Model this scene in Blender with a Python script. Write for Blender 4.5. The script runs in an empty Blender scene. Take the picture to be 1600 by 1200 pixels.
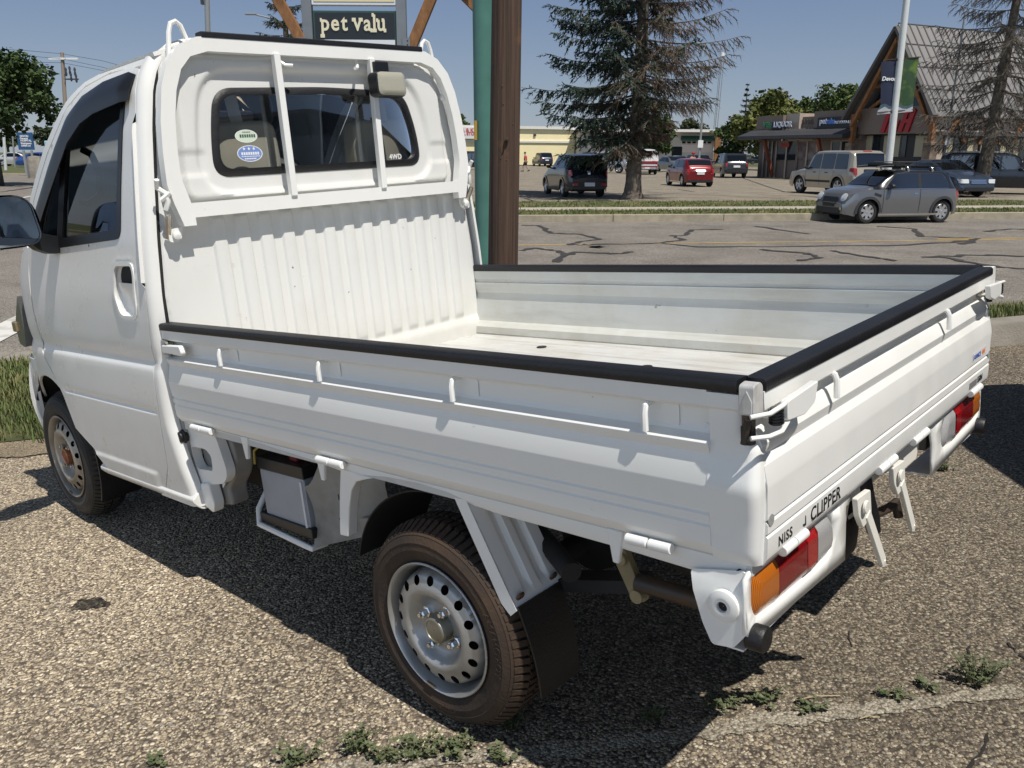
import bpy, bmesh, math, random
from math import radians as R, sin, cos, pi, sqrt
from mathutils import Vector as V, Matrix, noise, geometry
random.seed(7)
S = bpy.context.scene
COL = S.collection
# ------------------------------------------------------------------ camera
cam_d = bpy.data.cameras.new('camera'); cam = bpy.data.objects.new('camera', cam_d); COL.objects.link(cam)
cam_d.sensor_width = 36; cam_d.lens = 1330.73/1600*36
cam_d.shift_x = -(803.53-800)/1600; cam_d.shift_y = (615.05-600)/1600
cam_d.clip_start = .05; cam_d.clip_end = 3000
cam.matrix_world = Matrix(((0.99998177, -0.00603813, 0, 0), (0.00163687, 0.27108363, -0.96255441, 0), (0.00581203, 0.96253686, 0.27108857, 1.5), (0, 0, 0, 1)))
cam.location = (0, 0, 1.5)
S.camera = cam
# ------------------------------------------------------------------ sky, sun
SUN = V((0.2822, -0.3627, 0.8881)).normalized()
W = bpy.data.worlds.new('World'); S.world = W; W.use_nodes = True
nt = W.node_tree; bg = nt.nodes['Background']
sky = nt.nodes.new('ShaderNodeTexSky'); sky.sky_type = 'NISHITA'; sky.sun_disc = False
sky.sun_elevation = math.asin(SUN.z); sky.sun_rotation = math.atan2(SUN.x, SUN.y)
sky.altitude = 600; sky.air_density = 1.0; sky.dust_density = 0.5; sky.ozone_density = 2.2
def _n(k, **kw):
    n = nt.nodes.new(k)
    for a, v in kw.items():
        if hasattr(n, a): setattr(n, a, v)
        else: n.inputs[a].default_value = v
    return n
# cloud added unseen behind the camera as fill for the shaded gate, thin haze ahead
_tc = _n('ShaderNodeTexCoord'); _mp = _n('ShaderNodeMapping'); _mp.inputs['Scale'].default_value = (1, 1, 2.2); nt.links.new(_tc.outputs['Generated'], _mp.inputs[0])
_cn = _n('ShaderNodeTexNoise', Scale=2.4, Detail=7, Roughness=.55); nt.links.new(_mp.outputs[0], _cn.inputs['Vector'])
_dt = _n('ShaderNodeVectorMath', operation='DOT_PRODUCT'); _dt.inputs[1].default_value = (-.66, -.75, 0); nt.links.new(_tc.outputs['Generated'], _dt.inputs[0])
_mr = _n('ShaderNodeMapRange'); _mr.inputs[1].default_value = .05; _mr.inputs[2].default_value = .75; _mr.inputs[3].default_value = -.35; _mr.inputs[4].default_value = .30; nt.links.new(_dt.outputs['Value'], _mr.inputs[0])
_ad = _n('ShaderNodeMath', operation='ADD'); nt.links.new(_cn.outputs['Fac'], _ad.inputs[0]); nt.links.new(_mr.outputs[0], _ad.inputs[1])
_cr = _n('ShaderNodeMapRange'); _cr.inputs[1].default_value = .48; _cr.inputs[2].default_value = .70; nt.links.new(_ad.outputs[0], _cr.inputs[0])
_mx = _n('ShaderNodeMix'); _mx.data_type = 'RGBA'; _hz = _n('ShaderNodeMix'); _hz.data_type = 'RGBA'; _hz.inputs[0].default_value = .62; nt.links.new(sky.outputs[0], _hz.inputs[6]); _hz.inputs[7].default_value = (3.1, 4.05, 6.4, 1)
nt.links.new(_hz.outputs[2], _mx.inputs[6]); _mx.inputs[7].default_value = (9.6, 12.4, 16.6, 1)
# added cloud kept low for the gate; sky dimmed overhead to deepen ground shadow
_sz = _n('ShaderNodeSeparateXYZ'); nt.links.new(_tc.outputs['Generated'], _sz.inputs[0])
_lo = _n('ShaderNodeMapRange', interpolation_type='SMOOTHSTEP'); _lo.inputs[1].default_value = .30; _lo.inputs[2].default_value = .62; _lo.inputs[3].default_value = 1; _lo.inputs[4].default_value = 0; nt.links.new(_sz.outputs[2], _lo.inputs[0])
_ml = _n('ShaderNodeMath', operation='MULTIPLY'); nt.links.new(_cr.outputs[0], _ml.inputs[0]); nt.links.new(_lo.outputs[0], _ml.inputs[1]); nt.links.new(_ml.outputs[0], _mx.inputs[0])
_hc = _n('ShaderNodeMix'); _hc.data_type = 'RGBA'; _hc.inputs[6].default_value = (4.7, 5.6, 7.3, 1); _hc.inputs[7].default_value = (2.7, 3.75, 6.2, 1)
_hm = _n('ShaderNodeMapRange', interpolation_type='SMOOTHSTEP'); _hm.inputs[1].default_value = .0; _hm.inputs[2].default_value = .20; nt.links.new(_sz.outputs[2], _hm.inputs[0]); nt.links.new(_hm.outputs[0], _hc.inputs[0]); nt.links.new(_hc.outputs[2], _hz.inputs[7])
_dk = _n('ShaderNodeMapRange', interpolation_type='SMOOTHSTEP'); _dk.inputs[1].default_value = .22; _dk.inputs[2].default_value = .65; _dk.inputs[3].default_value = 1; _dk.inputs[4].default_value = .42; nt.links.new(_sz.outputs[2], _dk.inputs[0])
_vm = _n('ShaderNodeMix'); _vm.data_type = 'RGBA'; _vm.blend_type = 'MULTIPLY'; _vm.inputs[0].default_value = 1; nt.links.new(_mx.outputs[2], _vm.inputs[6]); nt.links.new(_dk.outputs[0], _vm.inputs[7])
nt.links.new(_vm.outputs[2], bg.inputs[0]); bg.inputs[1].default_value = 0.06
sl = bpy.data.lights.new('sun', 'SUN'); sl.energy = 4.2; sl.angle = R(.53); sl.color = (1, .955, .88)
so = bpy.data.objects.new('sun', sl); COL.objects.link(so); so.rotation_euler = SUN.to_track_quat('Z', 'Y').to_euler()
so.location = (20, -30, 60)
S.view_settings.view_transform = 'Standard'; S.view_settings.look = 'None'; S.view_settings.exposure = 0.2; S.view_settings.gamma = 1
S.cycles.max_bounces = 8; S.cycles.transparent_max_bounces = 16; S.cycles.caustics_reflective = False; S.cycles.caustics_refractive = False

# ------------------------------------------------------------------ materials
MATS = {}
def mat(name, col, rough=.5, metal=0., coat=0., var=0., vscale=4., col2=None, bump=0., bscale=60., spec=None, detail=5, stops=(.35, .7)):
    if name in MATS: return MATS[name]
    m = bpy.data.materials.new(name); m.use_nodes = True; t = m.node_tree; N = t.nodes; b = N['Principled BSDF']
    b.inputs['Roughness'].default_value = rough; b.inputs['Metallic'].default_value = metal
    b.inputs['Coat Weight'].default_value = coat; b.inputs['Coat Roughness'].default_value = .08
    if spec is not None: b.inputs['Specular IOR Level'].default_value = spec
    c = tuple(col)+(1,)
    tc = N.new('ShaderNodeTexCoord')
    if var or col2:
        n = N.new('ShaderNodeTexNoise'); n.inputs['Scale'].default_value = vscale; n.inputs['Detail'].default_value = detail
        t.links.new(tc.outputs['Object'], n.inputs['Vector'])
        r = N.new('ShaderNodeValToRGB'); r.color_ramp.elements[0].position = stops[0]; r.color_ramp.elements[1].position = stops[1]
        c2 = tuple(col2)+(1,) if col2 else tuple(x*(1-var) for x in col)+(1,)
        r.color_ramp.elements[0].color = c; r.color_ramp.elements[1].color = c2
        t.links.new(n.outputs['Fac'], r.inputs['Fac']); t.links.new(r.outputs['Color'], b.inputs['Base Color'])
    else: b.inputs['Base Color'].default_value = c
    if bump:
        n = N.new('ShaderNodeTexNoise'); n.inputs['Scale'].default_value = bscale; n.inputs['Detail'].default_value = 4
        t.links.new(tc.outputs['Object'], n.inputs['Vector'])
        bp = N.new('ShaderNodeBump'); bp.inputs['Strength'].default_value = bump; bp.inputs['Distance'].default_value = .01
        t.links.new(n.outputs['Fac'], bp.inputs['Height']); t.links.new(bp.outputs['Normal'], b.inputs['Normal'])
    MATS[name] = m
    return m
def nd(t, kind, **kw):
    n = t.nodes.new(kind)
    for k, v in kw.items():
        if hasattr(n, k): setattr(n, k, v)
        else: n.inputs[k].default_value = v
    return n
def ramp(t, src, stops):
    r = t.nodes.new('ShaderNodeValToRGB'); e = r.color_ramp.elements
    while len(e) < len(stops): e.new(.5)
    for i, (p, c) in enumerate(stops):
        e[i].position = p; e[i].color = (tuple(c)+(1,)) if not isinstance(c, (int, float)) else (c, c, c, 1)
    t.links.new(src, r.inputs['Fac']); return r.outputs['Color']
def mix(t, fac, a, b, mode='MIX'):
    m = t.nodes.new('ShaderNodeMix'); m.data_type = 'RGBA'; m.blend_type = mode
    for i, x in ((0, fac), (6, a), (7, b)):
        if isinstance(x, (int, float)): m.inputs[i].default_value = x
        elif isinstance(x, tuple): m.inputs[i].default_value = x+(1,) if len(x) == 3 else x
        else: t.links.new(x, m.inputs[i])
    return m.outputs[2]
def glass(name, tint=(.9, .95, .93), rough=0., mixf=.12):
    if name in MATS: return MATS[name]
    m = bpy.data.materials.new(name); m.use_nodes = True; t = m.node_tree; t.nodes.clear()
    o = t.nodes.new('ShaderNodeOutputMaterial'); tr = nd(t, 'ShaderNodeBsdfTransparent'); tr.inputs[0].default_value = tint+(1,)
    gl = nd(t, 'ShaderNodeBsdfGlossy'); gl.inputs['Roughness'].default_value = rough; gl.inputs[0].default_value = (1, 1, 1, 1)
    fr = nd(t, 'ShaderNodeFresnel'); fr.inputs[0].default_value = 1.5
    mx = t.nodes.new('ShaderNodeMixShader'); ad = nd(t, 'ShaderNodeMath', operation='ADD'); ad.inputs[1].default_value = mixf
    ad.use_clamp = True
    t.links.new(fr.outputs[0], ad.inputs[0]); t.links.new(ad.outputs[0], mx.inputs[0]); t.links.new(tr.outputs[0], mx.inputs[1]); t.links.new(gl.outputs[0], mx.inputs[2])
    t.links.new(mx.outputs[0], o.inputs[0]); MATS[name] = m
    return m

# ------------------------------------------------------------------ mesh helpers
def interp(x, pts):
    if x <= pts[0][0]: return pts[0][1]
    for (a, b), (c, d) in zip(pts, pts[1:]):
        if x <= c: return b+(d-b)*(x-a)/(c-a)
    return pts[-1][1]
def smooth(x, a, b):
    t = min(1, max(0, (x-a)/(b-a))); return t*t*(3-2*t)
def inside(p, poly):
    x, y = p; c = False; j = len(poly)-1
    for i in range(len(poly)):
        xi, yi = poly[i]; xj, yj = poly[j]
        if (yi > y) != (yj > y) and x < (xj-xi)*(y-yi)/(yj-yi)+xi: c = not c
        j = i
    return c
def pdist(p, poly):
    best = 9e9; px, py = p
    for i in range(len(poly)):
        ax, ay = poly[i-1]; bx, by = poly[i]; dx, dy = bx-ax, by-ay; l = dx*dx+dy*dy
        t = 0 if l == 0 else max(0, min(1, ((px-ax)*dx+(py-ay)*dy)/l))
        best = min(best, (px-ax-t*dx)**2+(py-ay-t*dy)**2)
    return sqrt(best)
def rrect(cx, cy, w, h, r, n=6):
    out = []
    for (sx, sy, a0) in ((1, 1, 0), (-1, 1, 90), (-1, -1, 180), (1, -1, 270)):
        for i in range(n+1):
            a = R(a0+90*i/n); out.append((cx+sx*(w/2-r)+r*cos(a), cy+sy*(h/2-r)+r*sin(a)))
    return out
def circ(cx, cy, r, n=24, ry=None):
    return [(cx+r*cos(2*pi*i/n), cy+(ry or r)*sin(2*pi*i/n)) for i in range(n)]
def dens(poly, s):
    out = []
    for i in range(len(poly)):
        a, b = poly[i], poly[(i+1) % len(poly)]; L = math.hypot(b[0]-a[0], b[1]-a[1]); k = max(1, int(L/s))
        for j in range(k): out.append((a[0]+(b[0]-a[0])*j/k, a[1]+(b[1]-a[1])*j/k))
    return out
def roundpoly(poly, r, n=5):
    out = []
    for i in range(len(poly)):
        p0, p1, p2 = V(poly[i-1]), V(poly[i]), V(poly[(i+1) % len(poly)])
        rr = r[i] if isinstance(r, (list, tuple)) else r
        d0 = p0-p1; d2 = p2-p1; k = min(rr, d0.length*.45, d2.length*.45)
        a = p1+d0.normalized()*k; b = p1+d2.normalized()*k
        for j in range(n+1):
            t = j/n; q = a*(1-t)**2+p1*2*t*(1-t)+b*t*t; out.append((q.x, q.y))
    return out
class MB:
    def __init__(s): s.v = []; s.f = []
    def add(s, vs, fs):
        o = len(s.v); s.v += [tuple(p) for p in vs]; s.f += [tuple(i+o for i in f) for f in fs]; return s
    def box(s, c, d, rot=None):
        c = V(c); pts = []
        for x in (-1, 1):
            for y in (-1, 1):
                for z in (-1, 1):
                    p = V((x*d[0]/2, y*d[1]/2, z*d[2]/2))
                    if rot is not None: p = rot @ p
                    pts.append(c+p)
        return s.add(pts, [(0, 1, 3, 2), (4, 6, 7, 5), (0, 4, 5, 1), (2, 3, 7, 6), (0, 2, 6, 4), (1, 5, 7, 3)])
    def span(s, a, b):
        return s.box([(a[i]+b[i])/2 for i in range(3)], [abs(b[i]-a[i]) for i in range(3)])
    def beam(s, p, q, w, h, up=(0, 0, 1)):
        p, q = V(p), V(q); d = (q-p); L = d.length; d.normalize(); u = V(up)
        if abs(d.dot(u)) > .98: u = V((1, 0, 0))
        x = d.cross(u).normalized(); y = x.cross(d)
        pts = []
        for P in (p, q):
            for a, b in ((-1, -1), (1, -1), (1, 1), (-1, 1)): pts.append(P+x*a*w/2+y*b*h/2)
        return s.add(pts, [(3, 2, 1, 0), (4, 5, 6, 7), (0, 1, 5, 4), (1, 2, 6, 5), (2, 3, 7, 6), (3, 0, 4, 7)])
    def tube(s, pts, r, n=8, cap=True):
        pts = [V(p) for p in pts]; m = len(pts); rs = r if isinstance(r, (list, tuple)) else [r]*m
        rings = []; prev = None
        for i, p in enumerate(pts):
            d = (pts[min(i+1, m-1)]-pts[max(i-1, 0)]).normalized()
            if prev is None:
                u = V((0, 0, 1)) if abs(d.z) < .9 else V((1, 0, 0)); x = d.cross(u).normalized()
            else: x = (prev-d*prev.dot(d)).normalized()
            prev = x; y = d.cross(x)
            rings.append([p+(x*cos(2*pi*k/n)+y*sin(2*pi*k/n))*rs[i] for k in range(n)])
        return s.loft(rings, True, cap)
    def loft(s, rings, closed=True, cap=True):
        n = len(rings[0]); vs = [p for r_ in rings for p in r_]; fs = []
        for i in range(len(rings)-1):
            for k in range(n if closed else n-1):
                a = i*n+k; b = i*n+(k+1) % n; fs.append((a, b, b+n, a+n))
        if cap and closed: fs.append(tuple(range(n-1, -1, -1))); fs.append(tuple((len(rings)-1)*n+k for k in range(n)))
        return s.add(vs, fs)
    def lathe(s, prof, o, d, n=32, cap=False):
        o = V(o); d = V(d).normalized(); u = V((0, 0, 1)) if abs(d.z) < .9 else V((1, 0, 0)); x = d.cross(u).normalized(); y = d.cross(x)
        return s.loft([[o+d*h+(x*cos(2*pi*k/n)+y*sin(2*pi*k/n))*r for k in range(n)] for r, h in prof], True, cap)
    def ext(s, poly, axis, c0, c1, cap=True):
        def P(a, b, c): return {'x': (c, a, b), 'y': (a, c, b), 'z': (a, b, c)}[axis]
        return s.loft([[P(a, b, c) for a, b in poly] for c in (c0, c1)], True, cap)
    def grid(s, fn, nu, nv):
        vs = [fn(i/nu, j/nv) for i in range(nu+1) for j in range(nv+1)]
        return s.add(vs, [(i*(nv+1)+j, (i+1)*(nv+1)+j, (i+1)*(nv+1)+j+1, i*(nv+1)+j+1) for i in range(nu) for j in range(nv)])
    def panel(s, outer, fn, holes=(), sp=.04, edge=None, extra=(), ymin=-1e9):
        edge = edge or sp
        pts = []; edges = []
        for poly in [outer]+list(holes):
            q = dens(poly, edge); o = len(pts); pts += q; edges += [(o+i, o+(i+1) % len(q)) for i in range(len(q))]
        pts += [p for p in extra if inside(p, outer) and not any(inside(p, h) for h in holes) and pdist(p, outer) > sp*.2 and all(pdist(p, h) > sp*.2 for h in holes)]
        xs = [p[0] for p in outer]; ys = [p[1] for p in outer]
        j = 0; y = max(min(ys), ymin)
        while y < max(ys):
            x = min(xs)+(sp/2 if j % 2 else 0)
            while x < max(xs):
                if inside((x, y), outer) and not any(inside((x, y), h) for h in holes) and pdist((x, y), outer) > sp*.45 and all(pdist((x, y), h) > sp*.45 for h in holes): pts.append((x, y))
                x += sp
            y += sp*.87; j += 1
        r = geometry.delaunay_2d_cdt([V(p) for p in pts], edges, [], 0, 1e-6)
        vv, ff = r[0], r[2]; keep = []
        for f in ff:
            c = ((vv[f[0]].x+vv[f[1]].x+vv[f[2]].x)/3, (vv[f[0]].y+vv[f[1]].y+vv[f[2]].y)/3)
            if inside(c, outer) and not any(inside(c, h) for h in holes): keep.append(tuple(f))
        return s.add([fn(p.x, p.y) for p in vv], keep)
    def build(s, name, m, parent=None, smooth=40, bevel=None, solid=None, recalc=True, sharp=None, seg=2, out=None):
        me = bpy.data.meshes.new(name); me.from_pydata(s.v, [], s.f)
        if recalc:
            bm = bmesh.new(); bm.from_mesh(me); bmesh.ops.remove_doubles(bm, verts=bm.verts, dist=1e-5); bmesh.ops.recalc_face_normals(bm, faces=bm.faces); bm.to_mesh(me); bm.free()
        me.materials.append(m) if m else None
        if out is not None:
            o_ = V(out)
            if sum(p.normal.dot(o_)*p.area for p in me.polygons) < 0: me.flip_normals()
        if smooth:
            me.polygons.foreach_set('use_smooth', [True]*len(me.polygons)); me.set_sharp_from_angle(angle=R(smooth))
        o = bpy.data.objects.new(name, me); COL.objects.link(o)
        if parent is not None: o.parent = parent
        if solid:
            md = o.modifiers.new('s', 'SOLIDIFY'); md.thickness = abs(solid); md.offset = 1 if solid > 0 else -1
            if smooth and not bevel: md = o.modifiers.new('e', 'EDGE_SPLIT'); md.split_angle = R(min(smooth, 50)); md.use_edge_sharp = False
        if bevel:
            md = o.modifiers.new('b', 'BEVEL'); md.width = bevel; md.segments = seg; md.limit_method = 'ANGLE'; md.angle_limit = R(35); md.harden_normals = True
        return o
def thing(name, label, cat, loc=(0, 0, 0), rz=0, group=None, kind=None):
    o = bpy.data.objects.new(name, None); COL.objects.link(o); o.location = loc; o.rotation_euler = (0, 0, rz); o.empty_display_size = .2
    tag(o, label, cat, group, kind); return o
def tag(o, label=None, cat=None, group=None, kind=None):
    for k, v in (('label', label), ('category', cat), ('group', group), ('kind', kind)):
        if v: o[k] = v
    return o
def struct(o): o['kind'] = 'structure'; return o
def kids(o): return [c for c in o.children]
def copy_tree(o, loc=None, rz=None, label=None):
    def rec(a, p):
        c = a.copy(); COL.objects.link(c)
        if p is not None: c.parent = p
        for ch in kids(a): rec(ch, c)
        return c
    c = rec(o, None)
    if loc is not None: c.location = loc
    if rz is not None: c.rotation_euler = (0, 0, rz)
    if label: c['label'] = label
    return c
def text_mb(txt, size, fn, depth=.002, offset=0., shear=0., spacing=1., mb=None):
    """letters as solid geometry; fn maps (u, v, w) to a point (u along, v up, w out)"""
    cu = bpy.data.curves.new('t', 'FONT'); cu.body = txt; cu.size = size; cu.extrude = depth/2; cu.offset = offset; cu.shear = shear
    cu.space_character = spacing; cu.resolution_u = 3
    o = bpy.data.objects.new('t', cu); COL.objects.link(o); bpy.context.view_layer.update()
    me = bpy.data.meshes.new_from_object(o.evaluated_get(bpy.context.evaluated_depsgraph_get()))
    mb = mb or MB()
    mb.add([fn(v.co.x, v.co.y, v.co.z+depth/2) for v in me.vertices], [tuple(p.vertices) for p in me.polygons])
    w = max([v.co.x for v in me.vertices]+[0])
    bpy.data.objects.remove(o); bpy.data.curves.remove(cu); bpy.data.meshes.remove(me)
    return mb, w
# ------------------------------------------------------------------ paint and truck materials
def paint(name, base, dirt=(.42, .37, .29), amt=.35, scr=0., lowdirt=None, rough=.32, coat=.25, rust=0., bump=0., smap=(14, 34, 22), streak=0.):
    m = bpy.data.materials.new(name); m.use_nodes = True; t = m.node_tree; b = t.nodes['Principled BSDF']
    b.inputs['Roughness'].default_value = rough; b.inputs['Coat Weight'].default_value = coat; b.inputs['Coat Roughness'].default_value = .12
    tc = nd(t, 'ShaderNodeTexCoord').outputs['Object']
    n1 = nd(t, 'ShaderNodeTexNoise', Scale=2.6, Detail=8, Roughness=.65); t.links.new(tc, n1.inputs['Vector'])
    f1 = ramp(t, n1.outputs['Fac'], [(.48, 0.), (.8, amt)])
    c = mix(t, f1, tuple(base), tuple(dirt))
    if lowdirt:                      # mud film thrown up from the road
        sp = nd(t, 'ShaderNodeSeparateXYZ'); t.links.new(tc, sp.inputs[0])
        mr = nd(t, 'ShaderNodeMapRange'); mr.inputs[1].default_value = lowdirt[0]; mr.inputs[2].default_value = lowdirt[1]; mr.inputs[3].default_value = lowdirt[2]; mr.inputs[4].default_value = 0
        t.links.new(sp.outputs[2], mr.inputs[0])
        n4 = nd(t, 'ShaderNodeTexNoise', Scale=14, Detail=6); t.links.new(tc, n4.inputs['Vector'])
        mm = nd(t, 'ShaderNodeMath', operation='MULTIPLY'); t.links.new(mr.outputs[0], mm.inputs[0]); t.links.new(ramp(t, n4.outputs['Fac'], [(.3, .35), (.65, 1.)]), mm.inputs[1])
        c = mix(t, mm.outputs[0], c, tuple(dirt))
    if scr:                          # chips and scuffs
        mp = nd(t, 'ShaderNodeMapping'); mp.inputs['Scale'].default_value = smap; t.links.new(tc, mp.inputs[0])
        n2 = nd(t, 'ShaderNodeTexNoise', Scale=1., Detail=3, Roughness=.7); t.links.new(mp.outputs[0], n2.inputs['Vector'])
        n3 = nd(t, 'ShaderNodeTexNoise', Scale=1.7, Detail=2); t.links.new(tc, n3.inputs['Vector'])
        a1 = ramp(t, n2.outputs['Fac'], [(.70, 0.), (.73, 1.)]); a2 = ramp(t, n3.outputs['Fac'], [(.50, 0.), (.62, scr)])
        mm = nd(t, 'ShaderNodeMath', operation='MULTIPLY'); t.links.new(a1, mm.inputs[0]); t.links.new(a2, mm.inputs[1])
        c = mix(t, mm.outputs[0], c, (.09, .08, .07))
    if streak:                       # grey wear running along the bed
        mp2 = nd(t, 'ShaderNodeMapping'); mp2.inputs['Scale'].default_value = (1.3, 26, 9); t.links.new(tc, mp2.inputs[0])
        n8 = nd(t, 'ShaderNodeTexNoise', Scale=1., Detail=6, Roughness=.7); t.links.new(mp2.outputs[0], n8.inputs['Vector'])
        c = mix(t, ramp(t, n8.outputs['Fac'], [(.50, 0.), (.72, streak)]), c, (.27, .26, .235))
    if rust:
        n5 = nd(t, 'ShaderNodeTexNoise', Scale=5.5, Detail=8, Roughness=.7); t.links.new(tc, n5.inputs['Vector'])
        c = mix(t, ramp(t, n5.outputs['Fac'], [(.66, 0.), (.74, rust)]), c, (.30, .13, .045))
    t.links.new(c, b.inputs['Base Color'])
    n6 = nd(t, 'ShaderNodeTexNoise', Scale=9, Detail=5); t.links.new(tc, n6.inputs['Vector'])
    t.links.new(ramp(t, n6.outputs['Fac'], [(.3, rough-.06), (.7, rough+.18)]), b.inputs['Roughness'])
    bp = nd(t, 'ShaderNodeBump'); bp.inputs['Strength'].default_value = .035+bump; bp.inputs['Distance'].default_value = .02
    n7 = nd(t, 'ShaderNodeTexNoise', Scale=3.2, Detail=2); t.links.new(tc, n7.inputs['Vector']); t.links.new(n7.outputs['Fac'], bp.inputs['Height']); t.links.new(bp.outputs['Normal'], b.inputs['Normal'])
    MATS[name] = m; return m
WHITE = (.80, .80, .775)
P_side = paint('white paint', WHITE, amt=.06, lowdirt=(.32, .70, .30), rough=.30, coat=.35)
P_gate = paint('white gate paint', WHITE, amt=.10, scr=.35, rough=.36, coat=.2)
P_bed = paint('scuffed bed paint', (.70, .70, .675), dirt=(.47, .44, .37), amt=.28, lowdirt=(.63, .84, .5), scr=.9, rust=.5, rough=.45, coat=.08)
P_floor = paint('worn floor paint', (.57, .57, .555), dirt=(.40, .35, .27), amt=.7, scr=1., rust=.6, rough=.5, coat=0., smap=(5, 60, 22), streak=.95)
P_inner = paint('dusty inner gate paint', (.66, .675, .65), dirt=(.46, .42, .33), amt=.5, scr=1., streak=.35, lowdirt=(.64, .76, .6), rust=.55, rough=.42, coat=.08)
P_under = paint('dirty chassis paint', (.34, .335, .315), dirt=(.09, .075, .06), amt=.9, scr=1., rust=.6, lowdirt=(.25, .66, .75), rough=.55, coat=0.)
P_hitch = paint('muddy hitch paint', (.72, .70, .64), dirt=(.36, .30, .20), amt=.7, scr=.9, rust=.6, rough=.6, coat=0.)
P_rack = paint('white rack paint', WHITE, amt=.12, scr=.35, rust=.25, rough=.35, coat=.2)
BLACKR = mat('black rubber', (.009, .009, .011), rough=.5, var=.4, vscale=9, bump=.15, bscale=150)
BLACKP = mat('black plastic', (.012, .013, .016), rough=.38, var=.3)
DARK = mat('dark underbody', (.016, .016, .017), rough=.8, var=.5, vscale=6)
STEELD = mat('dark steel', (.07, .065, .06), rough=.55, metal=.6, col2=(.12, .06, .03), vscale=16)
TAN = mat('primed shackle', (.30, .25, .14), rough=.6, var=.4, vscale=12)
ZINC = mat('zinc latch metal', (.52, .52, .50), rough=.35, metal=.85, col2=(.35, .28, .2), vscale=25)
RUBT = mat('tyre rubber black', (.022, .021, .02), rough=.75, col2=(.045, .04, .034), vscale=7, bump=.2, bscale=90)
RUBB = mat('tyre rubber brown dust', (.056, .033, .019), rough=.85, col2=(.020, .016, .013), vscale=6, bump=.25, bscale=110)
RIM = mat('silver steel wheel', (.42, .43, .43), rough=.42, metal=.55, col2=(.30, .29, .27), vscale=8, bump=.05)
RIMD = mat('dusty steel wheel', (.40, .38, .34), rough=.5, metal=.4, col2=(.22, .18, .13), vscale=7)
BRASS = mat('hub cap metal', (.36, .35, .30), rough=.4, metal=.6, col2=(.22, .20, .14), vscale=20)
RUSTO = mat('rusty hub', (.32, .11, .04), rough=.75, col2=(.12, .05, .025), vscale=30)
CHROME = mat('bright chrome', (.8, .8, .8), rough=.12, metal=1)
SEAT = mat('beige seat vinyl', (.46, .41, .33), rough=.6, var=.2, vscale=6, bump=.1, bscale=200)
DASH = mat('grey dash plastic', (.11, .11, .11), rough=.6)
TRIMG = mat('grey trim', (.30, .30, .29), rough=.6)
GL_T = glass('tinted cab glass', (.86, .91, .88), mixf=.03)
GL_R = glass('rear cab glass', (.80, .83, .83), mixf=.02)
MIRR = mat('mirror silver', (.78, .82, .86), rough=.02, metal=1)
def lens(name, c, rough=.12):
    m = mat(name, c, rough=rough, coat=.6)
    t = m.node_tree; b = t.nodes['Principled BSDF']; b.inputs['Subsurface Weight'].default_value = 0.0
    tc = nd(t, 'ShaderNodeTexCoord'); w = nd(t, 'ShaderNodeTexWave', Scale=95.); w.bands_direction = 'Y'; t.links.new(tc.outputs['Object'], w.inputs['Vector'])
    bp = nd(t, 'ShaderNodeBump'); bp.inputs['Strength'].default_value = .35; bp.inputs['Distance'].default_value = .004
    t.links.new(w.outputs['Fac'], bp.inputs['Height']); t.links.new(bp.outputs['Normal'], b.inputs['Normal']); t.links.new(ramp(t, w.outputs['Fac'], [(.2, tuple(k*.62 for k in c)), (.8, tuple(min(.9, k*1.35) for k in c))]), b.inputs['Base Color']); return m
L_AMB = lens('amber lens', (.46, .125, .008)); L_RED = lens('red lens', (.20, .004, .006)); L_CLR = lens('clear lens', (.42, .42, .42))
L_RED2 = lens('bright red reflector', (.36, .008, .010))
INK = mat('black lettering', (.015, .015, .016), rough=.4)
YEL = mat('cream lens', (.60, .57, .45), rough=.2, coat=.5)
STK_G = mat('pale green sticker', (.58, .68, .56), rough=.5); STK_B = mat('blue sticker', (.17, .27, .58), rough=.5)
STK_W = mat('white ink', (.8, .8, .8), rough=.5); STK_GD = mat('dark green ink', (.05, .09, .06), rough=.5)
STK_O = mat('orange ink', (.75, .22, .06), rough=.5); STK_BL = mat('blue ink', (.05, .1, .4), rough=.5); GREYINK = mat('grey badge', (.2, .2, .2), rough=.4)

# ------------------------------------------------------------------ the truck; its own frame: x forward from the tailgate, y left, z up
TM = Matrix(((-0.74409162, -0.66184136, -0.09106963, 0.93732893), (0.66237801, -0.74862512, 0.02856219, 1.79723808), (-0.08708065, -0.03906964, 0.99543484, 0.24483395), (0, 0, 0, 1)))
truck = thing('pickup_truck', 'small white cab-over pickup truck with an empty low cargo bed, parked in front', 'truck')
truck.matrix_world = TM; truck.location = TM.to_translation(); truck.rotation_euler = TM.to_euler()

TUMB = [(.30, .722), (.45, .732), (.60, .7365), (.72, .7375), (.775, .736), (.795, .7335), (.806, .7275), (.814, .7245), (.824, .7238), (.838, .7265), (.855, .7300), (.88, .7315), (.95, .7312), (1.03, .728), (1.20, .712), (1.36, .690), (1.53, .664), (1.64, .640), (1.70, .615), (1.76, .57), (1.79, .50)]
def ysid(x, z):
    y = interp(z, TUMB)
    if x > 2.75: y -= .16*(x-2.75)**2+ (.9*(x-3.15)**2 if x > 3.15 else 0)
    # pressed lines on the door
    if 2.06 < x < 2.85: y -= smooth(x, 2.085, 2.10)*.0055*(smooth(z, .643, .650)-smooth(z, .651, .668))
    if 2.05 < x < 2.75: y += .006*smooth(x, 2.17, 2.2)*(1-smooth(z, .418, .432))
    # handle dish
    return y
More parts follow.
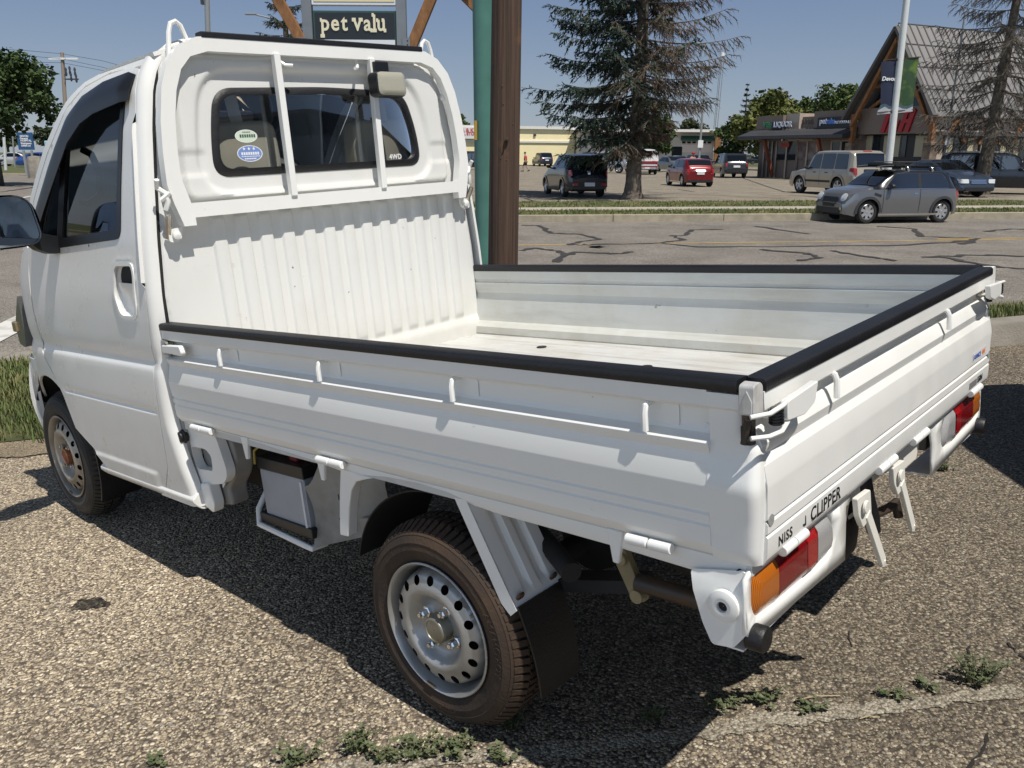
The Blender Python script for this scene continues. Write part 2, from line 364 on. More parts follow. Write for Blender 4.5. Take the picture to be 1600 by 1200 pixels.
# ---- door (left) with window opening
DOORSEAM_F = [(2.60, .372), (2.70, .44), (2.83, .50), (2.875, .62), (2.93, .70), (3.02, .78), (3.04, .95), (3.02, 1.10), (2.985, 1.19)]
door_out = [(2.155, .372), (2.095, .46), (2.075, .62), (2.058, .80), (2.03, 1.0), (2.02, 1.2), (2.02, 1.4), (2.025, 1.60), (2.035, 1.705), (2.10, 1.72), (2.28, 1.72), (2.44, 1.70), (2.55, 1.65), (2.72, 1.51), (2.88, 1.36), (2.985, 1.22)] + DOORSEAM_F[::-1][1:]
win_out = roundpoly([(2.165, 1.215), (2.135, 1.40), (2.09, 1.66), (2.30, 1.665), (2.44, 1.64), (2.545, 1.575), (2.70, 1.44), (2.83, 1.30), (2.885, 1.205), (2.70, 1.192)], .035)
dish = roundpoly([(2.10, .955), (2.085, 1.10), (2.095, 1.135), (2.23, 1.135), (2.255, 1.03), (2.225, .955)], .03)
dx, dz = 2.165, 1.045
def ydoor(x, z):
    y = ysid(x, z)
    d = pdist((x, z), dish)
    if inside((x, z), dish): y -= .022*smooth(d, .0, .022)
    else: y += .003*math.exp(-(d/.008)**2)
    return y
door = MB().panel(door_out, lambda x, z: (x, ydoor(x, z), z), [win_out], sp=.016, edge=.012, ymin=1.15, extra=[(2.052+.02*i, z) for i in range(54) for z in (.385, .40, .411, .417, .422, .427, .433, .44, .46, .49, .53, .57, .60, .625, .637, .642, .645, .648, .651, .655, .66, .665, .671, .69, .72, .75, .768, .778, .787, .795, .801, .806, .811, .817, .824, .831, .838, .846, .855, .866, .88, .90, .925, 1.165)]+[(2.05+.0115*i, .945+.0115*j) for i in range(22) for j in range(19)]+[(2.31+.03*i, .945+.03*j) for i in range(25) for j in range(8)]).build('door', P_side, truck, smooth=50, solid=-.02, out=(0, 1, 0))
b = MB(); b.ext(roundpoly([(2.118, 1.040), (2.113, 1.085), (2.135, 1.122), (2.20, 1.122), (2.226, 1.09), (2.224, 1.045), (2.195, 1.02), (2.14, 1.02)], .02), 'y', .695, .7065).build('handle_pocket', DARK, door)
b = MB(); b.panel(roundpoly([(2.116, 1.020), (2.115, 1.068), (2.224, 1.071), (2.224, 1.032), (2.195, 1.012), (2.14, 1.006)], .014), lambda x, z: (x, .7085+.010*smooth(z, 1.01, 1.068), z), sp=.01).build('handle', P_side, door, solid=-.004, out=(0, 1, 0))
MB().panel(dish, lambda x, z: (x, ysid(x, z)+.0045, z), [roundpoly([(2.111, .966), (2.097, 1.10), (2.104, 1.125), (2.222, 1.125), (2.243, 1.03), (2.216, .966)], .025)], sp=.01).build('handle_rim', P_side, door, smooth=60, solid=-.008, out=(0, 1, 0))
MB().lathe([(.001, .006), (.007, .007), (.010, .004), (.013, .0)], (2.117, .711, .985), (0, 1, 0), 14).build('key_lock', CHROME, door)
# window seal ring and pane
seal_in = roundpoly([(2.185, 1.24), (2.155, 1.40), (2.115, 1.635), (2.30, 1.64), (2.43, 1.615), (2.53, 1.555), (2.68, 1.425), (2.80, 1.30), (2.85, 1.228), (2.70, 1.218)], .03)
MB().panel(roundpoly([(2.159, 1.210), (2.129, 1.40), (2.083, 1.666), (2.30, 1.671), (2.443, 1.646), (2.549, 1.579), (2.704, 1.444), (2.834, 1.304), (2.893, 1.200), (2.70, 1.186)], .035), lambda x, z: (x, ysid(x, z)+.0035, z), [seal_in], sp=.02, edge=.012).build('window_seal', BLACKP, door, solid=-.012, out=(0, 1, 0))
MB().panel(seal_in, lambda x, z: (x, ysid(x, z)-.012, z), sp=.08).build('window_pane', GL_T, door, smooth=60)
qb = MB(); qb.beam((2.66, ysid(2.66, 1.22)-.008, 1.22), (2.575, ysid(2.575, 1.52)-.008, 1.52), .02, .022); qb.build('quarter_bar', BLACKP, door)
# rain visor over the window
def visor(u, v):
    top = [(2.045, 1.69), (2.10, 1.705), (2.28, 1.70), (2.43, 1.675), (2.54, 1.62), (2.70, 1.475), (2.86, 1.315), (2.93, 1.225)]
    bot = [(2.048, 1.615), (2.10, 1.61), (2.26, 1.60), (2.36, 1.58), (2.46, 1.53), (2.61, 1.40), (2.77, 1.255), (2.87, 1.205)]
    k = u*(len(top)-1); i = min(int(k), len(top)-2); f = k-i
    a = V(top[i]).lerp(V(top[i+1]), f); c = V(bot[i]).lerp(V(bot[i+1]), f); p = a.lerp(c, v)
    return (p.x, ysid(p.x, p.y)+.004+.028*sin(min(1, v*1.6)*pi/2)*min(1, .25+u*9), p.y)
MB().grid(visor, 28, 6).build('rain_visor', BLACKP, door, solid=-.004, out=(0, 1, 0))
# ---- rear quarter strip with its rounded rear corner, rocker, front fender
def strip_y(x, z): return ysid(max(x, 1.9), z)
q = MB()
seam = [(.345, 2.190), (.37, 2.1505), (.46, 2.091), (.62, 2.071), (.80, 2.054), (1.0, 2.026), (1.2, 2.016), (1.4, 2.016), (1.60, 2.021), (1.70, 2.031), (1.745, 2.034)]
rear = [(.345, 1.945), (.40, 1.955), (.52, 1.99), (.62, 2.012), (.70, 2.012), (.95, 1.99), (1.3, 1.985), (1.74, 1.985)]
def corner(u, v):
    z = .345+(1.745-.345)*v; xs = interp(z, seam); xr = interp(z, rear); y = ysid(xs, z)
    if u < .45: x = xs+(xr+.035-xs)*u/.45; return (x, ysid(xs, z), z)
    a = (u-.45)/.55*pi/2; return (xr+.035-.035*sin(a), y-.035*(1-cos(a)), z)
q.grid(corner, 16, 50); q.build('rear_quarter_panel', P_side, truck, smooth=50, solid=-.012, out=(-.3, 1, 0))
j_ = MB(); j_.loft([[(xx+dx_, ysid(xx, zz)-.012, zz) for dx_ in (-.02, .02)] for zz, xx in [(z_/40, interp(z_/40, seam)+.004) for z_ in range(14, 69)]], False, False); j_.loft([[(x_+dx_, ysid(x_, z_)-.012, z_+dz_) for dx_, dz_ in ((-.018, .01), (.018, -.01))] for x_, z_ in DOORSEAM_F[2:]], False, False); j_.build('door_gap', DARK, truck)
MB().ext(roundpoly([(.722, .345), (.735, .362), (.735, .372), (.70, .40), (.66, .40), (.66, .33), (.705, .33)], .012), 'x', 1.95, 2.66).build('rocker', P_side, truck, bevel=.003)
fend_out = [(3.0, 1.19), (3.036, 1.10), (3.052, .95), (3.035, .785), (2.945, .705), (2.885, .625)]
arch = [(3.046+.335*cos(R(a)), .352+.335*sin(R(a))) for a in range(118, 34, -8)]
fend = fend_out[:-1]+[(2.90, .665)]+arch+[(3.36, .56), (3.385, .66), (3.375, .80), (3.345, .90), (3.28, .985), (3.19, 1.08), (3.10, 1.165), (3.02, 1.20)]
MB().panel(fend, lambda x, z: (x, ysid(x, z), z), sp=.03, edge=.025).build('front_fender', P_side, truck, smooth=50, solid=-.01, out=(0, 1, 0))
# a pillar strip between door frame and windscreen
pil = [(2.03, 1.715), (2.03, 1.745), (2.30, 1.745), (2.47, 1.725), (2.58, 1.675), (2.76, 1.535), (2.93, 1.375), (3.09, 1.18), (3.0, 1.195), (2.892, 1.366), (2.73, 1.518), (2.555, 1.659), (2.442, 1.71), (2.28, 1.728)]
for sgn in (1, -1):
    MB().panel(pil, lambda x, z: (x, sgn*(ysid(x, z)-.003), z), sp=.04).build('roof_pillar', P_side, truck, smooth=50, solid=-.02, out=(0, sgn, 0))
# roof
def roof(u, v):
    x = 1.985+u*(2.52-1.985); e = interp(x, [(1.98, 1.745), (2.3, 1.745), (2.47, 1.725), (2.56, 1.69)]); ye = ysid(x, 1.735)-.003
    y = ye*(1-2*v); k = abs(1-2*v)
    return (x, y, e+ .058*(1-k**3.2)-.03*smooth(u, .6, 1)**2)
MB().grid(roof, 10, 30).build('roof', P_side, truck, smooth=60, solid=-.012, out=(0, 0, 1))
# right side: plain door with window opening
rd = [(1.985, .345), (1.985, 1.74), (2.28, 1.73), (2.44, 1.71), (2.555, 1.659), (2.73, 1.518), (2.892, 1.366), (3.0, 1.19), (3.19, 1.08), (3.345, .90), (3.385, .66), (3.36, .56)]+arch[::-1]+[(2.87, .60), (2.83, .50), (2.62, .345)]
rw = win_out
MB().panel(rd, lambda x, z: (x, -ysid(x, z), z), [rw], sp=.06).build('side_panel', P_side, truck, smooth=50, solid=-.012, out=(0, -1, 0))
MB().panel(rw, lambda x, z: (x, -ysid(x, z)+.006, z), sp=.1).build('window_pane', GL_T, truck, smooth=60)
# windscreen, nose, bumper, lamp
def ws(u, v):
    z = 1.16+u*(1.70-1.16); xe = interp(z, [(1.16, 3.09), (1.375, 2.93), (1.535, 2.76), (1.675, 2.58), (1.70, 2.54)]); ye = ysid(xe, z)-.02; y = ye*(1-2*v)
    return (xe+.13*(1-(1-2*v)**2)*(1-u*.6), y, z+.02*u*(1-(1-2*v)**2))
MB().grid(ws, 8, 14).build('windscreen', GL_T, truck, smooth=60)
def nose(u, v):
    z = .62+u*(1.17-.62); xe = interp(z, [(.62, 3.38), (.80, 3.375), (.9, 3.345), (.985, 3.28), (1.08, 3.19), (1.17, 3.09)]); ye = ysid(xe, z); y = ye*(1-2*v)
    return (xe+.10*(1-(1-2*v)**2), y, z)
MB().grid(nose, 12, 20).build('nose_panel', P_side, truck, smooth=60)
def bump(u, v):
    z = .40+u*(.715-.40); y = .69*(1-2*v); k = abs(1-2*v)
    return (3.31+.035*sin(u*pi)+.10*(1-k**3), y*(1.0+.02*sin(u*pi)), z)
MB().grid(bump, 10, 24).build('front_bumper', P_side, truck, smooth=60, solid=-.02, out=(1, 0, 0))
fa = [(3.12, .715), (3.2, .74), (3.32, .74), (3.345, .715), (3.345, .45), (3.325, .40), (3.305, .45), (3.295, .62), (3.24, .675)]
MB().panel(roundpoly(fa, .01), lambda x, z: (x, .705-.8*max(0, x-3.2)**2*2, z), sp=.03).build('bumper_end', P_side, truck, solid=-.012, out=(0, 1, 0))
MB().ext(roundpoly([(3.29, 1.0), (3.345, .93), (3.39, .87), (3.39, .79), (3.33, .775), (3.30, .85)], .012), 'y', .60, .686).build('headlamp', mat('smoked headlamp', (.10, .10, .10), rough=.12, coat=.8), truck, bevel=.004)
MB().span((3.365, .64, .84), (3.41, .695, .885)).build('side_marker', mat('dull marker lens', (.22, .17, .09), rough=.2, coat=.5), truck, bevel=.006)
# door mirror
mr = MB()
def mbody(u, v):
    a = 2*pi*v; w = .115; h = .088; n = 3.2
    c_, s_ = cos(a), sin(a); yy = w*math.copysign(abs(c_)**(2/n), c_); zz = h*math.copysign(abs(s_)**(2/n), s_)
    k = [1, 1, .98, .86, .55, .06][int(round(u*5))]; dxx = [0, .012, .03, .06, .085, .092][int(round(u*5))]
    return (2.595+dxx-yy*.10, .895+yy*k*(1-.10*(zz/h)), 1.292+zz*k)
mr.grid(mbody, 5, 28)
mirror = mr.build('door_mirror', BLACKP, truck, smooth=45)
gl = rrect(0, 0, .205, .155, .04, 6)
MB().panel(gl, lambda a, c: (2.597-a*.10, .895+a*(1-.10*(c/.088)), 1.292+c), sp=.05).build('mirror_glass', MIRR, mirror, smooth=0)
MB().panel(rrect(0, 0, .214, .164, .043, 6), lambda a, c: (2.594-a*.10, .895+a*(1-.10*(c/.088)), 1.292+c), [gl], sp=.02).build('mirror_rim', CHROME, mirror)
MB().ext(roundpoly([(.70, 1.17), (.70, 1.225), (.78, 1.25), (.83, 1.25), (.785, 1.19), (.745, 1.17)], .01), 'x', 2.66, 2.72).build('mirror_arm', BLACKP, mirror, bevel=.006)
# ---- bulkhead with rear window
def yb(z): return interp(z, [(.64, .728), (.87, .732), (1.03, .728), (1.2, .710), (1.36, .688), (1.53, .662), (1.64, .640), (1.70, .612), (1.745, .575), (1.775, .53), (1.792, .47)])
zs = [.62, .87, 1.03, 1.2, 1.36, 1.53, 1.64, 1.70, 1.745, 1.775, 1.792]
_yb0 = yb
def yb(z): return _yb0(z)-.0385*(1-smooth(z, 1.66, 1.76))
bulk_out = [(yb(z), z) for z in zs]+[(.3, 1.80), (0, 1.803), (-.3, 1.80)]+[(-yb(z), z) for z in zs[::-1]]
rwin = roundpoly([(.460, 1.372), (.450, 1.50), (.418, 1.645), (0, 1.655), (-.378, 1.645), (-.422, 1.50), (-.430, 1.372)], [.10, .3, .10, .05, .10, .3, .10], 8)
rw_c = V((0, 0))
plate = roundpoly([(.575, 1.295), (.56, 1.66), (.50, 1.748), (-.50, 1.748), (-.56, 1.66), (-.575, 1.295)], [.05, .2, .06, .06, .2, .05], 6)
XB = 1.985
def bulk(y, z):
    x = XB
    # pressed ribs
    if -.60 < y < .52 and z < 1.30:
        k = ((y+.60) % .0862)/.0862; rib = smooth(k, .08, .20)*(1-smooth(k, .64, .76))
        top = 1.262-.012*(1-rib)
        x -= .010*rib*smooth(z, .735, .765)*(1-smooth(z, top-.02, top))
        x -= .0
    # kick panel emboss and foot
    if z < .74: x -= .012*smooth(.74-z, 0, .03)
    if inside((y, z), plate):
        x -= .026*smooth(pdist((y, z), plate), 0, .020)
        d = pdist((y, z), rwin)
        x += .014*(1-smooth(d, .042, .062))
    # side steps at mid height
    if .44 < abs(y) < .60 and 1.37 < z < 1.46: x += .006*smooth(z, 1.375, 1.39)*(1-smooth(z, 1.445, 1.46))*smooth(abs(y), .47, .49)
    # centre top handle emboss
    if abs(y) < .24 and z > 1.69: x -= .010*smooth(.24-abs(y), 0, .04)*smooth(z, 1.69, 1.71)*(1-smooth(z, 1.735, 1.75))
    e = yb(z)-abs(y); x += .012*(1-smooth(e, 0, .018))
    return (x, y, z)
ex_ = []
for k_ in range(-1, 15):
    for f_ in (.02, .08, .11, .14, .17, .20, .42, .64, .67, .70, .73, .76, .9):
        y_ = -.60+.0862*(k_+f_)
        for z_ in [.625, .65, .68, .70, .715, .725, .735, .742, .75, .758, .766]+[.79+.035*i for i in range(13)]+[1.238, 1.243, 1.248, 1.252, 1.256, 1.26, 1.264, 1.27]: ex_.append((y_, z_))
for z_ in [.63+.02*i for i in range(58)]:
    for d_ in (.005, .010, .0145, .020): ex_ += [(yb(z_)-d_, z_), (d_-yb(z_), z_)]
bulkhead = MB().panel(bulk_out, bulk, [rwin], sp=.0098, edge=.009, extra=ex_, ymin=1.275).build('cab_rear_panel', P_bed, truck, smooth=60, solid=-.004, out=(-1, 0, 0))
win_in = roundpoly([(.434, 1.396), (.426, 1.50), (.397, 1.624), (0, 1.632), (-.358, 1.624), (-.398, 1.50), (-.404, 1.396)], [.08, .3, .08, .05, .08, .3, .08], 8)
xw = lambda y, z: XB-.022
rs = MB().panel(rwin, lambda y, z: (XB-.013-.008*smooth(pdist((y, z), rwin), 0, .012), y, z), [win_in], sp=.012).build('rear_window_seal', BLACKR, bulkhead, solid=.012)
pane = MB().panel(win_in, lambda y, z: (XB-.008, y, z), sp=.15).build('rear_window_pane', GL_R, bulkhead, smooth=0)
def flat_x(x0, yc, zc, sgn=-1):
    return lambda u, v, w: (x0-w, yc-u, zc+v)
def decal(name, mb, m, par): return mb.build(name, m, par, smooth=0)
for (yy, zz, m1, rx, rz_) in ((.322, 1.497, STK_G, .041, .0205), (.318, 1.442, STK_B, .047, .026)):
    MB().ext(circ(yy, zz, rx, 28, rz_), 'x', XB-.0105, XB-.0095).build('window_sticker', m1, bulkhead, smooth=0)
    MB().panel(circ(yy, zz, rx*1.0, 28, rz_), lambda y, z: (XB-.0107, y, z), [circ(yy, zz, rx*.94, 28, rz_*.92)], sp=.02).build('sticker_border', STK_W, bulkhead, smooth=0)
d = MB()
for i in range(7): d.box((.322+.027-i*.0086, 1.498), (.006, .008), None) if False else d.span((XB-.0112, .346-i*.0085, 1.493), (XB-.0108, .3402-i*.0085, 1.5025))
for i in range(5): d.span((XB-.0112, .334-i*.006, 1.508), (XB-.0108, .330-i*.006, 1.511))
decal('sticker_print', d, STK_GD, bulkhead)
d = MB()
for i in range(3):
    c = (.338-i*.018, 1.457); pts = []
    for k in range(10):
        r_ = .0062 if k % 2 == 0 else .0026; a = pi/2+k*pi/5; pts.append((c[0]+r_*cos(a), c[1]+r_*sin(a)))
    d.ext(pts, 'x', XB-.0114, XB-.0108)
for i in range(8): d.span((XB-.0112, .350-i*.0085, 1.4375), (XB-.0108, .3440-i*.0085, 1.4465))
for i in range(12): d.span((XB-.0112, .350-i*.0058, 1.4315), (XB-.0108, .3460-i*.0058, 1.4345))
for i in range(7): d.span((XB-.0112, .340-i*.0062, 1.4235), (XB-.0108, .3350-i*.0062, 1.4275))
decal('sticker_print', d, STK_W, bulkhead)
tm, w = text_mb('4WD', .026, flat_x(XB-.0092, -.275, 1.400), .0008, offset=.0006, spacing=1.05); tm.build('window_lettering', STK_W, bulkhead, smooth=0)
j_ = MB()
for s_ in (1,): j_.loft([[(XB+.006, s_*(_yb0(z_/40)+d_), z_/40) for d_ in (-.046, -.032)] for z_ in range(25, 70)], False, False)
j_.build('panel_gap', DARK, truck)
# ---- cab interior
MB().span((2.0, -.70, .50), (2.95, .70, .56)).build('cab_floor', DASH, truck)
for yy in (.30, -.33):
    s = MB(); s.box((2.30, yy, .78), (.48, .52, .16)); seat = s.build('seat', SEAT, truck, bevel=.05, seg=3)
    s = MB(); s.box((2.115, yy, 1.08), (.12, .50, .60), Matrix.Rotation(R(-8), 3, 'Y')); s.build('seat_back', SEAT, seat, bevel=.04, seg=3)
    s = MB(); s.ext(roundpoly([(yy-.155, 1.375), (yy-.145, 1.555), (yy+.145, 1.555), (yy+.155, 1.375)], .045), 'x', 2.045, 2.135); s.build('headrest', SEAT, seat, bevel=.022, seg=3)
    s = MB(); s.beam((2.062, yy-.01, 1.50), (2.03, yy+.03, 1.66), .002, .045, (0, 1, 0)); s.build('belt_strap', TRIMG, seat)
MB().ext(roundpoly([(2.86, 1.02), (2.90, 1.16), (3.04, 1.15), (3.10, 1.0), (3.10, .72), (2.92, .72)], .03), 'y', -.66, .66).build('dashboard', DASH, truck, bevel=.01)
sw = MB(); c = V((2.72, -.37, 1.10)); ax = V((-.8, 0, .6)); e1 = V((0, 1, 0)); e2 = ax.cross(e1)
ring = [c+(e1*cos(a)+e2*sin(a))*.19 for a in [2*pi*i/32 for i in range(33)]]
sw.tube(ring, .014, 8, False)
for a in (0, 2.1, 4.2): sw.tube([c-ax*.03, c+(e1*cos(a)+e2*sin(a))*.19], .010, 6)
sw.tube([c-ax*.02, c-ax*.35], .025, 10); sw.build('steering_wheel', BLACKP, truck)
MB().tube([(2.62, .585, 1.52), (2.60, .565, 1.50), (2.585, .555, 1.44), (2.60, .56, 1.36), (2.64, .585, 1.335), (2.68, .60, 1.34)], .013, 8).build('grab_handle', BLACKP, truck)
MB().span((2.02, -.54, 1.70), (2.46, .54, 1.715)).build('headliner', TRIMG, truck)
MB().box((2.62, -.02, 1.62), (.02, .20, .06)).build('cabin_mirror', BLACKP, truck, bevel=.008)
# paper tag with print behind the glass
d = MB(); d.span((2.35, .12, 1.36), (2.352, .235, 1.475)); dt = d.build('dealer_card', INK, truck)
tm, w = text_mb('2000', .032, flat_x(2.349, .225, 1.415), .001, offset=.001); tm.build('card_print', mat('lime ink', (.55, .65, .05), rough=.6), dt, smooth=0)
# ------------------------------------------------------------------ guard frame behind the cab
XF0, XF1 = 1.925, 1.955
half = [(.612, 1.232), (.632, 1.30), (.645, 1.36), (.640, 1.45), (.630, 1.54), (.608, 1.64), (.578, 1.71), (.53, 1.76), (.47, 1.785), (.42, 1.79)]
fo = half+[(-y, z) for y, z in half[::-1]]
hin = [(.578, 1.300), (.597, 1.38), (.592, 1.47), (.582, 1.55), (.563, 1.63), (.537, 1.69), (.50, 1.728), (.44, 1.745)]
fi = hin+[(-y, z) for y, z in hin[::-1]]
fo2 = [(.572, 1.232), (.572, 1.256), (-.572, 1.256), (-.572, 1.232)]
fo_all = half+[(-y, z) for y, z in half[::-1]]+fo2[::-1]
guard = MB().panel(fo_all, lambda y, z: (XF0, y, z), [fi], sp=.05, edge=.03).build('guard_frame', P_rack, truck, smooth=30, out=(-1, 0, 0))
md = guard.modifiers.new('s', 'SOLIDIFY'); md.thickness = .032; md.offset = -1
md = guard.modifiers.new('b', 'BEVEL'); md.width = .004; md.segments = 2; md.limit_method = 'ANGLE'; md.angle_limit = R(50); md.harden_normals = True
# which way is the solid?  normals point to -x after this
for y0, y1 in ((.197, .205), (-.200, -.188)):
    m_ = MB(); m_.beam((XF0+.004, y0, 1.75), (XF0+.004, y1, 1.295), .024, .024, (0, 1, 0)); m_.build('guard_bar', P_rack, guard, bevel=.003)
MB().span((XF0-.003, -.455, 1.784), (XF1+.004, .455, 1.802)).build('rubber_strip', BLACKR, guard, bevel=.004)
for s_ in (1, -1):
    MB().tube([(1.965, s_*.548, 1.73), (1.965, s_*.535, 1.80), (1.965, s_*.525, 1.826), (1.965, s_*.508, 1.833), (1.965, s_*.494, 1.822), (1.965, s_*.482, 1.785)], .0075, 8).build('rope_loop', P_rack, guard)
    # catch pin on the leg
    h = MB(); h.tube([(1.93, s_*.672, 1.375), (1.945, s_*.668, 1.352), (1.935, s_*.650, 1.335), (1.93, s_*.648, 1.31), (1.94, s_*.655, 1.285)], .008, 6)
    h.tube([(1.925, s_*.640, 1.335), (1.94, s_*.665, 1.315)], .008, 6); h.build('catch_pin', P_rack, guard)
    h = MB(); h.tube([(1.93, s_*.655, 1.27), (1.95, s_*.652, 1.235), (1.965, s_*.650, 1.20)], .009, 6); h.build('pivot_rod', ZINC, guard)
    h = MB(); h.ext(roundpoly([(s_*.655, 1.19), (s_*.655, 1.225), (s_*.605, 1.232), (s_*.612, 1.20), (s_*.63, 1.185)], .008), 'x', 1.952, 1.964); h.lathe([(.013, 0), (.013, .008), (.004, .012), (.001, .012)], (1.95, s_*.632, 1.208), (-1, 0, 0), 12); h.build('mount_lug', P_rack, guard)
    h = MB(); h.ext(circ(s_*.575, 1.625, .016, 14), 'x', 1.945, 1.965); h.lathe([(.007, 0), (.006, .004), (.001, .004)], (1.945, s_*.575, 1.625), (-1, 0, 0), 10); h.build('mount_tab', P_rack, guard)
for y0, dy in ((.175, -.022), (-.145, .022)):
    MB().tube([(1.945, y0, 1.75), (1.94, y0, 1.728), (1.93, y0+dy*.4, 1.715), (1.915, y0+dy*1.4, 1.712)], .006, 8).build('rope_hook', P_rack, guard)
# work lamp
lb = MB(); lb.ext(roundpoly([(-.195, 1.738), (-.262, 1.738), (-.262, 1.69), (-.195, 1.69)], .006), 'x', 1.905, 1.935)
lamp = lb.build('work_lamp', BLACKP, truck, bevel=.004)
MB().ext(roundpoly([(-.168, 1.700), (-.302, 1.700), (-.305, 1.612), (-.168, 1.615)], .022), 'x', 1.868, 1.925).build('lamp_housing', BLACKP, lamp, bevel=.01)
def lampf(y, z):
    e = min(1, pdist((y, z), lp)/.012); return (1.868-.008*smooth(e, 0, 1), y, z)
lp = roundpoly([(-.172, 1.697), (-.298, 1.697), (-.301, 1.616), (-.172, 1.619)], .02)
lm = mat('ribbed lamp lens', (.40, .385, .31), rough=.25, coat=.4)
t = lm.node_tree; ck = nd(t, 'ShaderNodeTexChecker', Scale=170.); tc = nd(t, 'ShaderNodeTexCoord'); t.links.new(tc.outputs['Object'], ck.inputs['Vector'])
bp = nd(t, 'ShaderNodeBump'); bp.inputs['Strength'].default_value = .5; bp.inputs['Distance'].default_value = .003; t.links.new(ck.outputs['Fac'], bp.inputs['Height']); t.links.new(bp.outputs['Normal'], t.nodes['Principled BSDF'].inputs['Normal'])
MB().panel(lp, lampf, sp=.012).build('lamp_lens', lm, lamp)

# ------------------------------------------------------------------ cargo floor
def floorz(y):
    k = ((y+.70) % .094)/.094
    return .652+.006*(smooth(k, .10, .2)-smooth(k, .8, .9))
fl = MB()
ny = 150
prof = [(-.700+1.40*i/ny) for i in range(ny+1)]
fl.loft([[(x, y, floorz(y)) for y in prof] for x in [.025+1.95*i/20 for i in range(21)]], False, False)
fl.span((.02, -.70, .60), (1.985, .70, .640)); floor_o = fl.build('cargo_floor', P_floor, truck, smooth=40)
for (x, y, r_) in ((1.485, -.50, .020), (.92, -.36, .020)):
    MB().lathe([(r_, 0), (r_*.9, .003), (.001, .003)], (x, y, .6585), (0, 0, 1), 20).build('floor_plug', DARK, floor_o)
# ------------------------------------------------------------------ side gates
# outer face (offset from y=.70, z)
OUT = [(.0145, .925), (.0155, .898), (.009, .8915), (-.011, .8900), (-.013, .875), (-.012, .850), (-.008, .842), (.012, .8345), (.0155, .8315), (.0150, .827), (.0085, .812), (.0105, .804), (.0220, .760), (.0220, .756), (.0178, .7125), (.0140, .7105), (.0138, .7075), (.0178, .7035), (.0172, .691), (.0134, .689), (.0132, .686), (.0170, .682), (.0160, .650), (.012, .640), (.004, .628), (-.004, .622)]
INN = [(-.022, .622), (-.028, .652), (-.052, .656), (-.056, .664), (-.052, .690), (-.030, .712), (-.028, .722), (-.026, .735), (-.020, .800), (-.014, .815), (-.012, .830), (-.020, .850), (-.022, .866), (-.024, .872), (-.016, .876), (-.016, .884), (-.022, .892), (-.024, .925)]
def gate_profile():
    return [(.70+a, z) for a, z in OUT]+[(.70+a, z) for a, z in INN]
CAP = [(.7165, .9245), (.7172, .9255), (.7172, .9405), (.7145, .9445), (.710, .946), (.681, .946), (.6765, .9445), (.674, .9405), (.674, .922)]
def hook(par, pt, out, along, m):
    """rope hook: rod out of the gate, bent down; pt root, out = outward unit, along = tilt"""
    o = V(pt); out = V(out); al = V(along)
    h = MB(); h.tube([o-out*.004, o+out*.016, o+out*.026+al*.003-V((0, 0, .004)), o+out*.030+al*.004-V((0, 0, .015)), o+out*.030+al*.004-V((0, 0, .048))], .0062, 8)
    ax = al
    hp = h.build('rope_hook', m, par); return hp
for s_ in (1, -1):
    Lx = 1.993
    g = MB().ext([(s_*y, z) for y, z in gate_profile()], 'x', .088, Lx)
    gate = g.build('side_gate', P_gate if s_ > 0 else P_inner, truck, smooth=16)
    gate['label'] = 'left side gate with four rope hooks' if s_ > 0 else 'right side gate, inner face scratched'
    MB().ext([(s_*y, z) for y, z in CAP], 'x', .032, Lx+.006).build('rubber_cap', BLACKR, gate, smooth=35)
    MB().ext([(s_*y, z) for y, z in [(.7148, .921), (.7155, .8975), (.709, .8915), (.690, .8915), (.678, .8975), (.677, .921)]], 'x', .030, .0885).build('rail_end', P_gate, gate, smooth=28)
    for hx in (1.652, 1.172, .694, .208):
        hook(gate, (hx, s_*.689, .887), (0, s_, 0), (0, 0, 0), P_gate)
        pl = MB(); pl.ext(roundpoly([(hx-.052, .845), (hx-.052, .889), (hx-.004, .889), (hx-.004, .85)], .008), 'y', s_*.6885, s_*.6865+s_*.0035); pl.build('hook_plate', P_gate, gate)
    for hx0, hx1 in ((1.783, 1.905), (1.129, 1.239), (.167, .264)):
        mid = (hx0+hx1)/2; h = MB()
        for a, c in ((hx0, mid-.0015), (mid+.0015, hx1)): h.tube([(a, s_*.715, .6215), (c, s_*.715, .6215)], .0105, 14)
        h.build('hinge', P_gate, gate, bevel=.002)
    # front latch
    if s_ > 0:
        h = MB(); h.ext(roundpoly([(1.985, .880), (1.985, .856), (1.87, .852), (1.862, .862), (1.87, .884)], .006), 'y', .708, .728); h.build('latch_handle', P_gate, gate, bevel=.004)
        h = MB(); h.span((1.975, .692, .85), (2.01, .71, .885)); h.tube([(2.0, .715, .892), (1.955, .722, .888)], .004, 6); h.tube([(2.0, .715, .850), (1.955, .722, .850)], .004, 6); h.build('latch_pivot', ZINC, gate)
    # drain hole near the rear, a white disc painted for light showing through
    MB().lathe([(.0075, .0), (.0070, .0015), (.001, .0015)], (.105, s_*.6875, .852), (0, s_, 0), 14).build('lit_hole_disc', STK_W, gate)
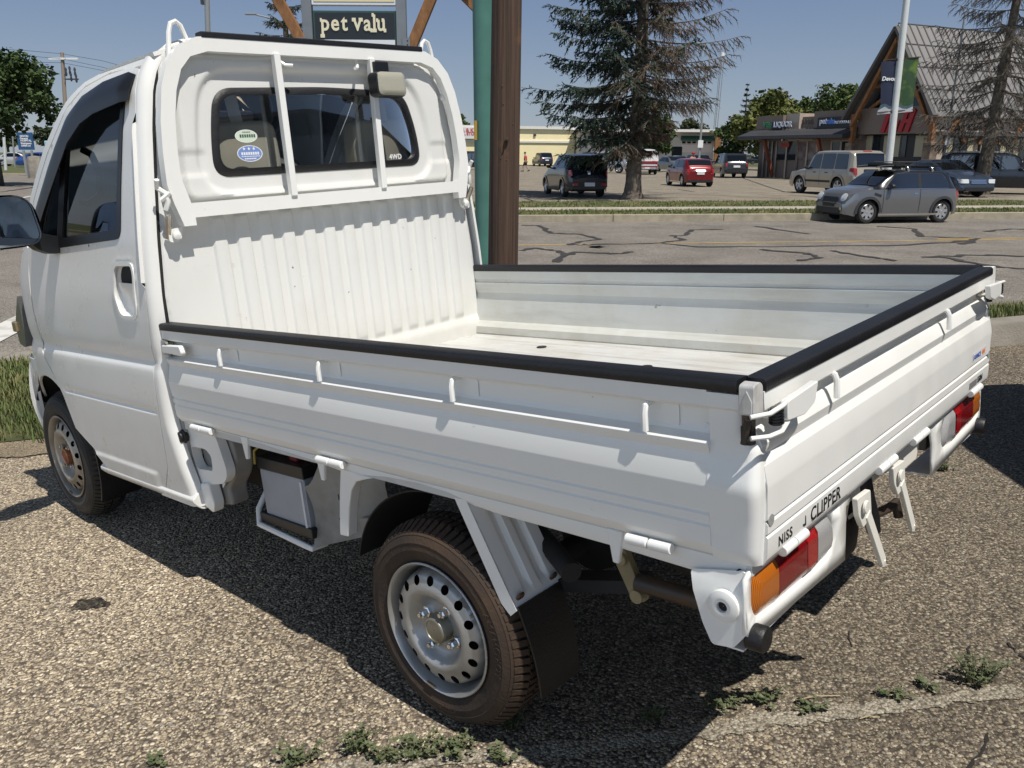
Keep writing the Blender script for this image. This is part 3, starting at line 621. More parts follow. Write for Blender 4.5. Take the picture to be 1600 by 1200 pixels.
# pressed corner column at the rear end of each side gate
def column(u, v, s_=1):
    z = .622+v*(.893-.622)
    yo = .70+interp(z, [(.622, .006), (.64, .0135), (.70, .0165), (.752, .0225), (.764, .0225), (.808, .009), (.838, .006), (.893, .007)])
    xo = interp(z, [(.622, .006), (.70, .001), (.758, -.002), (.80, .002), (.83, .006), (.852, .022), (.893, .024)])
    if u < .5: x = .0885-(.0885-(xo+.018))*u/.5; return (x, s_*yo, z)
    if u > .8: k = (u-.8)/.2; return (xo, s_*(yo-.018-.014*k), z)
    a = (u-.5)/.3*pi/2; return (xo+.018-.018*sin(a), s_*(yo-.018*(1-cos(a))), z)
for s_ in (1, -1):
    c_ = MB(); c_.grid(lambda u, v: column(u, v, s_), 16, 30); c_.build('corner_column', P_gate, truck, smooth=50, solid=-.006, out=(-1, s_, 0))
# ------------------------------------------------------------------ tailgate
TY = .688
TOUT = [(.000, .923), (-.001, .893), (.006, .8865), (.022, .8855), (.025, .872), (.024, .862), (.016, .8575), (.012, .850), (.004, .832), (.006, .822), (.009, .812), (.001, .797), (-.0045, .764), (-.0045, .756), (-.0035, .7035), (.0005, .7015), (.0005, .6985), (-.0035, .6945), (-.0032, .678), (.0005, .676), (.0005, .6735), (-.0030, .6695), (-.0022, .640), (.000, .630), (.006, .619)]
TINN = [(.030, .619), (.034, .655), (.056, .660), (.060, .685), (.040, .71), (.036, .73), (.032, .80), (.028, .83), (.034, .86), (.036, .872), (.030, .878), (.036, .892), (.037, .923)]
tg = MB().ext([(x, z) for x, z in TOUT+TINN], 'y', -TY, TY)
tail = tg.build('tailgate', P_gate, truck, smooth=14); tail['label'] = 'tailgate with hooks, latches and worn lettering'
MB().ext([(-.0018, .9225), (-.0025, .9235), (-.0025, .9375), (.0005, .942), (.005, .9435), (.033, .9435), (.0375, .942), (.0395, .9375), (.039, .920)], 'y', -TY+.004, TY-.004).build('rubber_cap', BLACKR, tail, smooth=50)
for s_ in (1, -1):
    # end cap at the top corner
    e = MB(); e.ext(roundpoly([(.69, .885), (.69, .935), (.70, .943), (.722, .94), (.724, .89)], .006), 'x', .000, .026)
    e.ext([(.003, .893), (.003, .915), (.012, .932), (.020, .915), (.020, .893)], 'y', .722, .7245)
    if s_ < 0: e.v = [(x, -y, z) for x, y, z in e.v]
    e.build('corner_cap', mat('worn grey cap', (.50, .49, .47), rough=.45, col2=(.68, .67, .65), vscale=40, metal=.2) if s_ > 0 else P_gate, truck, bevel=.003)
for hy in (.408, -.280):
    hook(tail, (.0235, hy, .8925-.0), (-1, 0, 0), (0, -.0, 0), P_gate)
    MB().ext(roundpoly([(hy+.012, .866), (hy+.012, .888), (hy+.06, .888), (hy+.06, .862), (hy+.04, .857)], .006), 'x', .0235, .0255).build('hook_plate', P_gate, tail)
for s_ in (1, -1):
    h = MB()
    pr = roundpoly([(s_*.665, .905), (s_*.665, .872), (s_*.60, .866), (s_*.558, .878), (s_*.545, .912)], .006)
    h.ext(pr, 'x', -.030, -.016); h.span((-.020, s_*.66, .870), (.02, s_*.63, .876)); h.build('latch_handle', P_gate, tail, bevel=.003)
    h = MB(); h.tube([(-.024, s_*.655, .903), (-.030, s_*.685, .903), (-.022, s_*.712, .896), (.0, s_*.735, .893)], .0042, 8); h.tube([(-.024, s_*.655, .868), (-.028, s_*.685, .860), (-.020, s_*.712, .858), (.0, s_*.735, .858)], .0042, 8)
    h.build('latch_link', P_gate, tail)
    h = MB(); h.tube([(-.018, s_*.683, .870), (-.018, s_*.683, .898)], .010, 10); 
    for k in range(5): h.tube([(-.018, s_*.683, .872+k*.005), (-.018, s_*.683, .8745+k*.005)], .0125, 10)
    h.build('latch_spring', BLACKP, tail)
    h = MB(); h.tube([(.014, s_*.714, .842), (.014, s_*.714, .890)], .011, 10); h.box((.014, s_*.718, .860), (.018, .012, .026)); h.tube([(.004, s_*.722, .852), (.020, s_*.724, .850)], .007, 8); h.tube([(.004, s_*.722, .876), (.018, s_*.724, .878)], .006, 8); h.tube([(.016, s_*.728, .845), (.008, s_*.726, .885)], .006, 8); h.build('latch_post', mat('greasy black steel', (.02, .018, .017), rough=.35, col2=(.10, .06, .04), vscale=40, stops=(.55, .75)), truck)
    for y0, y1 in ((.624, .529), (.06, .16)):
        mid = (y0+y1)/2; h = MB()
        for a, c in ((y0, mid+(.001 if y0 > y1 else -.001)), (mid-(.001 if y0 > y1 else -.001), y1)): h.tube([(.002, s_*a, .6205), (.002, s_*c, .6205)], .0100, 14)
        h.build('hinge', P_gate, tail, bevel=.002)
    MB().lathe([(.011, 0), (.0105, .0012), (.001, .0012)], (-.0035, s_*.676, .70), (-1, 0, 0), 16).build('gate_plug', TRIMG, tail)
FX = lambda yc, zc: (lambda u, v, w: (-.0022-w, yc-u, zc+v))
tm, w = text_mb('NISS', .0255, FX(.648, .6405), .0010, offset=.0004, spacing=1.16, shear=.0); tm.build('tailgate_lettering', INK, tail, smooth=0)
tm, w = text_mb('CLIPPER', .037, FX(.516, .6370), .0010, offset=.0005, spacing=1.06); tm.build('tailgate_lettering', INK, tail, smooth=0)
f = MB(); f.ext([(.548, .641), (.538, .6385), (.5355, .640), (.5362, .657), (.5392, .658), (.539, .6425), (.5475, .6445)], 'x', -.0032, -.0022); f.build('letter_remnant', INK, tail, smooth=0)
f = MB(); f.span((-.0032, -.498, .640), (-.0022, -.568, .657)); f.build('grey_badge', GREYINK, tail)
tm, w = text_mb('550N', .022, FX(-.574, .6425), .0010, offset=.0008); tm.build('badge_lettering', INK, tail, smooth=0)
def px_(z): return interp(-z, [(-.764, -.0045), (-.756, -.0045), (-.706, -.0035), (-.70, -.0035)])
def FS(yc, zc): return lambda u, v, w: (px_(zc+v)-.0007-w, yc-u, zc+v)
st = MB(); st.panel([(-.515, .712), (-.515, .735), (-.645, .735), (-.645, .712)], lambda y, z: (px_(z)-.0008, y, z), sp=.02); stk = st.build('tailgate_sticker', mat('sticker vinyl', (.74, .75, .78), rough=.4), tail, smooth=0)
FS2 = lambda yc, zc: (lambda u, v, w: (px_(zc+v)-.0012-w, yc-u, zc+v))
tm, w = text_mb('S-VANCE', .017, FS2(-.518, .7165), .0003, offset=.0006, shear=.2); tm.build('sticker_print', STK_BL, tail, smooth=0)
tm, w = text_mb('4x4', .021, FS2(-.598, .7165), .0003, offset=.0008, shear=.2); tm.build('sticker_print', STK_O, tail, smooth=0)
# ------------------------------------------------------------------ lower side frame under the bed
fr = MB()
def lowr(s_):
    top = .623; xs = [.03, .12, .30, .455, .60, .68, .76, .86, .98, 1.06, 1.14, 1.24, 1.6, 1.92, 1.96]
    zb = [.586, .586, .592, .594, .595, .600, .612, .617, .612, .602, .598, .604, .618, .622, .622]
    rings = []
    for x, z in zip(xs, zb):
        rings.append([(x, s_*.694, top+.004), (x, s_*.7005, top-.002), (x, s_*.7015, z+.004), (x, s_*.698, z-.004), (x, s_*.64, z-.004), (x, s_*.64, top+.004)])
    return rings
for s_ in (1, -1):
    fr = MB().loft(lowr(s_)); fr.build('bed_side_rail', P_gate, truck, smooth=40)
    for hx in (1.62, 1.245, .30):
        c_ = MB(); c_.ext([(hx-.02, .625), (hx+.018, .625), (hx+.008, .556), (hx-.006, .556)], 'y', s_*.694, s_*.705); c_.build('stake_tab', P_gate, truck, bevel=.003)
# bumper panel with tail lights
BX = .028
def bpan(sg):
    return [(.722, .602), (.724, .50), (.70, .482), (.45, .470), (.286, .462), (.283, .545), (.262, .592), (.25, .612), (.70, .614)]
for s_ in (1, -1):
    lo = roundpoly([(.700, .600), (.703, .545), (.688, .517), (.610, .512), (.445, .507), (.37, .510), (.352, .53), (.352, .570), (.385, .604)], [.015, .02, .015, .01, .01, .03, .02, .03, .02])
    pl = MB(); pl.panel([(s_*y, z) for y, z in bpan(1)], lambda y, z: (BX+.028*smooth(.614-z, .02, .0)*0, y, z), [[(s_*y, z) for y, z in lo]], sp=.04, edge=.03)
    bump_o = pl.build('rear_bumper', P_gate, truck, smooth=30, solid=.0)
    bump_o.modifiers.clear(); md = bump_o.modifiers.new('s', 'SOLIDIFY'); md.thickness = .006
    sd = MB(); sd.panel(roundpoly([(.132, .592), (.106, .50), (.088, .462), (.046, .468), (.022, .50), (.022, .60), (.03, .612)], .008), lambda x, z: (x, s_*(.722-.012*smooth(z, .56, .60)), z), sp=.02); side_o = sd.build('bumper_side', P_gate, truck, solid=-.006, out=(0, s_, 0))
    rc = MB(); rc.span((BX+.004, s_*.287, .4605), (.092, s_*.714, .4640)); rc.build('bumper_lip', P_gate, truck, smooth=20)
    md = MB(); md.lathe([(.030, -.002), (.029, .006), (.019, .011), (.010, .009), (.009, .002), (.001, .002)], (.062, s_*.722, .545), (0, s_, 0), 22); md.build('tow_eye_boss', P_gate, truck)
    MB().lathe([(.0092, .0), (.001, .0)], (.062, s_*.7255, .545), (0, s_, 0), 12).build('boss_hole', DARK, truck)
    MB().lathe([(.024, 0), (.024, .028), (.021, .032), (.001, .032)], (.030, s_*.693, .484), (-1, 0, 0), 20).build('bump_stop', BLACKR, truck)
    # lamps
    a = 'tail_light'
    def seg(y0, y1):
        return [p for p in clip(lo, y0, y1)]
    def clip(poly, y0, y1):
        out = []
        def cl(P, f, inter):
            o = []
            for i in range(len(P)):
                p, q_ = P[i-1], P[i]; a_, b_ = f(p), f(q_)
                if a_ != b_: o.append(inter(p, q_))
                if b_: o.append(q_)
            return o
        P = cl(poly, lambda p: p[0] <= y1, lambda p, q_: (y1, p[1]+(q_[1]-p[1])*(y1-p[0])/(q_[0]-p[0])))
        P = cl(P, lambda p: p[0] >= y0, lambda p, q_: (y0, p[1]+(q_[1]-p[1])*(y0-p[0])/(q_[0]-p[0])))
        return P
    def lensp(y0, y1, m, name, par, bul=.012):
        P = clip(lo, y0, y1); Ps = [(s_*y, z) for y, z in P]
        return MB().panel(Ps, lambda y, z: (BX-.003-bul*smooth(pdist((abs(y), z), lo), 0, .02), y, z), sp=.014).build(name, m, par, smooth=45, recalc=True)
    tl = lensp(.445, .611, L_RED, 'tail_light', truck)
    lensp(.612, .72, L_AMB, 'turn_lens', tl); lensp(.34, .444, L_CLR, 'reversing_lens', tl)
    MB().panel([(s_*y, z) for y, z in [(.450, .520), (.492, .5205), (.492, .594), (.450, .594)]], lambda y, z: (BX-.0042-.012*smooth(pdist((abs(y), z), lo), 0, .02), y, z), sp=.012).build('reflector', L_RED2, tl, smooth=0)
    # back wall of the lamp well
    MB().span((BX+.012, s_*.34, .50), (BX+.016, s_*.71, .61)).build('lamp_back', DARK, tl)
# centre bumper piece with hitch legs
cb = MB(); cb.panel(roundpoly([(.262, .612), (.262, .555), (.15, .545), (-.02, .55), (-.13, .512), (-.262, .512), (-.283, .545), (-.25, .612)], .006), lambda y, z: (BX+.026, y, z), sp=.05); cb.build('bumper_centre', P_hitch, truck, solid=.006)
for (y0, y1, z1) in ((.265, .160, .405), (.055, -.035, .415)):
    h = MB(); h.ext(roundpoly([(y0+.022, .602), (y0-.052, .598), (y0-.062, .535), (y0-.014, .525), (y0+.012, .56)], .006), 'x', -.002, .010)
    lw = .016
    h.beam((.0, y0-.035, .55), (-.004, y1-.02, z1), .024, .010, (1, 0, 0)); h.lathe([(.014, 0), (.014, .006), (.001, .006)], (-.006, y0-.01, .575), (-1, 0, 0), 14)
    h.tube([(-.006, y1-.02, z1+.006), (-.004, y1-.022, z1-.012)], .006, 8)
    h.build('step_leg', P_hitch, truck, bevel=.003)
h = MB(); h.tube([(.06, .11, .61), (.05, .09, .52), (.045, .075, .475), (.04, .07, .44)], [.022, .02, .02, .016], 8); h.build('tow_strap', BLACKR, truck)
MB().tube([(.05, .075, .475), (.03, .0, .475), (.028, -.035, .478), (.022, -.04, .44)], .011, 8).build('tow_hook', STEELD, truck)
MB().span((BX-.002, .285, .558), (BX+.004, .345, .600)).build('plate_bracket', TRIMG, truck)
# exhaust, spare tyre
ex = MB(); ex.tube([(.34, .58, .452), (.20, .575, .450), (.060, .568, .446)], .019, 14, False); ex.tube([(.34, .58, .452), (.20, .575, .450), (.061, .568, .4462)], .016, 14, False); ex.build('exhaust_pipe', mat('sooty steel', (.045, .042, .04), rough=.5, metal=.4, col2=(.08, .05, .03), vscale=20), truck)
# ------------------------------------------------------------------ wheels
TR = .268
def make_wheel(loc, side, rub, rimm, hubm, steer=0., lettering=False, spin=0.):
    """wheel with its outer face towards side (+1 left / -1 right); built round its own hub"""
    w = bpy.data.objects.new('wheel', None); COL.objects.link(w); w.parent = truck; w.location = loc; w.rotation_euler = (0, 0, steer)
    w.empty_display_size = .1
    o = V((0, 0, 0)); ax = V((0, side, 0))
    wd = .145
    prof = [(.160, -.018), (.166, -.006), (.176, -.003), (.181, .001), (.190, .0035), (.204, .0065), (.2055, .0075), (.208, .0068), (.222, .0055), (.2235, .0068), (.226, .0052), (.240, -.003), (.2415, -.0022), (.243, -.005), (.249, -.012), (.2525, -.020)]
    crown = [(.2535, -.026), (.2565, -.045), (.2575, -.0725), (.2565, -.100), (.2535, -.119)]
    back = [(.2525, -.125), (.249, -.132), (.235, -.146), (.2, -.152), (.170, -.146), (.160, -.13)]
    tb = MB().lathe(prof+crown+back, o, ax, 96)
    # tread blocks: shoulder lugs, two zigzag ribs
    e1 = V((1, 0, 0)); e2 = V((0, 0, 1))
    def P(a, r, h): return (e1*cos(a)+e2*sin(a))*r+ax*h
    nl = 74
    for k in range(nl):
        a0 = 2*pi*(k+.08)/nl; a1 = 2*pi*(k+.74)/nl
        for (h0, h1, r0, r1, sk) in ((-.0075, -.040, .2490, .2672, .0), (-.105, -.1375, .2672, .2490, .0)):
            am = .35*(2*pi/nl)
            q = []
            for rr in (-.010, 0):
                q += [P(a0, r0+rr, h0), P(a1, r0+rr, h0), P(a1+am*.4, r1+rr, h1), P(a0+am*.4, r1+rr, h1)]
            tb.add(q, [(3, 2, 1, 0), (4, 5, 6, 7), (0, 1, 5, 4), (1, 2, 6, 5), (2, 3, 7, 6), (3, 0, 4, 7)])
        for (h0, h1) in ((-.044, -.068), (-.077, -.101)):
            am = .3*(2*pi/nl)*(1 if k % 2 else -1)
            q = []
            for rr in (.252, .268):
                q += [P(a0, rr, h0), P(a1+am*.4, rr, h0), P(a1, rr, h1), P(a0-am*.4, rr, h1)]
            tb.add(q, [(3, 2, 1, 0), (4, 5, 6, 7), (0, 1, 5, 4), (1, 2, 6, 5), (2, 3, 7, 6), (3, 0, 4, 7)])
    ty = tb.build('tyre', rub, w, smooth=35)
    if lettering:
        for txt, ac, rad, sz in (('YOKOHAMA', R(172), .2125, .026), ('145R12', R(262), .2125, .017), ('8PR', R(330), .2125, .014)):
            sw_ = .82*sz*len(txt)
            def fn(u, v, q_, ac=ac, rad=rad, sw_=sw_):
                a = ac-(u-sw_/2)/rad*1.0; r_ = rad-.010+v
                return P(a if side < 0 else a, r_, .0045+.0022+q_*.9-.008*smooth(r_, .215, .24))
            tmm, ww = text_mb(txt, sz, (lambda u, v, q_: fn(u, v, q_)), .0016, spacing=1.15); tmm.build('tyre_lettering', rub, w, smooth=0)
    # rim: flange, barrel, dished disc with a ring of vent holes
    rm = MB().lathe([(.166, -.008), (.1725, -.001), (.174, .0035), (.1715, .006), (.1675, .004), (.164, -.004), (.1605, -.012), (.1575, -.028), (.156, -.036), (.1545, -.050), (.1525, -.060)], o, ax, 72)
    def disc_h(r): return interp(r, [(.0, -.042), (.060, -.042), (.068, -.040), (.078, -.030), (.086, -.019), (.094, -.012), (.101, -.0095), (.107, -.0105), (.114, -.0135), (.141, -.0235), (.147, -.034), (.1535, -.060)])+.019*(1-smooth(r, .141, .1535))
    out = circ(0, 0, .1535, 64); holes = []
    nh = 16
    for k in range(nh):
        a = 2*pi*k/nh+spin; c = (.1285*cos(a), .1285*sin(a)); holes.append([(c[0]+(.0120*cos(t_))*cos(a)-(.0115*sin(t_))*sin(a), c[1]+(.0120*cos(t_))*sin(a)+(.0115*sin(t_))*cos(a)) for t_ in [2*pi*i/14 for i in range(14)]])
    def df(u, v):
        r_ = math.hypot(u, v); p = e1*u+e2*v+ax*disc_h(r_); return tuple(p)
    rm.panel(out, df, holes, sp=.0095, edge=.009)
    rim = rm.build('rim', rimm, w, smooth=50)
    MB().lathe([(.150, -.068), (.05, -.066), (.001, -.066)], o, ax, 32).build('brake_drum', DARK, w)
    hb = MB().lathe([(.037, -.030), (.036, -.006), (.0345, .003), (.032, .007), (.028, .0082), (.027, .006), (.001, .005)], o, ax, 28); hb.build('hub_cap', hubm, w, smooth=30)
    for k in range(4):
        a = 2*pi*(k+.32)/4+spin; c = e1*cos(a)*.055+e2*sin(a)*.055
        n_ = MB(); n_.lathe([(.0155, -.024), (.0145, -.016), (.0105, -.015), (.0105, -.001), (.008, .002), (.001, .002)], c, ax, 6); n_.lathe([(.006, .002), (.0055, .008), (.001, .008)], c, ax, 8); n_.build('wheel_nut', CHROME if hubm is BRASS else ZINC, w, smooth=20)
    vs = MB(); a = R(150); vs.tube([P(a, .158, -.02), P(a, .150, .004)], .004, 8); vs.build('valve_stem', ZINC, w); vs = MB(); a = R(285); vs.beam(P(a-.12, .1675, .004), P(a+.06, .1675, .004), .004, .008, ax); vs.build('balance_weight', ZINC, w)
    return w
make_wheel((.844, .7145, .248), 1, RUBB, RIM, BRASS, 0, True)
make_wheel((3.046, .7145, .344), 1, RUBT, RIMD, RUSTO, R(-2), False, .2)
make_wheel((.844, -.7145, .248), -1, RUBB, RIM, BRASS)
make_wheel((3.046, -.7145, .344), -1, RUBT, RIMD, RUSTO, R(-2))
# spare tyre slung under the rear
sp = MB().lathe([(.160, -.06), (.17, -.072), (.21, -.074), (.245, -.062), (.262, -.04), (.266, 0), (.262, .04), (.245, .062), (.21, .074), (.17, .072), (.160, .06)], (.36, .06, .400), (0, 0, 1), 48); sp.build('spare_tyre', RUBT, truck)
# ------------------------------------------------------------------ underbody
u = MB()
for s_ in (1, -1):
    u.span((.06, s_*.36, .50), (2.0, s_*.42, .60)); u.span((2.0, s_*.34, .38), (3.0, s_*.42, .50))
for x in (.12, .5, 1.15, 1.75): u.span((x, -.66, .575), (x+.06, .66, .602))
u.build('chassis_frame', P_under, truck, bevel=.004)
u = MB(); u.tube([(.844, -.60, .248), (.844, .60, .248)], .035, 12); u.lathe([(.02, -.1), (.10, -.05), (.11, 0), (.10, .05), (.02, .1)], (.844, .05, .25), (0, 1, 0), 18)
for s_ in (1, -1):
    u.beam((1.32, s_*.52, .37), (.844, s_*.52, .30), .06, .03); u.beam((.844, s_*.52, .30), (.36, s_*.52, .42), .06, .03)
u.tube([(.844, .05, .26), (1.9, .05, .38)], .03, 10); u.tube([(.5, .60, .44), (.9, .36, .46), (1.6, .30, .40), (1.9, .30, .36)], .024, 10); u.build('rear_axle', DARK, truck)
MB().span((1.80, -.55, .30), (2.65, .45, .50)).build('engine_block', DARK, truck, bevel=.03)
MB().span((1.99, -.70, .50), (2.02, .70, .66)).build('cab_back_foot', P_under, truck)
f = MB(); f.ext(roundpoly([(1.94, .40), (1.94, .56), (1.60, .58), (1.60, .36), (1.80, .34)], .02), 'y', -.62, -.2); f.build('fuel_tank', DARK, truck, bevel=.02)
for s_ in (1, -1):
    h = MB(); h.ext(roundpoly([(.375, .52), (.41, .50), (.36, .40), (.325, .405)], .014), 'y', s_*.555, s_*.575); h.lathe([(.014, 0), (.014, .012), (.001, .012)], (.378, s_*.575, .495), (0, s_, 0), 12); h.lathe([(.016, 0), (.016, .010), (.001, .010)], (.345, s_*.575, .418), (0, s_, 0), 12); h.build('spring_shackle', TAN, truck, bevel=.003)
    # wheel house: front guard, inner liner, rear plate with flap
    g = MB()
    gp = [(1.160, .606), (1.03, .600), (1.055, .593), (1.100, .578), (1.125, .55), (1.145, .50), (1.163, .43), (1.168, .412), (1.205, .409), (1.20, .44), (1.183, .52)]
    g.ext(gp, 'y', s_*.672, s_*.704); g.build('fender_brace', P_gate, truck, bevel=.004)
    l = MB()
    def liner(u_, v_):
        a = R(15+100*u_); return (.844+.340*cos(a), s_*(.44+.235*v_), .262+.326*sin(a))
    l.grid(liner, 24, 4); l.build('wheel_liner', DARK, truck, solid=-.004)
    mg = MB()
    def plate_fn(a, b_):
        # a across (0 outer, 1 inner), b_ down
        x = .705-.125*b_; z = .606-.236*b_; y = .700-.165*a
        gro = 0
        for g0 in (.34, .68): gro += smooth(a, g0-.09, g0-.05)*(1-smooth(a, g0+.07, g0+.11))*smooth(b_, .05, .1)*(1-smooth(b_, .84, .9))
        return (x+.014*gro, s_*y, z)
    mg.grid(plate_fn, 40, 24); mg.build('mud_guard', P_under if s_ < 0 else P_gate, truck, smooth=30, solid=-.003, out=(-1, 0, 0))
    fl_ = MB(); fl_.add([(.742, s_*.701, .604), (.705, s_*.701, .606), (.580, s_*.701, .370), (.60, s_*.701, .352), (.625, s_*.701, .375)], [(0, 1, 2, 3, 4)]); fl_.build('guard_flange', P_gate, truck, solid=.004)
    fp = MB()
    def flap(a, b_):
        return (.577-.035*b_-.012*sin(b_*3), s_*(.698-.150*a-.03*b_*(1-a)*.4-.0*b_), .378-.222*b_-.03*a*b_*0)
    fp.grid(flap, 6, 10); fpo = fp.build('mud_flap', BLACKR, truck, solid=.005)
    for a_ in (.14, .84):
        P_ = plate_fn(a_, .90); b_ = MB().lathe([(.0125, 0), (.011, .004), (.001, .004)], (P_[0]-.004, P_[1], P_[2]), (-.88, 0, -.47), 12); b_.build('flap_bolt', STEELD, fpo)
# slanted white bulkhead plate ahead of the rear wheel
sp_ = MB()
def slant(a, b_):
    x = 1.50-.30*a; zt = .46+.13*smooth(a, 0, .42); zb = .262+.10*a; z = zt+(zb-zt)*b_; y = .60-.05*a-.02*sin(b_*pi)
    y += .005*math.exp(-((b_-.45)/.05)**2)*smooth(a, .3, .5)
    return (x, y, z)
sp_.grid(slant, 16, 14); P_slant = sp_.build('inner_plate', P_under, truck, solid=.004)
for a_, b_, r_ in ((.36, .52, .010), (.37, .78, .010)):
    p = slant(a_, b_); MB().lathe([(r_, .0), (.001, .0)], (p[0]-.001, p[1]+.004, p[2]), (.1, 1, 0), 12).build('plate_hole', DARK, P_slant)
h = MB(); h.ext(roundpoly([(1.28, .40), (1.22, .41), (1.21, .36), (1.235, .325), (1.27, .335)], .018), 'y', .56, .585); h.lathe([(.015, 0), (.014, .01), (.001, .01)], (1.243, .585, .355), (0, 1, 0), 12); h.build('spring_mount', P_under, truck, bevel=.004)
# battery on its tray
bt = MB(); bt.ext(roundpoly([(1.745, .30), (1.745, .475), (1.505, .478), (1.505, .302)], .006), 'y', .455, .60); bat = bt.build('battery', mat('pale grey battery case', (.33, .35, .39), rough=.45, var=.15, vscale=10), truck, bevel=.004)
l_ = MB(); l_.ext([(1.750, .475), (1.750, .515), (1.50, .518), (1.50, .478)], 'y', .450, .604); l_.build('battery_lid', BLACKP, bat, bevel=.004)
MB().span((1.56, .50, .516), (1.60, .58, .536)).build('terminal_cover', mat('dull red plastic', (.16, .012, .012), rough=.6), bat, bevel=.006)
MB().span((1.66, .50, .516), (1.70, .56, .535)).build('battery_terminal', STEELD, bat, bevel=.004)
MB().tube([(1.68, .53, .53), (1.72, .56, .57), (1.76, .60, .53), (1.75, .61, .49)], .004, 6).build('battery_cable', mat('yellow cable', (.45, .33, .06)), bat)
tr = MB(); tr.ext(roundpoly([(1.775, .292), (1.775, .325), (1.49, .325), (1.49, .292)], .006), 'y', .448, .608); tr.build('battery_tray', BLACKP, truck, bevel=.004)
tr = MB(); tr.tube([(1.80, .50, .40), (1.795, .56, .375), (1.79, .60, .33), (1.775, .615, .285), (1.52, .615, .268), (1.50, .61, .262), (1.495, .56, .262)], .0095, 8); tr.build('tray_frame', P_gate, truck)
for z0, z1 in ((.30, .47),): MB().span((1.512, .600, z0), (1.522, .606, z1)).build('case_rib', mat('white rib', (.6, .62, .66)), bat)
# lower bracket with a hole, at the cab's rear corner
bk_out = roundpoly([(2.024, .612), (1.845, .606), (1.815, .595), (1.782, .49), (1.79, .462), (1.82, .438), (1.99, .404), (2.008, .42), (2.014, .55)], .02)
bk_h = roundpoly([(1.986, .538), (1.895, .542), (1.866, .522), (1.872, .472), (1.968, .464), (1.985, .49)], .012)
bk = MB().panel(bk_out, lambda x, z: (x, .690-.004*smooth(pdist((x, z), bk_h), .0, .012)*0, z), [bk_h], sp=.03, edge=.015).build('step_bracket', P_gate, truck, smooth=30, out=(0, -1, 0))
md = bk.modifiers.new('s', 'SOLIDIFY'); md.thickness = .03; md.offset = 1; md = bk.modifiers.new('b', 'BEVEL'); md.width = .006; md.segments = 3; md.limit_method = 'ANGLE'; md.angle_limit = R(50); md.harden_normals = True
MB().ext(roundpoly([(2.0, .605), (1.81, .60), (1.79, .56), (1.785, .50), (1.81, .45), (1.86, .40), (1.85, .345), (1.94, .33), (1.99, .36)], .02), 'y', .585, .655).build('corner_box', P_under, truck, bevel=.012)
MB().lathe([(.024, 0), (.025, .010), (.020, .014), (.018, .022), (.014, .024), (.001, .024)], (2.008, .694, .572), (0, 1, 0), 20).build('rubber_knob', BLACKR, truck, smooth=30)
MB().ext(roundpoly([(1.96, .345), (1.955, .42), (1.90, .43), (1.885, .36), (1.90, .325)], .012), 'y', .66, .70).build('rocker_end', P_gate, truck, bevel=.006)
# front mud flap inside the arch, wheel house
def fl2(u_, v_):
    a = R(150+60*u_); r_ = .315; return (3.046+r_*cos(a), .715-.16*v_, .36+r_*sin(a)*1.02)
MB().grid(fl2, 12, 3).build('front_mud_flap', BLACKR, truck, solid=.01)
def fl3(u_, v_):
    a = R(20+145*u_); return (3.046+.345*cos(a), .690-.28*v_, .35+.345*sin(a))
MB().grid(fl3, 16, 3).build('front_wheel_house', DARK, truck)
def fl4(u_, v_):
    a = R(20+145*u_); return (3.046+.345*cos(a), -.690+.28*v_, .35+.345*sin(a))
MB().grid(fl4, 16, 3).build('front_wheel_house', DARK, truck)
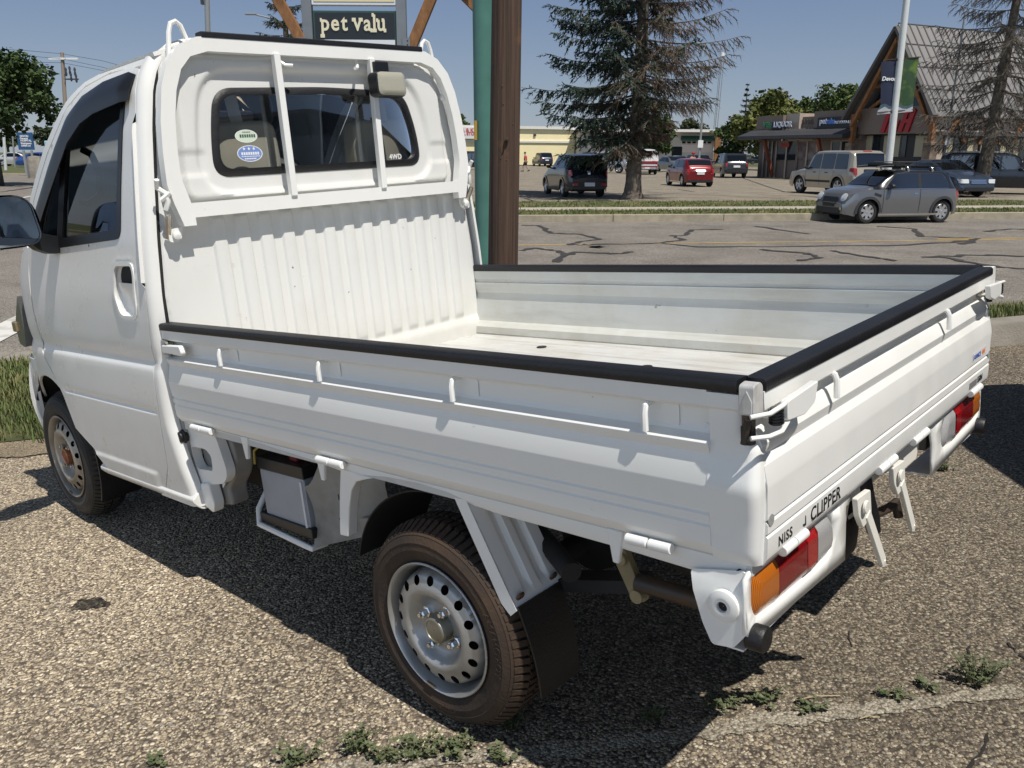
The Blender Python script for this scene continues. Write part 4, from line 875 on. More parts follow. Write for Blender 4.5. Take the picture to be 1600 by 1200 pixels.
# ------------------------------------------------------------------ ground
_b = .0436; _n = (TM.to_3x3() @ V((-_b, 0, 1))); _p0 = TM @ V((0, 0, -.0568))
def zn(x, y): return _p0.z-(_n.x*(x-_p0.x)+_n.y*(y-_p0.y))/_n.z
ZR = -.20
def asphalt(name, stones, scale, base_mul=1., crack=0., patch=None, fine=False, worn=False):
    m = bpy.data.materials.new(name); m.use_nodes = True; t = m.node_tree; b = t.nodes['Principled BSDF']; b.inputs['Roughness'].default_value = .85; b.inputs['Specular IOR Level'].default_value = .25
    tc = nd(t, 'ShaderNodeTexCoord').outputs['Object']
    wn = nd(t, 'ShaderNodeTexNoise', Scale=scale*.8, Detail=2); t.links.new(tc, wn.inputs['Vector'])
    wv = mix(t, .006, tc, wn.outputs['Color'], 'ADD') if not fine else tc
    vo = nd(t, 'ShaderNodeTexVoronoi', Scale=scale); vo.inputs['Randomness'].default_value = 1.; t.links.new(wv, vo.inputs['Vector'])
    sx = nd(t, 'ShaderNodeSeparateColor'); t.links.new(vo.outputs['Color'], sx.inputs[0])
    c = ramp(t, sx.outputs[0], stones)
    vd = nd(t, 'ShaderNodeTexVoronoi', Scale=scale*2.3); t.links.new(wv, vd.inputs['Vector'])
    sx2 = nd(t, 'ShaderNodeSeparateColor'); t.links.new(vd.outputs['Color'], sx2.inputs[0])
    c2 = ramp(t, sx2.outputs[1], stones)
    c = mix(t, ramp(t, sx.outputs[2], [(.45, 0.), (.5, 1.)]), c, c2)
    gap = ramp(t, vo.outputs['Distance'], [(.50, 0.), (.80, 1.)])
    c = mix(t, gap, c, tuple(.38*x for x in stones[1][1]))
    n = nd(t, 'ShaderNodeTexNoise', Scale=.9, Detail=7, Roughness=.6); t.links.new(tc, n.inputs['Vector'])
    c = mix(t, 1., c, ramp(t, n.outputs['Fac'], [(.3, .72*base_mul), (.7, 1.18*base_mul)]), 'MULTIPLY')
    n2 = nd(t, 'ShaderNodeTexNoise', Scale=.28, Detail=4); t.links.new(tc, n2.inputs['Vector'])
    c = mix(t, ramp(t, n2.outputs['Fac'], [(.46, 0.), (.72, .35)]), c, tuple(.8*base_mul*x for x in stones[2][1]))
    if worn:      # the lane on the left is polished pale, the bays on the right are darker
        sp = nd(t, 'ShaderNodeSeparateXYZ'); t.links.new(tc, sp.inputs[0]); n3 = nd(t, 'ShaderNodeTexNoise', Scale=1.6, Detail=6); t.links.new(tc, n3.inputs['Vector'])
        ma = nd(t, 'ShaderNodeMath', operation='MULTIPLY_ADD'); ma.inputs[1].default_value = 2.4; t.links.new(n3.outputs['Fac'], ma.inputs[0]); t.links.new(sp.outputs[0], ma.inputs[2])
        mr = nd(t, 'ShaderNodeMapRange'); mr.inputs[1].default_value = .2; mr.inputs[2].default_value = 2.4; mr.inputs[3].default_value = 0; mr.inputs[4].default_value = 1; t.links.new(ma.outputs[0], mr.inputs[0])
        c = mix(t, 1., c, ramp(t, mr.outputs[0], [(0, (1.42, 1.39, 1.34)), (1, (.74, .735, .73))]), 'MULTIPLY')
        n5 = nd(t, 'ShaderNodeTexNoise', Scale=7., Detail=5, Roughness=.65); t.links.new(tc, n5.inputs['Vector']); c = mix(t, ramp(t, n5.outputs['Fac'], [(.63, 0.), (.74, .5)]), c, (.06, .05, .045))
    t.links.new(c, b.inputs['Base Color'])
    bp = nd(t, 'ShaderNodeBump'); bp.inputs['Strength'].default_value = .75; bp.inputs['Distance'].default_value = .006; bp.invert = True
    t.links.new(vo.outputs['Distance'], bp.inputs['Height']); t.links.new(bp.outputs['Normal'], b.inputs['Normal'])
    MATS[name] = m; return m
STN = [(.0, (.075, .060, .048)), (.34, (.165, .135, .105)), (.58, (.285, .238, .172)), (.76, (.47, .39, .27)), (.84, (.20, .185, .17)), (.93, (.59, .52, .40))]
A_LOT = asphalt('worn pebbled asphalt', STN, 112, 1.02, worn=True)
A_ROAD = asphalt('grey road asphalt', [(0, (.15, .135, .12)), (.3, (.20, .18, .16)), (.6, (.26, .235, .205)), (.85, (.30, .27, .23)), (1, (.38, .35, .30))], 70, 1.05, fine=True)
A_FAR = asphalt('tan lot asphalt', [(0, (.20, .175, .14)), (.3, (.25, .22, .175)), (.6, (.30, .26, .20)), (.85, (.33, .29, .23)), (1, (.38, .35, .28))], 60, 1.05, fine=True)
GRASSM = mat('grass soil', (.045, .060, .018), rough=.9, col2=(.085, .085, .03), vscale=3.5, bump=.6, bscale=40)
LAWN = mat('lawn', (.055, .075, .020), rough=.9, col2=(.12, .115, .040), vscale=.9, bump=.5, bscale=14, detail=9)
CONC = mat('kerb concrete', (.40, .35, .26), rough=.85, col2=(.27, .24, .18), vscale=4, bump=.3, bscale=60, detail=8)
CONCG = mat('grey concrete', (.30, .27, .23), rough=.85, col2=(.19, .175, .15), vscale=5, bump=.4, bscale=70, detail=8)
def sheet(name, pts, z, m, kind=True, sub=None):
    fz = z if callable(z) else (lambda x, y: z)
    mb = MB().panel(pts, lambda x, y: (x, y, fz(x, y)), sp=sub or 400) if sub else MB().add([(x, y, fz(x, y)) for x, y in pts], [tuple(range(len(pts)))])
    o = mb.build(name, m, smooth=0)
    if sum(p.normal.z for p in o.data.polygons) < 0: o.data.flip_normals()
    if kind: struct(o)
    return o
KD = .17
def wx(x, w): return (x, w+KD*x)
sheet('ground', [(-700, -300), (700, -300), (700, 900), (-700, 900)], ZR-.06, LAWN)
# near lot, a plane sloping down to the left
EDGE = 4.86
near_pts = [(-14, -9), (12, -9), wx(12, EDGE), wx(-2.3, EDGE), wx(-9.5, EDGE), (-14, 2.6)]
sheet('parking_lot', near_pts, lambda x, y: zn(x, y), A_LOT)
# strip of grass between lot and street
def gz(x, w): # height of the verge
    a = zn(*wx(x, EDGE))
    return a*(1-smooth(w, 5.2, 7.6))+(ZR+.14)*smooth(w, 5.2, 7.6)+.01+.07*(1 if x > 0 else smooth(x, -3, 0))
gb = MB(); gb.grid(lambda u, v: (lambda x, w: wx(x, w)+(gz(x, w),))(-9.5+u*23.5, (EDGE+(.16 if -9.5+u*23.5 > 1 else -.03))+v*(7.12-EDGE-.02)), 60, 14)
struct(gb.build('grass_verge', GRASSM))
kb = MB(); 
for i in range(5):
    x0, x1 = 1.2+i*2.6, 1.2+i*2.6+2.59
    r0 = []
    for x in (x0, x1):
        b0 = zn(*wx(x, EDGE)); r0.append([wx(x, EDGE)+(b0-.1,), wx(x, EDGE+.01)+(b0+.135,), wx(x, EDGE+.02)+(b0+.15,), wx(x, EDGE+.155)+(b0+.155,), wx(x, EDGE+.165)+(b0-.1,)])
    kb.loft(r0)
struct(kb.build('lot_kerb', CONCG))  # darker concrete stands for a shadow cast over this kerb
# ------------------------------------------------------------------ placing helpers: where a sight line meets a depth or the ground
_cm = cam.matrix_world.to_3x3(); _f = 1330.73
def ray(px, py): return _cm @ V(((px-803.53)/_f, -(py-615.05)/_f, -1))
def at(px, py, Y): r = ray(px, py); return V((0, 0, 1.5))+r*(Y/r.y)
def onz(px, py, z): r = ray(px, py); return V((0, 0, 1.5))+r*((z-1.5)/r.z)
def onlot(px, py):
    r = ray(px, py); o = V((0, 0, 1.5)); t = _n.dot(_p0-o)/_n.dot(r); return o+r*t
# ------------------------------------------------------------------ street, far verge, far lot
WK = 22.3
sheet('road', [wx(-3.2, 7.25), wx(60, 7.25), wx(60, WK), wx(-6.5, WK)], ZR, A_ROAD)
sheet('side_street', [(-120, -20), (-14, 2.6), wx(-9.5, 7.1), wx(-2.9, 7.25), wx(-6.5, WK), (-8, 70), (-120, 70)], ZR-.004, A_ROAD)
def strip(name, w0, w1, z, h, m, x0=-6.5, x1=60, seg=1):
    mb = MB()
    for i in range(seg):
        a = x0+(x1-x0)*i/seg; b = x0+(x1-x0)*(i+1)/seg-(.012 if seg > 1 else 0)
        p = [wx(a, w0), wx(b, w0), wx(b, w1), wx(a, w1)]
        mb.add([q+(z,) for q in p]+[q+(z+h,) for q in p], [(3, 2, 1, 0), (4, 5, 6, 7), (0, 1, 5, 4), (1, 2, 6, 5), (2, 3, 7, 6), (3, 0, 4, 7)])
    return struct(mb.build(name, m, bevel=.015 if seg > 1 else None))
strip('kerb', WK, WK+.16, ZR-.05, .23, CONC, -6.5, 60, 22)
strip('near_kerb', 7.02, 7.35, ZR-.05, .20, CONCG, -9.5, 40, 18)
VERG = mat('verge grass', (.075, .09, .028), rough=.9, col2=(.19, .165, .075), vscale=1.7, bump=.8, bscale=22, detail=9)
strip('verge', WK+.16, WK+2.0, ZR-.05, .22, VERG)
strip('sidewalk', WK+2.0, WK+3.2, ZR-.05, .235, mat('pale sidewalk', (.44, .40, .33), rough=.85, var=.25, vscale=3, detail=7), -6.5, 60, 30)
strip('verge', WK+3.2, WK+6.6, ZR-.05, .22, VERG)
ZL = ZR+.10
sheet('far_parking_lot', [wx(-8, WK+6.6), wx(75, WK+6.6), wx(75, 118), wx(-30, 128)], ZL, A_FAR)
# grass blades along the verges
def blades(name, pts, m, h=(.03, .07), w=.004):
    mb = MB()
    for (x, y, z) in pts:
        a = random.uniform(0, 2*pi); hh = random.uniform(*h); l = random.uniform(.2, .8)*hh; c = V((x, y, z-.005)); d = V((cos(a), sin(a), 0)); s = V((-sin(a), cos(a), 0))*w*random.uniform(.7, 1.4)
        mb.v += [tuple(c-s), tuple(c+s), tuple(c+d*l*.4+s*.7+V((0, 0, hh*.6))), tuple(c+d*l*.4-s*.7+V((0, 0, hh*.6))), tuple(c+d*l+V((0, 0, hh)))]
        o = len(mb.v)-5; mb.f += [(o, o+1, o+2, o+3), (o+3, o+2, o+4)]
    ob = mb.build(name, m, smooth=0, recalc=False); tag(ob, kind='stuff'); return ob
GB = mat('grass blades', (.085, .120, .028), rough=.7, col2=(.22, .20, .08), vscale=6, detail=3, stops=(.4, .72))
GB2 = mat('verge blades', (.085, .115, .030), rough=.7, col2=(.22, .20, .085), vscale=.9, detail=6, stops=(.42, .68))
pts = []
for i in range(14000):
    x = random.uniform(1.6, 8); w = random.uniform(EDGE+.16, 7.0)
    if random.random() < .4: x = random.uniform(2.5, 5.0)
    p = wx(x, w); pts.append(p+(gz(x, w),))
for i in range(22000):
    x = random.uniform(-5.0, -1.6); w = EDGE-.10+.10*noise.noise(V((x*5, 0, 0)))+random.random()**.7*2.2; p = wx(x, w); pts.append(p+(gz(x, w),))
tag(blades('grass', pts, GB, (.03, .095), .0035), 'mown green grass along the edge of the near lot', 'grass')
pts = []
for i in range(26000):
    x = random.uniform(-2, 18); w = random.choice((random.uniform(WK+.17, WK+2.0), random.uniform(WK+3.2, WK+6.6))); p = wx(x, w); pts.append(p+(ZR+.165,))
tag(blades('verge_grass', pts, GB2, (.035, .085), .010), 'patchy green grass on the far side of the road', 'grass')
# markings and tar
YELL = mat('worn yellow line', (.46, .30, .06), rough=.8, col2=(.28, .22, .14), vscale=3, detail=8, stops=(.45, .62)); WHT = mat('worn white line', (.62, .61, .58), rough=.8, col2=(.34, .32, .29), vscale=4, detail=8, stops=(.5, .7))
TAR = mat('crack sealant', (.030, .027, .025), rough=.7, col2=(.05, .045, .04), vscale=5)
def line_pts(pp, wd, name, z, m, flat=False):
    mb = MB(); L = []; Rr = []
    for i, p in enumerate(pp):
        a = V(pp[max(i-1, 0)]); b = V(pp[min(i+1, len(pp)-1)]); d = (b-a); n = V((-d.y, d.x)).normalized(); ww = (wd[i] if isinstance(wd, list) else wd)/2
        L.append((p[0]+n.x*ww, p[1]+n.y*ww)); Rr.append((p[0]-n.x*ww, p[1]-n.y*ww))
    zf = z if callable(z) else (lambda x, y: z)
    for q in (L, Rr): mb.v += [(x, y, zf(x, y)) for x, y in q]
    k = len(pp); mb.f += [(i, i+1, k+i+1, k+i) for i in range(k-1)]
    o = mb.build(name, m, smooth=0)
    if sum(p.normal.z for p in o.data.polygons) < 0: o.data.flip_normals()
    return struct(o)
line_pts([wx(x, 16.6) for x in range(-4, 60, 2)], .11, 'centre_line', ZR+.004, YELL)
line_pts([wx(x, 16.86) for x in range(9, 60, 2)], .11, 'centre_line', ZR+.004, YELL)
def px_line(name, pix, wd, m, z=ZR+.006):
    pp = []
    for i, (a, b) in enumerate(pix):
        q = onz(a, b, ZR)
        if pp:
            l = V(pp[-1]); n = 5
            for k in range(1, n): e = l.lerp(V((q.x, q.y)), k/n); pp.append((e.x+random.uniform(-.05, .05), e.y+random.uniform(-.10, .10)))
        pp.append((q.x, q.y))
    return line_pts(pp, wd if not isinstance(wd, float) else [wd*random.uniform(.5, 1.5) for _ in pp], name, z, m)
for i, pl in enumerate([
    [(815, 352), (842, 353), (862, 365), (905, 366), (938, 374), (905, 378), (888, 383), (930, 382), (1030, 380)],
    [(1130, 359), (1080, 359), (1072, 367), (1050, 369), (1068, 375), (1030, 380), (1090, 386), (1200, 386), (1420, 383), (1520, 376)],
    [(815, 392), (838, 388), (872, 392), (880, 398), (868, 410)], [(868, 410), (885, 398), (905, 394)], [(905, 394), (955, 397), (990, 394)],
    [(1370, 354), (1430, 358), (1440, 370), (1530, 373), (1500, 382)], [(1440, 402), (1520, 399), (1600, 401), (1660, 404)], [(1250, 408), (1282, 403), (1260, 396), (1190, 390)],
    [(1470, 402), (1512, 410), (1560, 418), (1640, 423)], [(1180, 354), (1265, 366)], [(1300, 392), (1360, 402), (1400, 408)], [(1540, 362), (1580, 358), (1640, 360)]]):
    px_line('tar_seam', pl, .13, TAR, ZR+.006+i*.0004)
px_line('tar_seam', [(926, 385.5), (932, 387), (938, 385.5)], .22, TAR, ZR+.0115)
for pl in ([(820, 310), (846, 318)], [(1060, 296), (1085, 300)], [(880, 290), (905, 300), (960, 303)], [(1160, 278), (1200, 292), (1226, 300)], [(1010, 300), (1060, 303), (1200, 309), (1226, 311)]):
    pp = [onz(a, b, ZL) for a, b in pl]; line_pts([(p.x, p.y) for p in pp], .12, 'tar_seam', ZL+.005, TAR)
# paint on the side street
for a, b, wd in (((-30, 397), (76, 371), .14), ((20, 312), (72, 302), .16), ((-40, 540), (62, 488), .34)):
    p, q = onz(*a, ZR), onz(*b, ZR); d = (q-p)*1.0; line_pts([(p.x, p.y), (q.x, q.y), (q.x+d.x*.6, q.y+d.y*.6)], wd, 'lane_line', ZR+.005, WHT)
for k in range(5):
    p = onz(130+k*0, 318-k*6, ZR); 
# concrete slab edge left of the verge, crumbling strip in the near lot
pp = [onlot(-30, 566), onlot(60, 560)]
def zl(dz): return lambda x, y: zn(x, y)+dz
gut = [V((-6.5, 5.35)), V((-3.0, 5.75)), V((-2.2, 5.9)), V((-2.2, 6.45)), V((-3.2, 6.35)), V((-6.5, 6.0))]
ed = [(430, 1206), (520, 1190), (640, 1176), (740, 1168), (840, 1160), (960, 1146), (1080, 1130), (1200, 1112), (1330, 1096), (1460, 1082), (1620, 1066)]
lo_ = [(540, 1240), (620, 1214), (700, 1204), (780, 1200), (880, 1190), (990, 1178), (1110, 1160), (1230, 1142), (1350, 1126), (1480, 1108), (1640, 1092)]
poly = []
for L_ in (ed, lo_[::-1]):
    for (a, b), (c, d) in zip(L_, L_[1:]):
        for k in range(7): poly.append((a+(c-a)*k/7+random.uniform(-4, 4), b+(d-b)*k/7+random.uniform(-5, 5)))
poly = [(onlot(*p).x, onlot(*p).y) for p in poly]
CST = asphalt('crumbled concrete', [(.0, (.17, .14, .105)), (.3, (.29, .25, .19)), (.6, (.36, .32, .25)), (.85, (.43, .385, .30)), (.97, (.52, .48, .40))], 120, 1.0)
t = CST.node_tree; pr_ = t.nodes['Principled BSDF']; at_ = nd(t, 'ShaderNodeAttribute'); at_.attribute_name = 'fade'; n_ = nd(t, 'ShaderNodeTexNoise', Scale=38., Detail=5, Roughness=.7); tc = nd(t, 'ShaderNodeTexCoord'); t.links.new(tc.outputs['Object'], n_.inputs['Vector'])
m_ = nd(t, 'ShaderNodeMath', operation='ADD'); t.links.new(at_.outputs['Fac'], m_.inputs[0]); t.links.new(n_.outputs['Fac'], m_.inputs[1]); t.links.new(ramp(t, m_.outputs[0], [(.80, 0.), (.90, 1.)]), pr_.inputs['Alpha'])
mb = MB().panel(poly, lambda x, y: (x, y, zn(x, y)+.004), sp=.014, edge=.02); o = mb.build('concrete_strip', CST, smooth=0, out=(0, 0, 1)); struct(o)
fa_ = o.data.attributes.new('fade', 'FLOAT', 'POINT'); fa_.data.foreach_set('value', [min(1, pdist((v_.co.x, v_.co.y), poly)/.030) for v_ in o.data.vertices])
# bare dirt and dead grass along the edge of the verge
DIRT = asphalt('dry dirt', [(.0, (.12, .095, .065)), (.3, (.24, .19, .13)), (.6, (.33, .265, .18)), (.85, (.40, .33, .22)), (.97, (.46, .39, .28))], 150, 1.0)
t = DIRT.node_tree; pr_ = t.nodes['Principled BSDF']; at_ = nd(t, 'ShaderNodeAttribute'); at_.attribute_name = 'fade'; n_ = nd(t, 'ShaderNodeTexNoise', Scale=11., Detail=6, Roughness=.7); tc = nd(t, 'ShaderNodeTexCoord'); t.links.new(tc.outputs['Object'], n_.inputs['Vector'])
m_ = nd(t, 'ShaderNodeMath', operation='ADD'); t.links.new(at_.outputs['Fac'], m_.inputs[0]); t.links.new(n_.outputs['Fac'], m_.inputs[1]); t.links.new(ramp(t, m_.outputs[0], [(.80, 0.), (.90, 1.)]), pr_.inputs['Alpha'])
dp = [wx(-6+.25*i, EDGE-.30+.10*sin(i*1.7)+random.uniform(-.05, .05)) for i in range(17)]+[wx(-2-.25*i, EDGE+.05) for i in range(17)]
o = MB().panel(dp, lambda x, y: (x, y, zn(x, y)+.008), sp=.06, edge=.06).build('dirt_edge', DIRT, smooth=0, out=(0, 0, 1)); struct(o)
fa_ = o.data.attributes.new('fade', 'FLOAT', 'POINT'); fa_.data.foreach_set('value', [min(1, pdist((v_.co.x, v_.co.y), dp)/.10) if (v_.co.y-KD*v_.co.x) < EDGE-.02 else .6 for v_ in o.data.vertices])
stn = [onlot(140+28*cos(a)*(1+.2*sin(3*a)), 944+11*sin(a)*(1+.25*cos(2*a))+3*cos(a)*-1) for a in [2*pi*i/26 for i in range(26)]]
sheet('oil_stain', [(p.x+random.uniform(-.006, .006), p.y+random.uniform(-.006, .006)) for p in stn], zl(.0025), asphalt('oily asphalt', [(c[0], tuple(.30*k for k in c[1])) for c in STN], 92, .8))
# ------------------------------------------------------------------ weeds
WEED = mat('weed leaf', (.075, .10, .040), rough=.6, col2=(.15, .16, .085), vscale=30)
WSTEM = mat('weed stem', (.12, .12, .055), rough=.7)
def weed(px, py, r, h, n, label):
    p = onlot(px, py); p.z = zn(p.x, p.y); w = thing('weed', label, 'weed', p, 0, 'weeds growing out of the near lot')
    lf = MB(); st = MB(); rnd = random.Random(int(px*7+py))
    for i in range(n):
        a = rnd.uniform(0, 2*pi); rr = r*rnd.uniform(.2, 1); hh = h*rnd.uniform(.4, 1); base = V((cos(a)*rr*.35, sin(a)*rr*.35*.7, 0)); tip = V((cos(a)*rr, sin(a)*rr*.75, hh)); mid = base.lerp(tip, .5)+V((0, 0, hh*.22))
        st.tube([base, mid, tip], [.0016, .0013, .0006], 4, False)
        for k in range(8):
            f = rnd.uniform(.15, 1.05); c = base.lerp(mid, f*2) if f < .5 else mid.lerp(tip, f*2-1); b = rnd.uniform(0, 2*pi); L = rnd.uniform(.007, .016); u = V((cos(b), sin(b), rnd.uniform(-.2, .7))).normalized(); s = u.cross(V((0, 0, 1))).normalized()*L*.34
            lf.add([c, c+u*L*.45+s, c+u*L, c+u*L*.45-s], [(0, 1, 2, 3)])
    st.build('stem', WSTEM, w, smooth=0, recalc=False); lf.build('leaf_cluster', WEED, w, smooth=0, recalc=False); return w
for a in ((250, 1196, 0.043, 0.024, 10, 'tiny weed at the bottom left edge of the picture'), (468, 1192, 0.068, 0.040, 22, 'low leafy weed left of the pale stone below the rear wheel'), (560, 1172, 0.060, 0.068, 25, 'tall branching weed in front of the rear wheel'),
          (600, 1192, 0.060, 0.040, 18, 'flat weed at the bottom edge below the tall branching weed'), (655, 1182, 0.076, 0.048, 30, 'bushy weed under the front of the rear tyre'), (715, 1176, 0.068, 0.044, 25, 'bushy weed just below the rear tyre'),
          (785, 1188, 0.051, 0.036, 18, 'dark small weed right of the rear tyre in the truck shadow edge'), (800, 1140, 0.034, 0.040, 9, 'weed sprig touching the rear tyre tread'), (1015, 1122, 0.038, 0.024, 12, 'tiny weed at the left start of the pale strip'), (1130, 1102, 0.076, 0.024, 19, 'creeping weed spread over the pale strip'),
          (1195, 1098, 0.068, 0.032, 19, 'creeping weed beside the pale strip, under the bumper'), (1265, 1108, 0.051, 0.028, 13, 'low weed at the middle of the pale strip'), (1395, 1088, 0.051, 0.024, 12, 'thin weed on the right half of the pale strip'), (1452, 1076, 0.043, 0.024, 9, 'sparse weed between the thin weed and the upright weed'), (1525, 1066, 0.085, 0.080, 33, 'upright dark green weed at the right end of the pale strip'),
          (1478, 735, 0.060, 0.048, 16, 'weed behind the right end of the truck bumper')):
    weed(*a)
tk = MB(); c0 = onlot(425, 1206) 
stone = onlot(520, 1200); sm = MB().lathe([(.001, .028), (.03, .024), (.055, .012), (.066, -.004)], (stone.x, stone.y, zn(stone.x, stone.y)), (0, 0, 1), 14)
sm.v = [(x+random.uniform(-.006, .006), y+random.uniform(-.006, .006), z+random.uniform(-.003, .003)) for x, y, z in sm.v]; tag(sm.build('stone', CST, smooth=30), 'pale flat stone among the weeds at the bottom edge', 'stone')

# hairline cracks and straw on the near lot
def lot_line(nm, pix, wd, m, dz=.003):
    pp = []
    for (a, b), (c, d) in zip(pix, pix[1:]):
        for k in range(6): q = onlot(a+(c-a)*k/6+random.uniform(-3, 3), b+(d-b)*k/6+random.uniform(-3, 3)); pp.append((q.x, q.y))
    return line_pts(pp, [wd*random.uniform(.4, 1.3) for _ in pp], nm, zl(dz), m)
CRK = mat('open crack', (.020, .017, .015), rough=.95)
for pl, wd in (([(1515, 1008), (1512, 1030), (1500, 1048)], .006), ([(1575, 1005), (1600, 1030), (1640, 1050)], .006), ([(1180, 900), (1250, 925), (1330, 940)], .003), ([(1545, 1145), (1535, 1175), (1500, 1215)], .008), ([(40, 705), (20, 712), (-30, 716)], .012), ([(1325, 985), (1330, 1015)], .004)): lot_line('crack', pl, wd, CRK)
STRAW = mat('dry straw', (.46, .38, .22), rough=.8)
for i, (a, b, c, d, lb) in enumerate(((1242, 1097, 1312, 1090, 'dry straw lying above the pale strip'), (1343, 1126, 1374, 1124, 'dry straw lying below the pale strip'), (1108, 1122, 1114, 1138, 'short dry straw beside the creeping weed'))):
    p, q = onlot(a, b), onlot(c, d); z = .006; m_ = p.lerp(q, .5); mb = MB().tube([(p.x, p.y, zn(p.x, p.y)+z), (m_.x, m_.y+.004, zn(m_.x, m_.y)+z+.003), (q.x, q.y, zn(q.x, q.y)+z)], .0013, 5); tag(mb.build('straw', STRAW), lb, 'straw')
# ------------------------------------------------------------------ trees
BARK = mat('grey bark', (.17, .14, .11), rough=.9, col2=(.07, .058, .045), vscale=7, bump=1., bscale=9, detail=8)
BARKD = mat('dark bark', (.10, .085, .07), rough=.9, col2=(.045, .038, .03), vscale=6, bump=.8, bscale=9)
TWIGD = mat('dead twigs', (.150, .108, .076), rough=.9, col2=(.07, .05, .036), vscale=1.6, detail=6)
TWIGG = mat('grey dead twigs', (.125, .11, .09), rough=.9, col2=(.055, .047, .038), vscale=1.6, detail=6)
def leafmat(name, a, b, vs=.7):
    m = mat(name, a, rough=.65, col2=b, vscale=vs, detail=5, stops=(.38, .66), spec=.25); return m
NEED = leafmat('blue spruce needles', (.022, .038, .026), (.066, .092, .068), 1.1)
def spruce(name, label, base, H, zlow, Rmax, live, trunk_r, seed, lean=(0, 0), nbr=115, ntw=26, dead_m=TWIGD, group=None, shape=1.0, dn=12, lim=lambda cx, z: 1):
    rnd = random.Random(seed); t = thing(name, label, 'tree', base, 0, group)
    ax = lambda z: V((lean[0]*z, lean[1]*z, z))
    tr = MB(); zs_ = [0, .25, .6, 1.2]+[1.2+(H-1.2)*i/14 for i in range(1, 15)]
    rings = []
    for z in zs_:
        r_ = trunk_r*(1-.93*z/H)*(1+.55*math.exp(-z/.25)); rings.append([ax(z)+V((cos(a)*r_*(1+.10*noise.noise(V((cos(a)*2, sin(a)*2, z*1.2+seed)))), sin(a)*r_*(1+.10*noise.noise(V((sin(a)*2, cos(a)*2, z*1.2)))), 0)) for a in [2*pi*k/14 for k in range(14)]])
    tr.loft(rings); 
    nl = MB(); dl = MB(); br = MB()
    def prof(z):
        f = (z-zlow)/(H-zlow); return Rmax*(min(1, .72+f*2.2) if f < .13 else (1-((f-.13)/.87)**shape*.97))
    for i in range(nbr):
        f = (i+rnd.random())/nbr; z = zlow+(H-zlow)*f**1.05*.985; zq = round(z/.62)*.62; z = max(zlow*.9, z+(zq-z)*.75); az = i*2.39996+rnd.uniform(-.3, .3); L = prof(z)*(rnd.uniform(.45, .8) if rnd.random() < .3 else rnd.uniform(.85, 1.12))*lim(cos(az), z)
        d = V((cos(az), sin(az), 0)); up = .22*(z-zlow)/(H-zlow)+rnd.uniform(-.10, .06)
        P = []
        for k in range(8):
            s = k/7; P.append(ax(z)+d*(L*s)+V((0, 0, L*(up*s+(.10*s*s*s if True else 0)-.34*s*(1-.35*s)*(1-f*.8))))+V((rnd.uniform(-.03, .03), rnd.uniform(-.03, .03), 0)))
        br.tube(P, [max(.008, .035*(1-s/7.6)*(L/3)) for s in range(8)], 5, False)
        lv = live(d, z, rnd)
        for j in range(ntw):
            s = .12+.88*((j+rnd.random())/ntw); k = min(int(s*7), 6); c = P[k].lerp(P[k+1], s*7-k)
            side = 1 if j % 2 else -1; tl = L*.30*(1.08-s*.75)*rnd.uniform(.55, 1.2)+.10
            h = V((-d.y, d.x, 0))*side; td = (h*rnd.uniform(.5, 1)+d*rnd.uniform(.3, .9)+V((0, 0, rnd.uniform(-.9, -.15)))).normalized()
            if j == ntw-1: td = d.copy()
            alive = rnd.random() < lv*(.55+.6*s)
            if alive:
                n = max(6, int(tl/.028))
                for q in range(n):
                    ff = (q+rnd.random())/n; cc = c+td*(tl*ff)+V((0, 0, -.16*tl*ff*ff)); w_ = rnd.uniform(.05, .095)*(1.1-.45*ff); dd = (td+V((rnd.uniform(-.9, .9), rnd.uniform(-.9, .9), rnd.uniform(-.9, .6)))).normalized(); ss = dd.cross(V((rnd.uniform(-1, 1), rnd.uniform(-1, 1), 1))).normalized()*w_*.42
                    l_ = w_*rnd.uniform(1.6, 2.6); o = len(nl.v); nl.v += [tuple(cc-ss), tuple(cc+ss), tuple(cc+dd*l_+ss*.35), tuple(cc+dd*l_-ss*.35)]; nl.f.append((o, o+1, o+2, o+3))
            else:
                n = dn
                for q in range(n):
                    ff = (q+.5*rnd.random())/n; c0 = c+td*(tl*ff)+V((0, 0, -.2*tl*ff*ff)); dd = (td*rnd.uniform(.4, 1)+V((rnd.uniform(-.6, .6), rnd.uniform(-.6, .6), rnd.uniform(-1.1, .15)))).normalized(); l_ = rnd.uniform(.10, .30)*(.6+tl); ss = dd.cross(V((rnd.uniform(-1, 1), rnd.uniform(-1, 1), .5))).normalized()*.0095
                    o = len(dl.v); dl.v += [tuple(c0-ss*1.3), tuple(c0+ss*1.3), tuple(c0+dd*l_)]; dl.f.append((o, o+1, o+2))
                dl.tube([c, c+td*tl+V((0, 0, -.2*tl))], [.013, .006], 3, False)
    tr.add(br.v, br.f); tr.build('trunk', BARK, t, smooth=60, recalc=False)
    if nl.f: nl.build('crown', NEED, t, smooth=0, recalc=False)
    if dl.f: dl.build('dead_twigs', dead_m, t, smooth=0, recalc=False)
    return t
b0 = onz(988, 309, ZR+.13)
spruce('spruce_tree', 'large blue spruce with green needles on one side and brown dead branches on the other', (b0.x, b0.y, ZR+.10), 16.5, 1.75, 3.75,
       lambda d, z, r: max(.03, min(.97, (.50-d.x*.85)+(.22 if z > 6.4 else 0)-(.2 if z < 2.6 else 0)+(.18*noise.noise(V((d.x*2, d.y*2, z*.8)))))),   .30, 3, (.018, 0), 168, 35, shape=1.25, lim=lambda cx, z: 1 if cx < -.25 or z > 4.2 else (.25+.20*max(0, z-1.75)+.12*(cx < .1)))
b1 = onz(1530, 303, ZR+.13)
